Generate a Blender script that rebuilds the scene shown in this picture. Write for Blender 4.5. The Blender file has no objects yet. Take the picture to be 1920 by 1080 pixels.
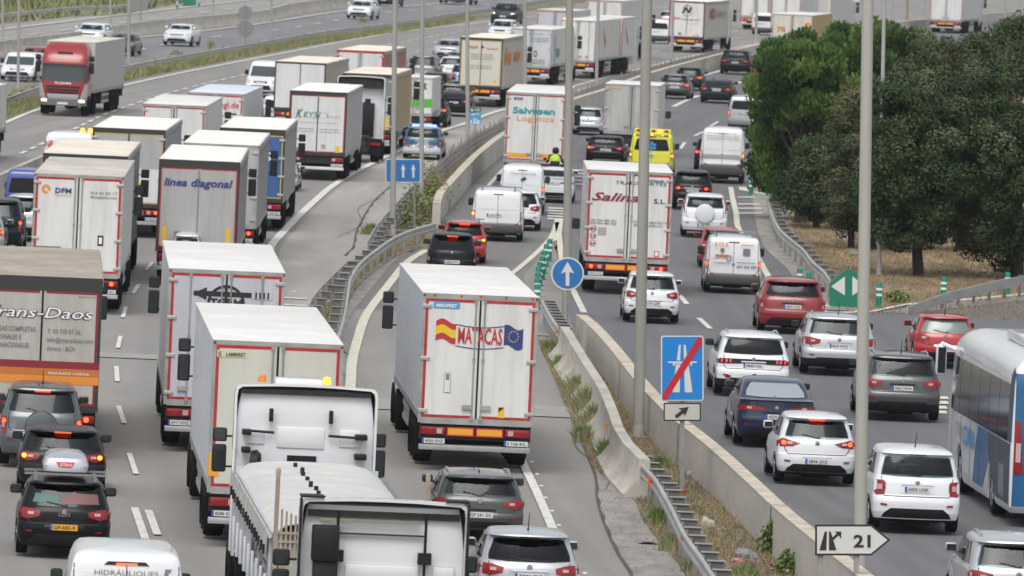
import bpy, bmesh, math, random
from mathutils import Vector
random.seed(7)
R_=random.Random(11)
# ---------------------------------------------------------------- camera, sky, sun
F=16500.; P=math.atan(791/F); H=math.cos(P)/.0746; ROLL=.045
sc=bpy.context.scene; col=sc.collection
cam=bpy.data.objects.new('camera',bpy.data.cameras.new('camera')); col.objects.link(cam); sc.camera=cam
cam.data.sensor_width=36; cam.data.lens=36*F/1920; cam.data.clip_start=1; cam.data.clip_end=6000
from mathutils import Matrix
fw=Vector((0,math.cos(P),-math.sin(P))); up0=Vector((0,math.sin(P),math.cos(P))); rt0=Vector((1,0,0))
rt=rt0*math.cos(ROLL)+up0*math.sin(ROLL); up=-rt0*math.sin(ROLL)+up0*math.cos(ROLL)
cam.matrix_world=Matrix(((rt.x,up.x,-fw.x,0),(rt.y,up.y,-fw.y,0),(rt.z,up.z,-fw.z,H),(0,0,0,1)))
cam.data.dof.use_dof=True; cam.data.dof.focus_distance=180; cam.data.dof.aperture_fstop=6.3
sc.render.resolution_x=1024; sc.render.resolution_y=576
W=bpy.data.worlds.new('World'); sc.world=W; W.use_nodes=True
nt=W.node_tree; bg=nt.nodes['Background']; sky=nt.nodes.new('ShaderNodeTexSky'); sky.sky_type='NISHITA'
SE,SR=math.radians(58),math.radians(192)
sky.sun_disc=False; sky.sun_elevation=SE; sky.sun_rotation=SR; sky.air_density=1.6; sky.dust_density=4; sky.ozone_density=1
hs=nt.nodes.new('ShaderNodeHueSaturation'); hs.inputs['Saturation'].default_value=.36
nt.links.new(sky.outputs[0],hs.inputs['Color']); nt.links.new(hs.outputs[0],bg.inputs[0]); bg.inputs[1].default_value=.145
sun=bpy.data.objects.new('sun',bpy.data.lights.new('sun','SUN')); col.objects.link(sun)
sun.data.energy=1.1; sun.data.angle=math.radians(35); sun.data.color=(1,.965,.92)
sd=Vector((math.sin(SR)*math.cos(SE),math.cos(SR)*math.cos(SE),math.sin(SE)))
sun.rotation_euler=sd.to_track_quat('Z','Y').to_euler()
sc.view_settings.view_transform='Standard'; sc.view_settings.look='None'; sc.view_settings.exposure=.14; sc.view_settings.gamma=1
# ---------------------------------------------------------------- picture point -> ground point
def G(x,y,h=0):
    dx,dy=x-960,y-540
    u=dx*math.cos(ROLL)+dy*math.sin(ROLL); v=-dx*math.sin(ROLL)+dy*math.cos(ROLL)
    z=(H-h)/(math.sin(P)+v/F*math.cos(P))
    return Vector((u/F*z, z*math.cos(P)-v/F*z*math.sin(P),h))
def proj(p):
    d=Vector(p)-Vector((0,0,H)); z=d.dot(fw)
    return 960+F*d.dot(rt)/z, 540-F*d.dot(up)/z
def SC(x,y): return F/(G(x,y)-Vector((0,0,H))).dot(fw)
def lerpt(t,x):
    if x<=t[0][0]: return t[0][1]+(x-t[0][0])*(t[1][1]-t[0][1])/(t[1][0]-t[0][0])*0
    for a,b in zip(t,t[1:]):
        if x<=b[0]: return a[1]+(x-a[0])*(b[1]-a[1])/(b[0]-a[0])
    return t[-1][1]
HD=[(120,-.075),(160,-.068),(200,-.052),(240,-.04),(270,-.015),(300,0),(340,.013),(380,.035),(403,.05),(440,.065),(487,.085),(543,.107),(565,.122),(650,.155),(800,.17),(1100,.19)]
def heading(Y): return lerpt(HD,Y)
# ---------------------------------------------------------------- materials
MATS={}
def mat(name,c=(.5,.5,.5),rough=.5,metal=0,noise=0,scale=(3,3,3),c2=None,coat=0,emit=0,bump=0,spec=.5,detail=4,lo=.35,hi=.65):
    if name in MATS: return MATS[name]
    m=bpy.data.materials.new(name); m.use_nodes=True; n=m.node_tree; b=n.nodes['Principled BSDF']
    b.inputs['Base Color'].default_value=(*c,1); b.inputs['Roughness'].default_value=rough; b.inputs['Metallic'].default_value=metal
    b.inputs['Coat Weight'].default_value=coat; b.inputs['Coat Roughness'].default_value=.04
    b.inputs['Specular IOR Level'].default_value=spec
    if emit: b.inputs['Emission Color'].default_value=(*c,1); b.inputs['Emission Strength'].default_value=emit
    if noise or c2:
        tc=n.nodes.new('ShaderNodeTexCoord'); mp=n.nodes.new('ShaderNodeMapping'); mp.inputs['Scale'].default_value=scale
        nz=n.nodes.new('ShaderNodeTexNoise'); nz.inputs['Scale'].default_value=1; nz.inputs['Detail'].default_value=detail; nz.inputs['Roughness'].default_value=.62
        n.links.new(tc.outputs['Object'],mp.inputs[0]); n.links.new(mp.outputs[0],nz.inputs['Vector'])
        rp=n.nodes.new('ShaderNodeValToRGB'); rp.color_ramp.elements[0].position=lo; rp.color_ramp.elements[1].position=hi
        cc=c2 if c2 else tuple(k*(1-noise) for k in c)
        rp.color_ramp.elements[0].color=(*cc,1); rp.color_ramp.elements[1].color=(*c,1)
        n.links.new(nz.outputs['Fac'],rp.inputs[0]); n.links.new(rp.outputs[0],b.inputs['Base Color'])
        if bump:
            bp=n.nodes.new('ShaderNodeBump'); bp.inputs['Strength'].default_value=bump; bp.inputs['Distance'].default_value=.02
            n.links.new(nz.outputs['Fac'],bp.inputs['Height']); n.links.new(bp.outputs[0],b.inputs['Normal'])
    MATS[name]=m; return m
def asphalt(name,c,c2,patch=.5):
    m=mat(name,c,.88,0); n=m.node_tree; b=n.nodes['Principled BSDF']; L=n.links
    tc=n.nodes.new('ShaderNodeTexCoord')
    def nz(scale,s3,detail=5):
        mp=n.nodes.new('ShaderNodeMapping'); mp.inputs['Scale'].default_value=s3; t=n.nodes.new('ShaderNodeTexNoise')
        t.inputs['Scale'].default_value=scale; t.inputs['Detail'].default_value=detail; t.inputs['Roughness'].default_value=.6
        L.new(tc.outputs['Object'],mp.inputs[0]); L.new(mp.outputs[0],t.inputs['Vector']); return t
    def mix(a,bb,fac,mode='MIX'):
        x=n.nodes.new('ShaderNodeMix'); x.data_type='RGBA'; x.blend_type=mode
        for k,v in ((0,fac),(6,a),(7,bb)):
            if hasattr(v,'links') or hasattr(v,'is_linked'): L.new(v,x.inputs[k])
            else: x.inputs[k].default_value=v if k==0 else (*v,1)
        return x.outputs[2]
    def ramp(src,a,bb):
        r=n.nodes.new('ShaderNodeMapRange'); r.inputs[1].default_value=a; r.inputs[2].default_value=bb; L.new(src,r.inputs[0]); return r.outputs[0]
    big=ramp(nz(1,(.35,.02,1)).outputs['Fac'],.35,.65)      # long wheel-track streaks
    mid=ramp(nz(1,(.25,.09,1)).outputs['Fac'],.4,.62)
    fine=ramp(nz(1,(9,4,9),3).outputs['Fac'],.3,.7)
    uv=n.nodes.new('ShaderNodeUVMap'); uv.uv_map='lane'; sx=n.nodes.new('ShaderNodeSeparateXYZ'); L.new(uv.outputs[0],sx.inputs[0])
    def mth(op,a,bv=0):
        x=n.nodes.new('ShaderNodeMath'); x.operation=op; L.new(a,x.inputs[0]); x.inputs[1].default_value=bv; return x.outputs[0]
    tr=ramp(mth('COSINE',mth('MULTIPLY',sx.outputs[0],4*math.pi)),.1,-1.0)       # two wheel tracks per lane
    oil=ramp(mth('COSINE',mth('MULTIPLY',sx.outputs[0],2*math.pi)),-.86,-1.0)    # drip line mid-lane
    o=mix(c,c2,big); o=mix(o,tuple(k*.84 for k in c2),n_m(n,L,tr,.5)); o=mix(o,tuple(k*.62 for k in c2),n_m(n,L,oil,.35)); o=mix(o,tuple(k*.86 for k in c2),n_m(n,L,mid,patch)); o=mix(o,tuple(min(1,k*1.25) for k in c),n_m(n,L,fine,.3))
    L.new(o,b.inputs['Base Color']); return m
def n_m(n,L,s,v):
    x=n.nodes.new('ShaderNodeMath'); x.operation='MULTIPLY'; L.new(s,x.inputs[0]); x.inputs[1].default_value=v; return x.outputs[0]
M_BLACK=mat('black_plastic',(.010,.010,.012),.5,spec=.35); M_RUB=mat('rubber',(.010,.010,.011),.85,spec=.2)
M_GLASS=mat('dark_glass',(.007,.009,.010),.07,0,spec=.24); M_GLASS2=mat('screen_glass',(.045,.06,.065),.1,0,spec=.6)
M_RED=mat('tail_red',(.26,.006,.010),.25,0,coat=.4); M_LIT=mat('brake_lit',(1,.07,.02),.4,0,emit=3.2); M_ORL=mat('amber_lit',(1,.30,.03),.4,0,emit=2.6)
M_CLEAR=mat('clear_lens',(.50,.36,.36),.2,.0,coat=.3); M_CHR=mat('chrome',(.7,.7,.72),.2,1); M_RIM=mat('rim_alloy',(.42,.43,.45),.35,.8)
M_MET=mat('galvanised',(.36,.36,.355),.55,.35,noise=.35,scale=(2,2,2)); M_DMET=mat('dark_chassis',(.022,.021,.021),.7,noise=.5,scale=(5,5,5))
M_PLATE=mat('plate_white',(.66,.67,.68),.45); M_PB=mat('plate_blue',(.03,.10,.42),.5); M_PY=mat('plate_yellow',(.75,.38,.03),.45); M_INK=mat('ink_black',(.02,.02,.025),.6)
M_REDT=mat('tape_red',(.52,.03,.028),.5,noise=.35,scale=(5,5,5),detail=6); M_ORB=mat('board_orange',(.80,.36,.03),.5); M_MIR=mat('mirror_glass',(.06,.07,.075),.06,.6)
M_GREY=mat('trim_grey',(.22,.22,.225),.5); M_ALU=mat('aluminium',(.50,.51,.52),.42,.45,noise=.15,scale=(1,1,6)); M_HEAD=mat('headlamp_lens',(.55,.57,.6),.12,.3,coat=.7)
M_HLIT=mat('headlamp_lit',(1,.85,.55),.3,emit=2.6); M_RIB=mat('board_dark',(.07,.07,.07),.6)
def paint(name,c,metal=0,rough=.32): return mat('paint_'+name,c,rough,metal,coat=.7 if max(c)>.05 else .16,spec=.45 if max(c)>.05 else .15,noise=.06,scale=(1.2,1.2,2.5))
PW=paint('white',(.74,.76,.79)); PK=paint('black',(.006,.0065,.008)); PS=paint('silver',(.42,.45,.49),.55); PG=paint('gunmetal',(.07,.077,.08),.4)
PR=paint('red',(.42,.018,.022)); PDR=paint('dark_red',(.24,.012,.014)); PN=paint('navy',(.010,.020,.065),.2); PB=paint('blue',(.04,.075,.30)); PDG=paint('green_black',(.010,.022,.022),.2)
PSG=paint('slate',(.10,.125,.14),.4); PY=paint('yellow',(.80,.78,.06)); PGR=paint('mid_grey',(.16,.155,.15),.5); PLB=paint('pale_blue',(.35,.48,.62),.2); PSI=paint('pearl',(.50,.52,.55),.4); PDK=paint('dark_grey',(.018,.02,.024),.2)
# ---------------------------------------------------------------- mesh helpers
class MB:
    def __init__(s): s.v=[]; s.f=[]; s.m=[]; s.sm=[]
    def add(s,vs,fs,m=0,smooth=False):
        o=len(s.v); s.v+= [tuple(p) for p in vs]
        for f in fs: s.f.append([o+i for i in f]); s.m.append(m); s.sm.append(smooth)
    def box(s,x0,x1,y0,y1,z0,z1,m=0,c=0):
        if c<=0:
            s.add([(x0,y0,z0),(x1,y0,z0),(x1,y1,z0),(x0,y1,z0),(x0,y0,z1),(x1,y0,z1),(x1,y1,z1),(x0,y1,z1)],
              [(0,3,2,1),(4,5,6,7),(0,1,5,4),(1,2,6,5),(2,3,7,6),(3,0,4,7)],m); return
        bm=bmesh.new(); bmesh.ops.create_cube(bm,size=1)
        for v in bm.verts: v.co=Vector(((x0+x1)/2+v.co.x*(x1-x0),(y0+y1)/2+v.co.y*(y1-y0),(z0+z1)/2+v.co.z*(z1-z0)))
        bmesh.ops.bevel(bm,geom=bm.edges[:],offset=c,segments=2,affect='EDGES',profile=.5)
        bm.verts.index_update(); s.add([v.co[:] for v in bm.verts],[[v.index for v in f.verts] for f in bm.faces],m,True); bm.free()
    def tube(s,a,b,r0,r1=None,n=8,m=0,cap=True):
        a=Vector(a);b=Vector(b); r1=r0 if r1 is None else r1; d=(b-a).normalized(); q=d.orthogonal().normalized(); w=d.cross(q)
        vs=[];
        for p,r in ((a,r0),(b,r1)):
            for i in range(n): t=2*math.pi*i/n; vs.append(p+q*math.cos(t)*r+w*math.sin(t)*r)
        s.add(vs,[(i,(i+1)%n,n+(i+1)%n,n+i) for i in range(n)],m,True)
        if cap: s.add(vs,[tuple(range(n-1,-1,-1)),tuple(range(n,2*n))],m)
    def lathe(s,prof,axis,c,n=16,m=0,smooth=True):   # prof (r,t) along axis
        c=Vector(c); ax={'x':Vector((1,0,0)),'y':Vector((0,1,0)),'z':Vector((0,0,1))}[axis]; q=ax.orthogonal().normalized(); w=ax.cross(q); vs=[]
        for r,t in prof:
            for i in range(n): a=2*math.pi*i/n; vs.append(c+ax*t+q*math.cos(a)*r+w*math.sin(a)*r)
        fs=[]
        for k in range(len(prof)-1):
            for i in range(n): fs.append((k*n+i,k*n+(i+1)%n,(k+1)*n+(i+1)%n,(k+1)*n+i))
        s.add(vs,fs,m,smooth)
    def sweep(s,pts,prof,m=0,smooth=False,closed=True):   # pts world, prof (lateral, up)
        vs=[];n=len(prof)
        for i,p in enumerate(pts):
            p=Vector(p); a=Vector(pts[max(0,i-1)]); b=Vector(pts[min(len(pts)-1,i+1)]); d=(b-a); d.z=0; d.normalize(); sx=Vector((d.y,-d.x,0))
            for l,u in prof: vs.append(p+sx*l+Vector((0,0,u)))
        fs=[];rng=n if closed else n-1
        for i in range(len(pts)-1):
            for j in range(rng): fs.append((i*n+j,i*n+(j+1)%n,(i+1)*n+(j+1)%n,(i+1)*n+j))
        if closed: fs+= [tuple(range(n-1,-1,-1)),tuple((len(pts)-1)*n+j for j in range(n))]
        s.add(vs,fs,m,smooth)
    def build(s,name,mats,parent=None,sharp=38,fixn=True):
        me=bpy.data.meshes.new(name); me.from_pydata(s.v,[],s.f)
        if not isinstance(mats,(list,tuple)): mats=[mats]
        for q in mats: me.materials.append(q)
        me.polygons.foreach_set('material_index',s.m); me.polygons.foreach_set('use_smooth',s.sm)
        if fixn and len(s.f)<4000:
            bm=bmesh.new(); bm.from_mesh(me); bmesh.ops.remove_doubles(bm,verts=bm.verts,dist=.0004); bmesh.ops.recalc_face_normals(bm,faces=bm.faces); bm.to_mesh(me); bm.free()
        if sharp: me.set_sharp_from_angle(angle=math.radians(sharp))
        me.update(); return link(name,me,parent)
def link(name,me,parent=None):
    o=bpy.data.objects.new(name,me); col.objects.link(o)
    if parent: o.parent=parent
    return o
def tag(o,label=None,cat=None,group=None,kind=None):
    if label: o['label']=label
    if cat: o['category']=cat
    if group: o['group']=group
    if kind: o['kind']=kind
    return o
def empty(name,loc,rz,label,cat,group=None):
    o=bpy.data.objects.new(name,None); col.objects.link(o); o.location=loc; o.rotation_euler=(0,0,rz); o.empty_display_size=.3
    return tag(o,label,cat,group)
TXT={}
def text_raw(t,bold=.0,shear=0):
    k=(t,bold,shear)
    if k in TXT: return TXT[k]
    c=bpy.data.curves.new('t','FONT'); c.body=t; c.offset=bold; c.shear=shear; c.resolution_u=2; c.size=1
    o=bpy.data.objects.new('t',c); me=bpy.data.meshes.new_from_object(o)
    vs=[v.co[:] for v in me.vertices]; fs=[tuple(p.vertices) for p in me.polygons]
    bpy.data.objects.remove(o); bpy.data.curves.remove(c); bpy.data.meshes.remove(me)
    TXT[k]=(vs,fs); return TXT[k]
def text(mb,t,x0,x1,z,h,y,m=0,bold=.01,shear=0,axis='rear',fit=True):
    """letters h tall, baseline z, spanning x0..x1 on the plane y (seen from behind)."""
    vs,fs=text_raw(t,bold,shear)
    if not vs: return
    ax=min(v[0] for v in vs); bx=max(v[0] for v in vs); hh=.72
    sx=(x1-x0)/(bx-ax); sz=h/hh
    def T(v):
        a=x0+(v[0]-ax)*sx; b=z+v[1]*sz
        return (a,y,b) if axis=='rear' else ((y,a,b) if axis=='right' else ((y,-a,b)))
    if axis=='left': 
        def T(v): a=x1-(v[0]-ax)*sx; return (y,a,z+v[1]*sz)
    mb.add([T(v) for v in vs],fs,m)
def ctext(mb,t,xc,z,h,y,m=0,bold=.01,shear=0,wk=.62,axis='rear'):
    w=len(t)*h*wk; text(mb,t,xc-w/2,xc+w/2,z,h,y,m,bold,shear,axis)
def crack(pts): return pts
# wheels --------------------------------------------------------
WC={}
def wheel_mesh(r,w):
    k=(round(r,2),round(w,2))
    if k not in WC:
        t=MB(); t.lathe([(r*.62,-w/2),(r*.93,-w/2),(r,-w*.36),(r,w*.36),(r*.93,w/2),(r*.62,w/2)],'x',(0,0,0),20)
        a=t.build('wheel',M_RUB); me=a.data; bpy.data.objects.remove(a)
        t=MB(); t.lathe([(0.001,w*.38),(r*.15,w*.40),(r*.18,w*.30),(r*.55,w*.42),(r*.63,w*.5)],'x',(0,0,0),16)
        t.lathe([(0.001,-w*.38),(r*.15,-w*.40),(r*.18,-w*.30),(r*.55,-w*.42),(r*.63,-w*.5)],'x',(0,0,0),16)
        for i in range(5):
            an=i*math.tau/5
            for sgn in (1,-1): t.tube((sgn*w*.44,0,0),(sgn*w*.46,math.cos(an)*r*.6,math.sin(an)*r*.6),r*.07,n=4)
        a=t.build('rim',M_RIM); mr=a.data; bpy.data.objects.remove(a); WC[k]=(me,mr)
    return WC[k]
def wheel(parent,x,y,r,w,rim=True):
    a,b=wheel_mesh(r,w); o=link('wheel',a,parent); o.location=(x,y,r)
    if rim: link('rim',b,o)
    return o
# ---------------------------------------------------------------- bodies made of stacked outlines
XS=[-1,-.992,-.97,-.93,-.86,-.75,-.6,-.4,-.2,0,.2,.4,.6,.75,.86,.93,.97,.992,1]
FS=[1,.97,.9,.75,.5,.2,-.2,-.5,-.75,-.9,-.97,-1]
class Body:
    """levels: (z, yrear, yfront, halfwidth)"""
    def __init__(s,levels,axles,ra,rc=.3,rf=.45,bow=.05,n=4.5,pr=.97,pf=.93,xz=(),win=None):
        s.ax=axles; s.ra=ra; s.rc=rc; s.rf=rf; s.bow=bow; s.n=n; s.pr=pr; s.pf=pf; s.win=win
        lv=sorted(levels); zs=[l[0] for l in lv]; extra=[]
        if ra:
            zt=ra[0]; R=ra[1]
            for k in (0.25,.55,.8,.93,.985,1.0): extra.append(zt+R*k)
            for z in extra:
                if zs[0]<z<zs[-1] and min(abs(z-q) for q in zs)>.012: pass
                elif zs[0]<z<zs[-1]:
                    j=min(range(len(zs)),key=lambda q:abs(z-zs[q])); 
                    if abs(k-1)<1e-6: pass
        s.base=lv
        zz=sorted(set([round(q,4) for q in zs]+[round(z,4) for z in extra if zs[0]<z<zs[-1]]+[round(z,4) for z in xz]))
        s.lv=[(z,)+s.at(z) for z in zz]
    def at(s,z):
        b=s.base
        if z<=b[0][0]: return b[0][1:]
        for p,q in zip(b,b[1:]):
            if z<=q[0]:
                t=(z-p[0])/(q[0]-p[0]); return tuple(p[i]+(q[i]-p[i])*t for i in (1,2,3))
        return b[-1][1:]
    def prof(s,x): x=min(abs(x),1); return 1-(1-x**s.n)**(1/s.n)
    def rear(s,x,z):
        yr,yf,w=s.at(z); q=min(abs(x)/(w*s.pr),.9995); return yr+s.bow*q*q+s.rc*s.prof(q)
    def front(s,x,z):
        yr,yf,w=s.at(z); q=min(abs(x)/(w*s.pf),.9995); return yf-s.bow*1.6*q*q-s.rf*s.prof(q)
    def side(s,y,z):
        yr,yf,w=s.at(z); a=yr+s.bow+s.rc; b=yf-s.bow*1.6-s.rf
        f=s.pr+(1-s.pr)*min(1,max(0,(y-a)/.7)) if y<(a+b)/2 else s.pf+(1-s.pf)*min(1,max(0,(b-y)/1.2))
        return w*f
    def build(s,name,mats,parent,cap=.02,split=None):
        mb=MB(); loops=[]
        for z,yr,yf,w in s.lv:
            L=[(w*s.pr*q,yr+s.bow*q*q+s.rc*s.prof(q),z) for q in XS]
            a=yr+s.bow+s.rc; b=yf-s.bow*1.6-s.rf
            ys=[]
            if s.ra:
                zc,R=s.ra
                for ay in s.ax:
                    c=math.sqrt(max(0,R*R-max(0,z-zc)**2)) if z<zc+R-1e-4 else 0
                    lo=min(max(ay-c,a+.01),b); hi=min(max(ay+c,a+.02),b-.01); ins=.2 if c>.001 else 0
                    ys+=[(lo,0),(lo,ins),(min(max(ay,lo),hi),ins),(hi,ins),(hi,0)]
                mid=(ys[4][0]+ys[5][0])/2; ys=ys[:5]+[(mid,0)]+ys[5:]
            else: ys=[(a+(b-a)*t,0) for t in (.25,.5,.75)]
            R1=[(s.side(y,z)-i,y,z) for y,i in ys]
            Fr=[(w*s.pf*q,yf-s.bow*1.6*q*q-s.rf*s.prof(q),z) for q in FS]
            L+=R1+Fr+[(-x,y,zz) for x,y,zz in reversed(R1)]
            loops.append(L)
        n=len(loops[0]); vs=[p for L in loops for p in L]; fs=[]; dark=[]
        for k in range(len(loops)-1):
            for i in range(n):
                if s.win:
                    z0_,z1_=s.lv[k][0],s.lv[k+1][0]; nf=len(loops[0])-len(FS); a_=None
                    if z0_>=s.win[0]-1e-3 and z1_<=s.win[1]+1e-3:
                        nr=len(XS); ns=(n-nr-len(FS))//2
                        if i<nr-1: a_=max(abs(XS[i]),abs(XS[i+1]))
                        elif nr+ns<=i<nr+ns+len(FS)-1: a_=max(abs(FS[i-nr-ns]),abs(FS[i-nr-ns+1]))
                    if a_ is not None and a_<=.76: continue
                    if a_ is not None and a_<=.87: dark.append(len(fs))
                fs.append((k*n+i,k*n+(i+1)%n,(k+1)*n+(i+1)%n,(k+1)*n+i))
        top=loops[-1]; cx=sum(p[0] for p in top)/n; cy=(s.lv[-1][1]+s.lv[-1][2])/2
        o=len(vs); inner=[(p[0]*.55,cy+(p[1]-cy)*.7,p[2]+cap) for p in top]; vs+=inner
        b=(len(loops)-1)*n
        for i in range(n): fs.append((b+i,b+(i+1)%n,o+(i+1)%n,o+i))
        c=len(vs); vs.append((0,cy,top[0][2]+cap*1.4))
        for i in range(n): fs.append((o+i,o+(i+1)%n,c))
        fs.append(tuple(range(n-1,-1,-1)))
        mb.add(vs,fs,0,True)
        if split is not None:
            for i,f in enumerate(mb.f):
                if max(vs[j][2] for j in f)<=split+1e-3: mb.m[i]=1
            for i in dark: mb.m[i]=1
        return mb.build(name,mats,parent,sharp=32)
    def patch(s,name,view,poly,m,parent,off=.009,depth=.02,step=(.1,.07),mirror=False):
        bm=bmesh.new(); f=bm.faces.new([bm.verts.new((p[0],0,p[1])) for p in poly])
        a0=min(p[0] for p in poly);a1=max(p[0] for p in poly);b0=min(p[1] for p in poly);b1=max(p[1] for p in poly)
        for ax,lo,hi,st in ((0,a0,a1,step[0]),(2,b0,b1,step[1])):
            k=int((hi-lo)/st)
            for i in range(1,k+1):
                t=lo+(hi-lo)*i/(k+1); co=Vector((t,0,0)) if ax==0 else Vector((0,0,t)); no=Vector((1,0,0)) if ax==0 else Vector((0,0,1))
                bmesh.ops.bisect_plane(bm,geom=bm.verts[:]+bm.edges[:]+bm.faces[:],plane_co=co,plane_no=no)
        bm.verts.index_update(); bm.edges.ensure_lookup_table()
        flat=[(v.co.x,v.co.z) for v in bm.verts]; faces=[[v.index for v in f.verts] for f in bm.faces]
        be=[(e.verts[0].index,e.verts[1].index) for e in bm.edges if len(e.link_faces)==1]; bm.free()
        def T(a,b,o):
            if view=='rear': return (a,s.rear(a,b)-o,b)
            if view=='front': return (a,s.front(a,b)+o,b)
            if view=='right': return (s.side(a,b)+o,a,b)
            return (-s.side(a,b)-o,a,b)
        vs=[T(a,b,off) for a,b in flat]+[T(a,b,off-depth) for a,b in flat]; n=len(flat)
        fs=list(faces)+[(i,j,n+j,n+i) for i,j in be]
        mb=MB(); mb.add(vs,fs,0,True); return mb.build(name,m,parent,sharp=40)
def mirp(poly): return [(-x,z) for x,z in reversed(poly)]
# style: levels as (z/H, yr, front inset, w/halfwidth)
ST={
'hatch':dict(H=1.46,L=4.1,lv=[(.13,.2,.2,.88),(.18,.06,.06,.95),(.26,.01,0,.99),(.37,0,0,1),(.43,.02,.01,1),(.46,.07,.05,.995),(.57,.085,.3,.985),(.63,.12,.75,.965),(.665,.17,1.1,.94),(.78,.28,1.38,.885),(.90,.40,1.62,.82),(.945,.44,1.72,.80),(.955,.30,1.75,.79),(.975,.32,1.8,.765),(.99,.40,1.9,.71),(1.0,.55,2.05,.61)],ro=.78,fo=.85,r=.31,belt=.67,gt=.925,gw=.80,gtw=.70),
'suv':dict(H=1.62,L=4.4,lv=[(.13,.22,.2,.88),(.17,.08,.06,.95),(.25,.01,0,.985),(.38,0,0,1),(.43,.03,.02,1),(.46,.07,.05,.995),(.60,.09,.2,.985),(.64,.12,.5,.97),(.675,.16,1.05,.945),(.78,.24,1.33,.895),(.90,.34,1.58,.84),(.94,.38,1.68,.82),(.95,.26,1.7,.81),(.97,.28,1.75,.785),(.988,.36,1.85,.74),(1.0,.52,2.0,.64)],ro=.85,fo=.88,r=.345,belt=.68,gt=.92,gw=.80,gtw=.72),
'sedan':dict(H=1.44,L=4.7,lv=[(.13,.2,.2,.88),(.18,.06,.06,.95),(.28,.01,0,.99),(.42,0,0,1),(.48,.03,.03,1),(.60,.05,.4,.985),(.70,.06,.9,.96),(.72,.02,1.1,.945),(.728,.12,1.15,.94),(.735,.50,1.2,.90),(.82,.75,1.42,.865),(.93,1.12,1.75,.80),(.97,1.3,1.85,.76),(.99,1.5,1.95,.71),(1.0,1.7,2.1,.62)],ro=1.05,fo=.9,r=.33,belt=.75,gt=.945,gw=.74,gtw=.64),
'van':dict(H=1.92,L=4.9,lv=[(.11,.16,.2,.88),(.15,.05,.05,.95),(.2,.0,0,.985),(.30,0,0,1),(.34,.05,.02,1),(.45,.06,.15,1),(.53,.06,.5,.995),(.58,.065,.95,.985),(.70,.085,1.2,.955),(.86,.12,1.5,.915),(.93,.15,1.65,.885),(.965,.19,1.72,.85),(.985,.25,1.8,.79),(1.0,.42,2.0,.68)],ro=.85,fo=.9,r=.33,belt=.56,gt=.86,gw=.80,gtw=.74),
}
def place(px,py,ax,onc=False,dm=0):
    g=G(px,py); m=heading(g.y)+dm; rz=-math.atan(m)+(math.pi if onc else 0)
    d=Vector((math.sin(-rz) ,math.cos(rz),0)); d=Vector((-math.sin(rz),math.cos(rz),0))
    return g-d*ax+Vector((0,0,.045)),rz
SEAT=mat('seat_cloth',(.03,.03,.033),.9)
PLATEN=['4127 HKD','8351 JBL','0946 GTS','3372 KMN','7710 LCV','5283 FRT','1694 DXB','9025 HPG','6438 KTL','2206 JRC']
pc=[0]
def plate(t,x,y,z,w=.52,h=.11,txt=None,yellow=False,detail=True):
    b=MB(); b.box(x-w/2,x+w/2,y-.012,y+.02,z-h/2,z+h/2,0); o=b.build('number_plate',M_PY if yellow else M_PLATE,t)
    if detail:
        b=MB(); text(b,txt,x-w/2+.07,x+w/2-.03,z-h*.30,h*.62,y-.015,0,.015); b.build('characters',M_INK,o)
        b=MB(); b.box(x-w/2,x-w/2+.045,y-.014,y,z-h/2,z+h/2); b.build('country_band',M_PB,o)
    return o
TL={ # tail light polygons: x fraction of half width, z fraction of H
'corner':[(.50,.60),(.52,.535),(.74,.50),(.97,.52),(.985,.60),(.93,.64),(.72,.635)],
'wedge':[(.42,.60),(.60,.555),(.975,.535),(.985,.615),(.85,.66),(.62,.63)],
'square':[(.70,.53),(.73,.46),(.90,.45),(.96,.50),(.955,.60),(.92,.63),(.74,.63),(.70,.60)],
'tall':[(.84,.62),(.84,.40),(.97,.40),(.985,.62)],
'vtall':[(.875,.58),(.875,.33),(.975,.33),(.975,.60)],
'upright':[(.80,.90),(.86,.72),(.84,.58),(.96,.56),(.955,.70),(.90,.84)],
'slim':[(.30,.565),(.32,.53),(.95,.52),(.98,.56),(.97,.595),(.6,.59)],
'round':[(.62,.62),(.60,.56),(.70,.50),(.92,.50),(.97,.56),(.94,.63),(.78,.655)],
}
def clearglass(name,tint):
    m=bpy.data.materials.new(name); m.use_nodes=True; n=m.node_tree; n.nodes.remove(n.nodes['Principled BSDF']); L=n.links
    tr=n.nodes.new('ShaderNodeBsdfTransparent'); tr.inputs[0].default_value=(*tint,1); gl=n.nodes.new('ShaderNodeBsdfGlossy'); gl.inputs['Roughness'].default_value=.05; gl.inputs[0].default_value=(.9,.95,1,1)
    fr=n.nodes.new('ShaderNodeFresnel'); fr.inputs[0].default_value=1.42; mx=n.nodes.new('ShaderNodeMixShader'); L.new(fr.outputs[0],mx.inputs[0]); L.new(tr.outputs[0],mx.inputs[1]); L.new(gl.outputs[0],mx.inputs[2]); L.new(mx.outputs[0],n.nodes['Material Output'].inputs[0]); MATS[name]=m; return m
G_CL=clearglass('window_clear',(.62,.70,.68)); G_MID=clearglass('window_green',(.42,.50,.48)); G_PRV=clearglass('window_privacy',(.16,.17,.18))
GLV=[G_MID,G_CL,G_PRV,G_MID]
OLD=[M_GLASS,mat('tinted_glass',(.014,.026,.026),.07,0,spec=.32),mat('grey_glass',(.022,.025,.028),.07,0,spec=.36),M_GLASS]
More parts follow.
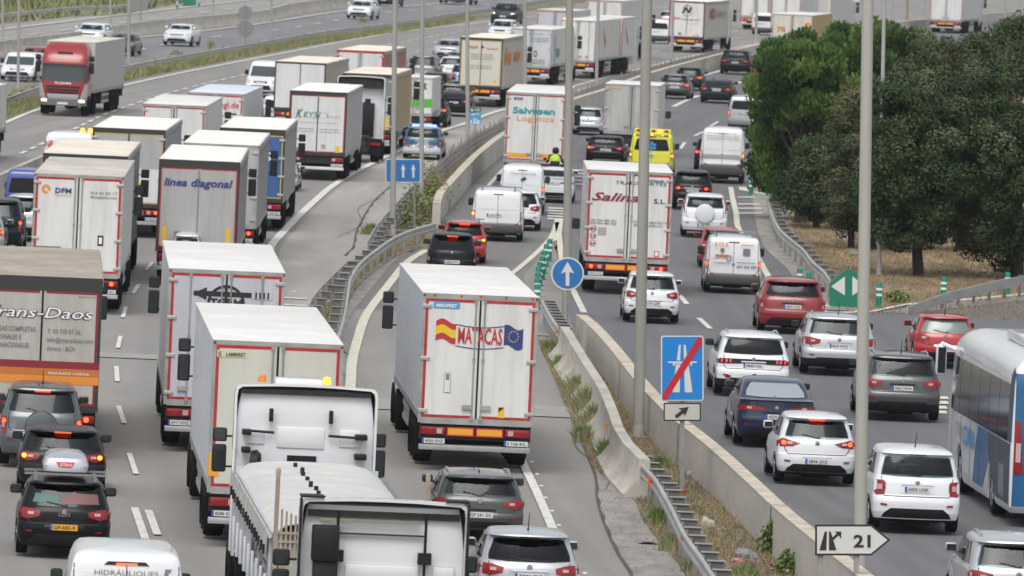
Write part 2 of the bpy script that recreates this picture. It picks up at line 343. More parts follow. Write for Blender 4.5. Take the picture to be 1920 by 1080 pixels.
def vehicle(px,py,wpx,style,pm,label,cat='car',kind='parked',group=None,L=None,Hh=None,ytop=None,tail='corner',lit=0,onc=False,txt=None,yellow=False,cladding=0,rails=False,gm=None,
            insert=True,det=2,dm=0,antenna=False,wiper=True,name=None,platez=None,glass=True,spare=None,sharkfin=False,low=.0,mirrors=True,bar=None):
    st=ST[style]; s=SC(px,py); Wd=wpx/s; L=L or st['L']; Hh=Hh or st['H']; ro=st['ro']; fo=st['fo']; r=st['r']
    if ytop is not None:
        g=G(px,py); lo,hi=.8,4.5
        for _ in range(30):
            q=(lo+hi)/2
            if proj((g.x,g.y-ro*.3,q))[1]>ytop: lo=q
            else: hi=q
        Hh=lo
    hw=Wd/2; k1=((int(px)*7+int(py)*13)%10)/10; k2=((int(px)*3+int(py)*5)%7)/6
    bz=st['belt']; tw=lambda z:1-(.055*k1-.015)*max(0,(z-bz)/(1-bz)) if style!='van' else 1
    sl=lambda z,yr:yr*(.8+.45*k2) if (z>bz and style in('hatch','suv')) else yr
    lv=[(z*Hh,sl(z,yr),L-yf*(L/st['L'])*.98,w*hw*tw(z)) for z,yr,yf,w in st['lv']]
    B=Body(lv,(ro,L-fo),(r,r+.055),rc=.32 if style=='hatch' else (.27 if style!='van' else .14),rf=.38,bow=.05 if style!='van' else .02,n=3.1 if style=='hatch' else (3.6 if style!='van' else 5),xz=() if style=='van' else ((st['belt']+.022)*Hh,(st['gt']-.012)*Hh),win=None if style=='van' else ((st['belt']+.022)*Hh,(st['gt']-.012)*Hh))
    loc,rz=place(px,py,(L-fo) if onc else ro,onc,dm)
    t=empty(name or {'hatch':'hatchback_car','suv':'suv_car','sedan':'sedan_car','van':'van'}[style],loc,rz,label,cat,group)
    B.build('body',[pm,M_BLACK],t,split=(cladding*Hh if cladding else st['lv'][1][0]*Hh))
    b=st['belt'];gt=st['gt'];gw=st['gw']-.03*k1;gtw=st['gtw']-.08*k1
    # side windows
    yr1=B.at(b*Hh)[0]; 
    y0=ro*.75+.05; y1=L-1.3*(L/st['L'])
    if style=='sedan': y0=1.35
    yt0=y0+.45; yt1=L-1.85*(L/st['L'])
    if style=='van': y0=y1-1.1; yt0=y0+.02; 
    sp=[(y0,(b+.01)*Hh),(y1,(b+.0)*Hh),(yt1,gt*Hh),(yt0,gt*Hh)]
    for v in ('right','left'): B.patch('side_window',v,sp,M_GLASS,t,step=(.4,.07))
    if style!='van':
        zb_=b*Hh; k=MB(); k.box(-.84*hw,.84*hw,.55 if style!='sedan' else 1.0,L-1.45*(L/st['L']),.3,zb_-.02); k.build('cabin_tub',M_BLACK,t)
        yfr=L-2.35*(L/st['L']); yrr=1.15 if style!='sedan' else 1.6
        for y_,xs_ in ((yfr,(-.36,.36)),(yrr,(-.42,0,.42))):
            for x_ in xs_:
                k=MB(); k.box(x_-.19,x_+.19,y_,y_+.11,zb_-.1,zb_+(.20 if y_==yfr else .04),0,c=.04); k.box(x_-.12,x_+.12,y_+.02,y_+.10,zb_+(.22 if y_==yfr else .05),zb_+(.37 if y_==yfr else .17),0,c=.035); k.build('seat',SEAT,t)
        if det>1:
            k=MB(); k.lathe([(.001,.12),(.06,.1),(.095,.02),(.09,-.06),(.05,-.12),(.03,-.14)],'z',(-.36,yfr+.22,zb_+.30),12); k.box(-.56,-.16,yfr+.12,yfr+.30,zb_-.1,zb_+.14,0,c=.06); k.build('driver_silhouette',SEAT,t)
    wf=[(-gw*.98*hw,(b+.01)*Hh),(gw*.98*hw,(b+.01)*Hh),(gtw*hw,gt*Hh),(-gtw*hw,gt*Hh)]
    B.patch('windscreen','front',wf,(G_MID if style!='van' else (M_GLASS2 if onc else M_GLASS)),t)
    if glass:
        zb,zt=((b+.012)*Hh,gt*Hh)
        if style=='van': zb=(b+.06)*Hh; zt=.86*Hh
        gp=[(-gw*hw,zb),(-gw*.5*hw,zb-.02),(gw*.5*hw,zb-.02),(gw*hw,zb),(gw*.99*hw,zb+.1),(gtw*hw,zt-.03),(gtw*.9*hw,zt),(-gtw*.9*hw,zt),(-gtw*hw,zt-.03),(-gw*.99*hw,zb+.1)]
        if not onc:
            w_=B.patch('rear_window','rear',gp,gm or (GLV[int(px+py)%4] if style!='van' else M_GLASS),t)
            if wiper and det>1:
                B.patch('wiper','rear',[(-.02,zb+.01),(-.34,zb+.075),(-.35,zb+.055),(.0,zb-.01),(.08,zb+.0),(.05,zb+.03)] if style!='sedan' else [(-.05,zb),(0,zb),(0,zb+.02)],M_BLACK,w_,off=.02,depth=.015)
    if style=='van' and not glass and not onc:
        for sg in (1,-1):
            q=[(.10*hw,(b+.05)*Hh),(.78*hw,(b+.05)*Hh),(.70*hw,.85*Hh),(.10*hw,.85*Hh)]; B.patch('door_pressing','rear',q if sg>0 else mirp(q),pm,t,off=.012,depth=.012)
    if not onc:
        tl=[(x*hw,z*Hh) for x,z in TL[tail]]
        if style=='sedan': tl=[(x*hw,(z+.04)*Hh) for x,z in TL[tail]]
        for sg in (1,-1):
            o=B.patch('tail_light','rear',tl if sg>0 else mirp(tl),M_RED,t,off=.014)
            cx=sum(p[0] for p in tl)/len(tl); cz=sum(p[1] for p in tl)/len(tl)
            a,c=(.055,.026)
            if tail in('vtall','tall','upright'): a,c=.028,.05
            if tail=='square': a,c=.05,.055
            dx=-.06*sg if tail in ('wedge','corner') else 0
            q=[(cx*sg+dx-a,cz-c),(cx*sg+dx+a,cz-c),(cx*sg+dx+a,cz+c),(cx*sg+dx-a,cz+c)]
            B.patch('reversing_lamp','rear',q,M_CLEAR,o,off=.019)
            if lit&(1 if sg<0 else 2):
                c2=cx*sg+(.07*sg if tail in('wedge','corner') else 0); zz=cz+(.0 if a>c else .1)
                k=.055; q=[(c2+k*math.cos(i*math.tau/8),zz+k*math.sin(i*math.tau/8)*.9) for i in range(8)]
                B.patch('brake_lamp','rear',q,M_LIT if not lit&8 else M_ORL,o,off=.024)
        if det>1 and style!='sedan' :
            z3=(gt+.012)*Hh if style!='van' else .9*Hh
            B.patch('high_brake_light','rear',[(-.17,z3),(.17,z3),(.17,z3+.03),(-.17,z3+.03)],M_LIT if lit&4 else M_RED,t,off=.02)
        pz=(platez or (.50 if style in('hatch','suv','van') else .56))*Hh
        yp=B.rear(0,pz)
        if not txt: txt=PLATEN[pc[0]%10]; pc[0]+=1
        plate(t,0 if style!='van' else -.12,yp-.012,pz,txt=txt,yellow=yellow,detail=det>0)
        if insert:
            zt=.30 if style!='van' else .27
            B.patch('bumper_insert','rear',[(-.8*hw,.15*Hh),(.8*hw,.15*Hh),(.72*hw,(zt-.06)*Hh),(.58*hw,zt*Hh),(-.58*hw,zt*Hh),(-.72*hw,(zt-.06)*Hh)],M_BLACK,t,off=.01)
        if style=='van': B.patch('rear_bumper','rear',[(-.95*hw,.16*Hh),(.95*hw,.16*Hh),(.95*hw,.335*Hh),(-.95*hw,.335*Hh)],M_GREY if pm!=PW else M_RIB,t,off=.03,depth=.05)
        if det>1:
            for sg in (1,-1):
                q=[(.66*hw,.33*Hh),(.80*hw,.335*Hh),(.80*hw,.355*Hh),(.66*hw,.35*Hh)]
                B.patch('reflector','rear',q if sg>0 else mirp(q),M_RED,t,off=.02 if style!='van' else .045)
            zc=(.605 if style!='van' else .52)*Hh
            bb=MB(); bb.lathe([(.001,-.03),(.045,-.028),(.055,-.015),(.055,0)],'y',(0,B.rear(0,zc)-.0,zc),14); bb.build('badge',M_CHR,t)
            if style!='van':
                zs=pz+.085; q=[(-.32,zs),(.32,zs),(.32,zs+.03),(-.32,zs+.03)]; B.patch('boot_handle','rear',q,M_CHR if int(px)%3==0 else (M_BLACK if pm not in (PW,PSI) else pm),t,off=.022)
                ph=MB(); B.patch('plate_recess','rear',[(-.34,pz-.085),(.34,pz-.085),(.37,pz+.08),(-.37,pz+.08)],pm,t,off=.005)
            # panel gaps
            g1=.80*hw if style!='van' else .86*hw; zlo=.445*Hh if style!='van' else .345*Hh; zhi=(b-.01)*Hh if style!='van' else .90*Hh; e=.008
            sm=MB()
            def seam(p,q2,nn=6):
                pts=[(p[0]+(q2[0]-p[0])*i/nn,p[1]+(q2[1]-p[1])*i/nn) for i in range(nn+1)]
                for (xa,za),(xb,zb2) in zip(pts,pts[1:]):
                    dx,dz=xb-xa,zb2-za; ln=math.hypot(dx,dz) or 1; nx,nz=-dz/ln*e,dx/ln*e
                    sm.add([(u,B.rear(u,v)-.006,v) for u,v in ((xa-nx,za-nz),(xb-nx,zb2-nz),(xb+nx,zb2+nz),(xa+nx,za+nz))],[(0,1,2,3)])
            seam((-g1*.9,zlo),(g1*.9,zlo),10); seam((-g1*.9,zlo),(-g1,zlo+.12)); seam((g1*.9,zlo),(g1,zlo+.12)); seam((g1,zlo+.12),(g1*.98,zhi)); seam((-g1,zlo+.12),(-g1*.98,zhi))
            if style=='van': seam((0,zlo),(0,.92*Hh),10)
            sm.build('panel_gap',M_INK,t)
    else:
        for sg in (1,-1):
            q=[(.55*hw,.50*Hh),(.86*hw,.50*Hh),(.93*hw,.55*Hh),(.90*hw,.59*Hh),(.62*hw,.55*Hh)]
            if style=='van': q=[(x,z-.10*Hh) for x,z in q]
            o=B.patch('headlight','front',q if sg>0 else mirp(q),M_HEAD,t,off=.014)
            if lit: B.patch('lamp','front',[(sg*.7*hw+.05*math.cos(i*math.tau/8),q[0][1]+.05+.05*math.sin(i*math.tau/8)) for i in range(8)],M_HLIT,o,off=.03)
        zq=0 if style!='van' else -.08
        B.patch('grille','front',[(-.42*hw,(.46+zq)*Hh),(.42*hw,(.46+zq)*Hh),(.48*hw,(.54+zq)*Hh),(-.48*hw,(.54+zq)*Hh)],M_BLACK,t)
        B.patch('lower_grille','front',[(-.7*hw,.2*Hh),(.7*hw,.2*Hh),(.55*hw,.33*Hh),(-.55*hw,.33*Hh)],M_BLACK,t)
        zp=.385*Hh; o=plate(t,0,0,0,txt='',detail=False); o.location=(0,B.front(0,zp)+.012,zp)
    if mirrors:
        for sg in (1,-1):
            ym=L-1.55*(L/st['L']) ; zm=(b+.02)*Hh+.04; xm=B.side(ym,zm)
            k=MB(); k.box(xm+.03,xm+.25,ym-.06,ym+.12,zm-.02,zm+.15,0,c=.045); k.tube((xm-.06,ym+.05,zm-.02),(xm+.08,ym+.04,zm+.02),.025,n=6)
            if style=='van': k=MB(); k.box(xm+.03,xm+.23,ym-.05,ym+.1,zm+.0,zm+.27,0,c=.045); k.tube((xm-.06,ym+.05,zm),(xm+.08,ym+.04,zm+.06),.025,n=6)
            if sg<0: k.v=[(-x,y,z) for x,y,z in k.v]
            o=k.build('mirror',M_BLACK if (cladding or style=='van') else pm,t)
            k=MB(); k.box(xm+.055,xm+.225,ym-.068,ym-.058,zm+.01,zm+.125,0) if style!='van' else k.box(xm+.05,xm+.21,ym-.058,ym-.048,zm+.03,zm+.24,0)
            if sg<0: k.v=[(-x,y,z) for x,y,z in k.v]
            k.build('mirror_glass',M_MIR,o)
    for y in (ro,L-fo):
        for sg in (1,-1): wheel(t,sg*(hw-.125),y,r,.215,rim=det>0)
    k=MB(); k.box(-.3,.3,.3,L-.3,.16,.3); k.tube((-.6*hw,ro,r),(.6*hw,ro,r),.05); k.build('underbody',M_RUB,t)
    if rails:
        for sg in (1,-1):
            k=MB(); xr=.64*hw*sg; pts=[(xr*1.04,.75,Hh*.985),(xr*1.04,.9,Hh*1.02),(xr*1.05,1.6,Hh*1.035),(xr*1.0,2.3,Hh*1.0)]
            for p,q in zip(pts,pts[1:]): k.tube(p,q,.02,n=6)
            k.build('roof_rail',M_CHR if rails!=2 else M_BLACK,t)
    if antenna: k=MB(); k.tube((0,.95,Hh),(0,.72,Hh+.34),.012,.006,n=5); k.lathe([(.03,0),(.02,.04),(.001,.05)],'z',(0,.95,Hh-.0),8); k.build('antenna',M_BLACK,t)
    if sharkfin: k=MB(); k.add([(-.02,.85,Hh),(.02,.85,Hh),(0,.85,Hh+.08),(-.02,1.05,Hh),(.02,1.05,Hh)],[(0,1,2),(0,2,3),(1,4,2),(3,2,4)]); k.build('roof_fin',M_BLACK,t)
    if bar:
        k=MB()
        for yb in bar: 
            k.box(-hw*.86,hw*.86,yb,yb+.05,Hh+.09,Hh+.13)
            for sg in (1,-1): k.box(sg*hw*.62-.03,sg*hw*.62+.03,yb,yb+.05,Hh-.03,Hh+.09)
        k.build('roof_bar',M_GREY,t)
    return t,B,hw,Hh,L
# ---------------------------------------------------------------- lorries
def dirt(name,c,amt=.16,sc3=(3.4,3.4,.4),rough=.5,coat=.1): return mat(name,c,rough,0,c2=(c[0]*(1-amt*1.5),c[1]*(1-amt*1.6),c[2]*(1-amt*1.8)),noise=amt,scale=sc3,coat=coat,lo=.27,hi=.56,detail=7)
D_WHITE=dirt('box_white',(.70,.70,.69),.13); D_GREY=dirt('box_grey',(.46,.46,.45),.22); D_CREAM=dirt('box_cream',(.66,.64,.56)); D_LG=dirt('box_light',(.66,.67,.68),.10)
D_BLUEG=dirt('curtain_bluegrey',(.38,.43,.50),.1); D_CURT=dirt('curtain_grey',(.42,.42,.42),.12); D_OCHRE=dirt('curtain_ochre',(.52,.36,.13),.15); D_REDC=dirt('curtain_red',(.40,.07,.07),.25)
D_TAN=dirt('curtain_tan',(.50,.44,.36),.15); D_SIDE=dirt('side_cool',(.68,.72,.80),.10); D_LIL=dirt('curtain_lilac',(.52,.52,.58),.1)
RF_W=mat('roof_white',(.75,.74,.715),.6,noise=.10,scale=(.8,.5,1)); RF_C=mat('roof_cream',(.70,.66,.58),.7,noise=.14,scale=(.8,.4,1)); RF_T=mat('roof_tan',(.40,.355,.30),.8,noise=.25,scale=(1,.5,1))
RF_B=mat('roof_bluish',(.66,.71,.80),.6,noise=.08,scale=(.8,.5,1)); FR_DK=mat('frame_dark',(.035,.035,.036),.6); FR_MET=mat('frame_metal',(.42,.42,.41),.5,.3,noise=.3,scale=(2,2,2))
INK={'blue':mat('ink_blue',(.03,.05,.19),.5),'red':mat('ink_red',(.48,.03,.045),.5),'black':M_INK,'grey':mat('ink_grey',(.19,.19,.20),.6),'teal':mat('ink_teal',(.01,.33,.36),.5),
 'orange':mat('ink_orange',(.75,.27,.04),.5),'green':mat('ink_green',(.01,.19,.11),.5),'lime':mat('ink_lime',(.08,.42,.04),.5),'yellow':mat('ink_yellow',(.75,.50,.02),.5),'dullyellow':mat('ink_dull_yellow',(.48,.38,.10),.6),'white':mat('ink_white',(.8,.8,.8),.5),
 'sky':mat('ink_sky',(.08,.33,.60),.5),'rust':mat('ink_rust',(.55,.17,.03),.5),'maroon':mat('ink_maroon',(.24,.02,.035),.5),'lgrey':mat('ink_lgrey',(.36,.36,.36),.6),'signblue':mat('sign_blue',(.02,.15,.42),.45),'motor':mat('sign_motor_blue',(.01,.21,.60),.4),'signwhite':mat('sign_white',(.62,.62,.6),.5),'signred':mat('sign_red',(.50,.015,.03),.45),'signgreen':mat('sign_green',(.008,.17,.11),.5)}
class Deco:
    def __init__(s,t,W,zb,zt,y): s.t=t;s.W=W;s.zb=zb;s.zt=zt;s.y=y
    def x(s,u): return (u-.5)*s.W
    def z(s,v): return s.zt-v*(s.zt-s.zb)
    def T(s,txt,u0,u1,v,h,c,bold=.015,shear=0,name='lettering'):
        b=MB(); text(b,txt,s.x(u0),s.x(u1),s.z(v),h,s.y-.009,0,bold,shear); return b.build(name,INK[c],s.t)
    def R(s,u0,u1,v0,v1,c,dy=0,name='marking'):
        b=MB(); b.box(s.x(u0),s.x(u1),s.y-dy,s.y-dy+.004,s.z(v1),s.z(v0)); return b.build(name,INK[c] if isinstance(c,str) else c,s.t)
    def Pz(s,pts,c,dy=0,name='emblem'):
        b=MB(); b.add([(s.x(u),s.y-dy,s.z(v)) for u,v in pts],[tuple(range(len(pts)))]); return b.build(name,INK[c],s.t)
    def ring(s,u,v,r0,r1,c,a0=0,a1=math.tau,n=28,dy=0,ky=1):
        b=MB(); cx,cz=s.x(u),s.z(v); vs=[]
        for i in range(n+1):
            a=a0+(a1-a0)*i/n; vs+=[(cx+r0*math.cos(a),s.y-dy,cz+r0*ky*math.sin(a)),(cx+r1*math.cos(a),s.y-dy,cz+r1*ky*math.sin(a))]
        b.add(vs,[(2*i,2*i+1,2*i+3,2*i+2) for i in range(n)]); return b.build('emblem',INK[c],s.t)
def solve_h(loc,rz,ytop):
    lo,hi=1.5,5.5
    for _ in range(30):
        q=(lo+hi)/2
        if proj((loc.x,loc.y,q))[1]>ytop: lo=q
        else: hi=q
    return lo
def twheel(t,x,y,r=.5,w=.38): return wheel(t,x,y,r,w,rim=False)
TWM=None
def lorry(px,py,wpx,ytop,label,roof=RF_W,side=D_WHITE,door=D_WHITE,frame=M_REDT,edge=FR_MET,kind='box',Lb=13.6,ra=2.3,rods=2,zb=1.12,cabm=PW,deco=None,onc=False,axles=3,hinges=4,
          board=True,lit=0,tractor=True,group=None,dm=0,bump=M_ALU,name='articulated_lorry',Hmax=None,flap=True,fw_=.045,det=2,seam=True,toplip=0,cat='truck'):
    s=SC(px,py); Wd=wpx/s; hw=Wd/2; sh=Lb>9
    loc,rz=place(px,py,(Lb+1.45 if sh else Lb+1.0) if onc else ra,onc,dm)
    if onc: 
        gl=G(px,py); Ht=solve_h(gl,rz,ytop)
    else: Ht=solve_h(loc,rz,ytop)
    t=empty(name,loc,rz,label,cat,group)
    k=MB(); k.box(-hw,hw,.0,Lb,zb,Ht-.03,0)
    if kind=='curtain':
        for sg in (1,-1):
            for i in range(int(Lb/.6)):
                y=.5+i*.6; k.box(sg*hw-(.012 if sg>0 else .008),sg*hw+(.012 if sg<0 else .012),y,y+.05,zb-.06,Ht-.2,1)
            k.box(sg*hw-.01,sg*hw+.018*sg+.01,0.1,Lb-.1,Ht-.2,Ht-.05,2)
            k.box(sg*(hw)-.02,sg*hw+.02,.05,Lb-.05,zb-.14,zb-.0,2)
    else:
        for sg in (1,-1):
            for i in range(int(Lb/1.2)): y=.7+i*1.2; k.box(sg*hw-.003,sg*hw+.003,y,y+.012,zb+.1,Ht-.1,1)
            k.box(sg*hw-.012,sg*hw+.012,.0,Lb,zb-.02,zb+.13,2)
    k.build('cargo_box',[side,mat('strap_grey',(.3,.3,.3),.6),FR_MET],t)
    k=MB(); k.box(-hw-.012,hw+.012,.02,Lb+.02,Ht-.05,Ht,0,c=.02)
    if kind=='curtain':
        for i in range(int(Lb/.62)): y=.3+i*.62; k.tube((-hw+.06,y,Ht+.0),(hw-.06,y,Ht+.0),.016,n=6)
    else:
        for i in range(int(Lb/2.4)): y=1.2+i*2.4; k.box(-hw+.05,hw-.05,y,y+.03,Ht-.005,Ht+.006)
    k.build('roof',roof,t)
    k=MB(); tp=.10+toplip
    k.box(-hw-.008,-hw+.06,-.05,.0,zb-.1,Ht-.01); k.box(hw-.06,hw+.008,-.05,.0,zb-.1,Ht-.01); k.box(-hw+.06,hw-.06,-.052,.0,Ht-tp,Ht-.012); k.box(-hw+.06,hw-.06,-.05,.0,zb-.12,zb+.02)
    k.build('rear_frame',edge,t)
    z0,z1=zb+.025,Ht-tp-.005; xo=hw-.065
    for sg in (1,-1):
        k=MB(); a,b=sorted((sg*.022,sg*xo)); k.box(a,b,-.045,-.001,z0,z1); d=k.build('door',door,t)
        if frame:
            k=MB(); e=fw_
            k.box(sg*(xo-e/2)-e/2,sg*(xo-e/2)+e/2,-.0495,-.046,z0,z1); k.box(min(sg*.07,sg*(xo-e)),max(sg*.07,sg*(xo-e)),-.0495,-.046,z1-e,z1); k.box(min(sg*.07,sg*(xo-e)),max(sg*.07,sg*(xo-e)),-.0495,-.046,z0,z0+e)
            k.build('reflective_tape',frame,d)
    k=MB(); k.box(-.02,.02,-.05,-.002,z0,z1); k.build('door_gasket',M_BLACK if seam else M_GREY,t)
    if rods:
        for x in ((-.10,.10) if rods==2 else (-.10,.10,-.62*hw,.62*hw)):
            k=MB(); k.tube((x,-.075,zb-.05),(x,-.075,z1+.03),.017,n=6); 
            for z in (zb+.02,z1-.03,(z0+z1)/2): k.box(x-.035,x+.035,-.085,-.045,z-.03,z+.03)
            k.box(min(x,x*3.2) if abs(x)<.2 else x-.2,max(x,x*3.2) if abs(x)<.2 else x,-.10,-.07,zb+.22,zb+.32); k.build('lock_rod',FR_MET,t)
    if hinges:
        for sg in (1,-1):
            for i in range(hinges):
                z=z0+.14+(z1-z0-.3)*i/(hinges-1); k=MB(); a,b=sorted((sg*(hw+.012),sg*(hw-.20))); k.box(a,b,-.075,-.045,z-.045,z+.045,0,c=.012); k.build('hinge',M_ALU,t)
    # chassis and rear end
    k=MB(); k.box(-.5,.5,.15,Lb-.2,.78,zb-.002); k.box(-hw*.97,hw*.97,.04,.16,.66,zb-.125)
    for a in range(axles): k.tube((-hw+.3,ra+a*1.31,.5),(hw-.3,ra+a*1.31,.5),.08)
    k.build('chassis',M_DMET,t)
    if not onc:
        k=MB(); k.box(-hw*.97,hw*.97,-.03,.09,.42,.54,0,c=.01); k.build('bumper',bump,t)
        for sg in (1,-1):
            a,b=sorted((sg*hw*.52,sg*hw*.95)); k=MB(); k.box(a,b,-.03,.03,.76,.93,0,c=.01); o=k.build('tail_light',M_RED,t)
            k=MB(); a2=sg*hw*.62; k.box(a2-.06,a2+.06,-.036,-.03,.79,.90); k.build('reversing_lamp',M_CLEAR,o)
            if lit&(1 if sg<0 else 2): k=MB(); a2=sg*hw*.82; k.lathe([(.001,-.05),(.055,-.045),(.06,-.03)],'y',(a2,0,.845),10); k.build('brake_lamp',M_LIT,o)
            if det>1:
                k=MB(); k.box(sg*hw-(.05 if sg>0 else 0),sg*hw+(.05 if sg<0 else 0),-.06,-.05,Ht-.08,Ht-.04); k.build('marker_lamp',M_RED,t)
        if board:
            for sg in (1,-1):
                k=MB(); a,b=sorted((sg*.02,sg*.52*hw*.95)); k.box(a,b,-.03,.0,.74,.94,1); k.box(a+.03,b-.03,-.034,-.03,.77,.91,0); k.build('marker_board',[M_ORB,M_REDT],t)
        plate(t,.72*hw,-.02,.62,txt='R %04d BCL'%R_.randint(1000,9999),detail=det>1); plate(t,-.72*hw,-.02,.62,w=.5,txt='%04d KHZ'%R_.randint(1000,9999),detail=det>1)
    for a in range(axles):
        for sg in (1,-1): twheel(t,sg*(hw-.21),ra+a*1.31)
    if flap:
        for sg in (1,-1): k=MB(); x=sg*(hw-.22); k.box(x-.2,x+.2,ra-.68,ra-.66,.22,.82); k.build('mudflap',M_RUB,t)
    yf0=ra+axles*1.31-.3
    for sg in (1,-1):
        if sh:
            k=MB(); x=sg*(hw-.06)
            k.box(x-.02,x+.02,yf0+.4,Lb-4.2,.85,.97); k.box(x-.02,x+.02,yf0+.4,Lb-4.2,.52,.64)
            for i in range(5): y=yf0+.5+i*(Lb-5-yf0)/4; k.box(x-.03,x,y,y+.05,.5,zb) if sg>0 else k.box(x,x+.03,y,y+.05,.5,zb)
            k.build('side_guard',M_ALU,t)
            k=MB(); k.box(sg*.6-.35+.1*sg,sg*.6+.35+.1*sg,yf0+1,yf0+3.2,.45,zb-.05,0,c=.04); k.build('tool_box',M_DMET,t)
    if tractor: cab(t,Lb,hw,cabm,Ht,onc,sh)
    if deco:
        deco(Deco(t,Wd,z0,z1,-.0535))
    return t,hw,Ht,zb,Lb
def cab(t,Lb,hw,cm,Ht,onc,big):
    yb=Lb+(.6 if big else .15); yf=yb+(2.25 if big else 1.7); ct=min(Ht-.05,3.7) if big else min(Ht,2.6)
    lv=[(.5,yb,yf-.12,1.16),(.9,yb,yf,1.22),(1.35,yb,yf,1.235),(2.7*ct/3.7,yb,yf-.14,1.235),(3.1*ct/3.7,yb+.02,yf-.3,1.21),(3.5*ct/3.7,yb+.1,yf-.75,1.12),(ct,yb+.25,yf-1.1,1.0)]
    B=Body([(z,a,b,w*hw/1.275) for z,a,b,w in lv],(0,),None,rc=.06,rf=.28,bow=.01,n=4,pr=1,pf=.97)
    c=B.build('cab',[cm],t)
    k=MB(); k.box(-.45,.45,Lb-1.9,yf-.2,.6,.95); 
    k.build('tractor_chassis',M_DMET,c)
    fy=yf-1.35
    for y in ((Lb-1.0,fy) if big else (fy,)):
        for sg in (1,-1): twheel(t,sg*(hw-.2),y)
    for sg in (1,-1):
        for z0,z1 in ((1.95,2.45),(2.5,2.75)) if big else ((1.6,1.95),):
            z0*=ct/3.3 if big else 1;z1*=ct/3.3 if big else 1
            k=MB(); x=sg*(hw+.13); k.box(x-.13,x+.13,yf-.42,yf-.28,z0,z1,0,c=.04); 
            k.tube((sg*(hw-.08),yf-.35,z0+.1),(x,yf-.35,z0+.1),.02,n=5); o=k.build('mirror',M_BLACK,c)
            k=MB(); k.box(x-.10,x+.10,yf-.426,yf-.418,z0+.03,z1-.03); k.build('mirror_glass',M_MIR,o)
    if onc:
        q=hw*.92; B.patch('windscreen','front',[(-q,1.75*ct/3.7),(q,1.75*ct/3.7),(q*.97,2.62*ct/3.7),(-q*.97,2.62*ct/3.7)],M_GLASS2,c)
        for v in ('left','right'): B.patch('side_window',v,[(yf-1.3,1.8*ct/3.7),(yf-.45,1.7*ct/3.7),(yf-.5,2.55*ct/3.7),(yf-1.3,2.55*ct/3.7)],M_GLASS,c,step=(.4,.2))
        B.patch('sun_visor','front',[(-q*.98,2.64*ct/3.7),(q*.98,2.64*ct/3.7),(q*.96,2.85*ct/3.7),(-q*.96,2.85*ct/3.7)],cm,c,off=.16,depth=.17)
        B.patch('roof_hatch','front',[(-.4,3.14*ct/3.7),(.4,3.14*ct/3.7),(.34,3.26*ct/3.7),(-.34,3.26*ct/3.7)],M_BLACK,c,off=.02)
        for i in range(3):
            z=1.08+i*.15; B.patch('grille','front',[(-.7-.06*i,z),(.7+.06*i,z),(.72+.06*i,z+.09),(-.72-.06*i,z+.09)],M_BLACK,c,off=.015)
        B.patch('bumper','front',[(-1.17,.5),(1.17,.5),(1.17,.82),(-1.17,.82)],M_GREY,c,off=.03)
        B.patch('skirt','front',[(-.74,.82),(.74,.82),(.80,1.07),(-.80,1.07)],PSI,c,off=.028)
        for sg in (1,-1):
            B.patch('corner_panel',
             'front',[(x*sg,z) for x,z in ([(.84,.82),(1.18,.82),(1.2,1.6),(1.08,1.6)] if sg>0 else [(1.08,1.6),(1.2,1.6),(1.18,.82),(.84,.82)])],PSI,c,off=.022)
            xs=[.80,1.08,1.08,.80]; zs=[.68,.68,.80,.80]; pp=[(a*sg,b) for a,b in zip(xs,zs)]
            if sg<0: pp.reverse()
            o=B.patch('headlight','front',pp,M_HLIT,c,off=.05)
        b=MB(); tx='SCANIA'; yy=B.front(0,1.6)+.03; vs,fs=text_raw(tx,.03,0); ax=min(v[0] for v in vs); bx=max(v[0] for v in vs)
        b.add([(.42-(v[0]-ax)/(bx-ax)*.84,yy,1.56+v[1]*.15) for v in vs],fs); b.build('lettering',INK['white'],c)
        k=MB(); k.box(-.26,.26,B.front(0,.6)+.03,B.front(0,.6)+.06,.55,.66); k.build('number_plate',M_PLATE,c)
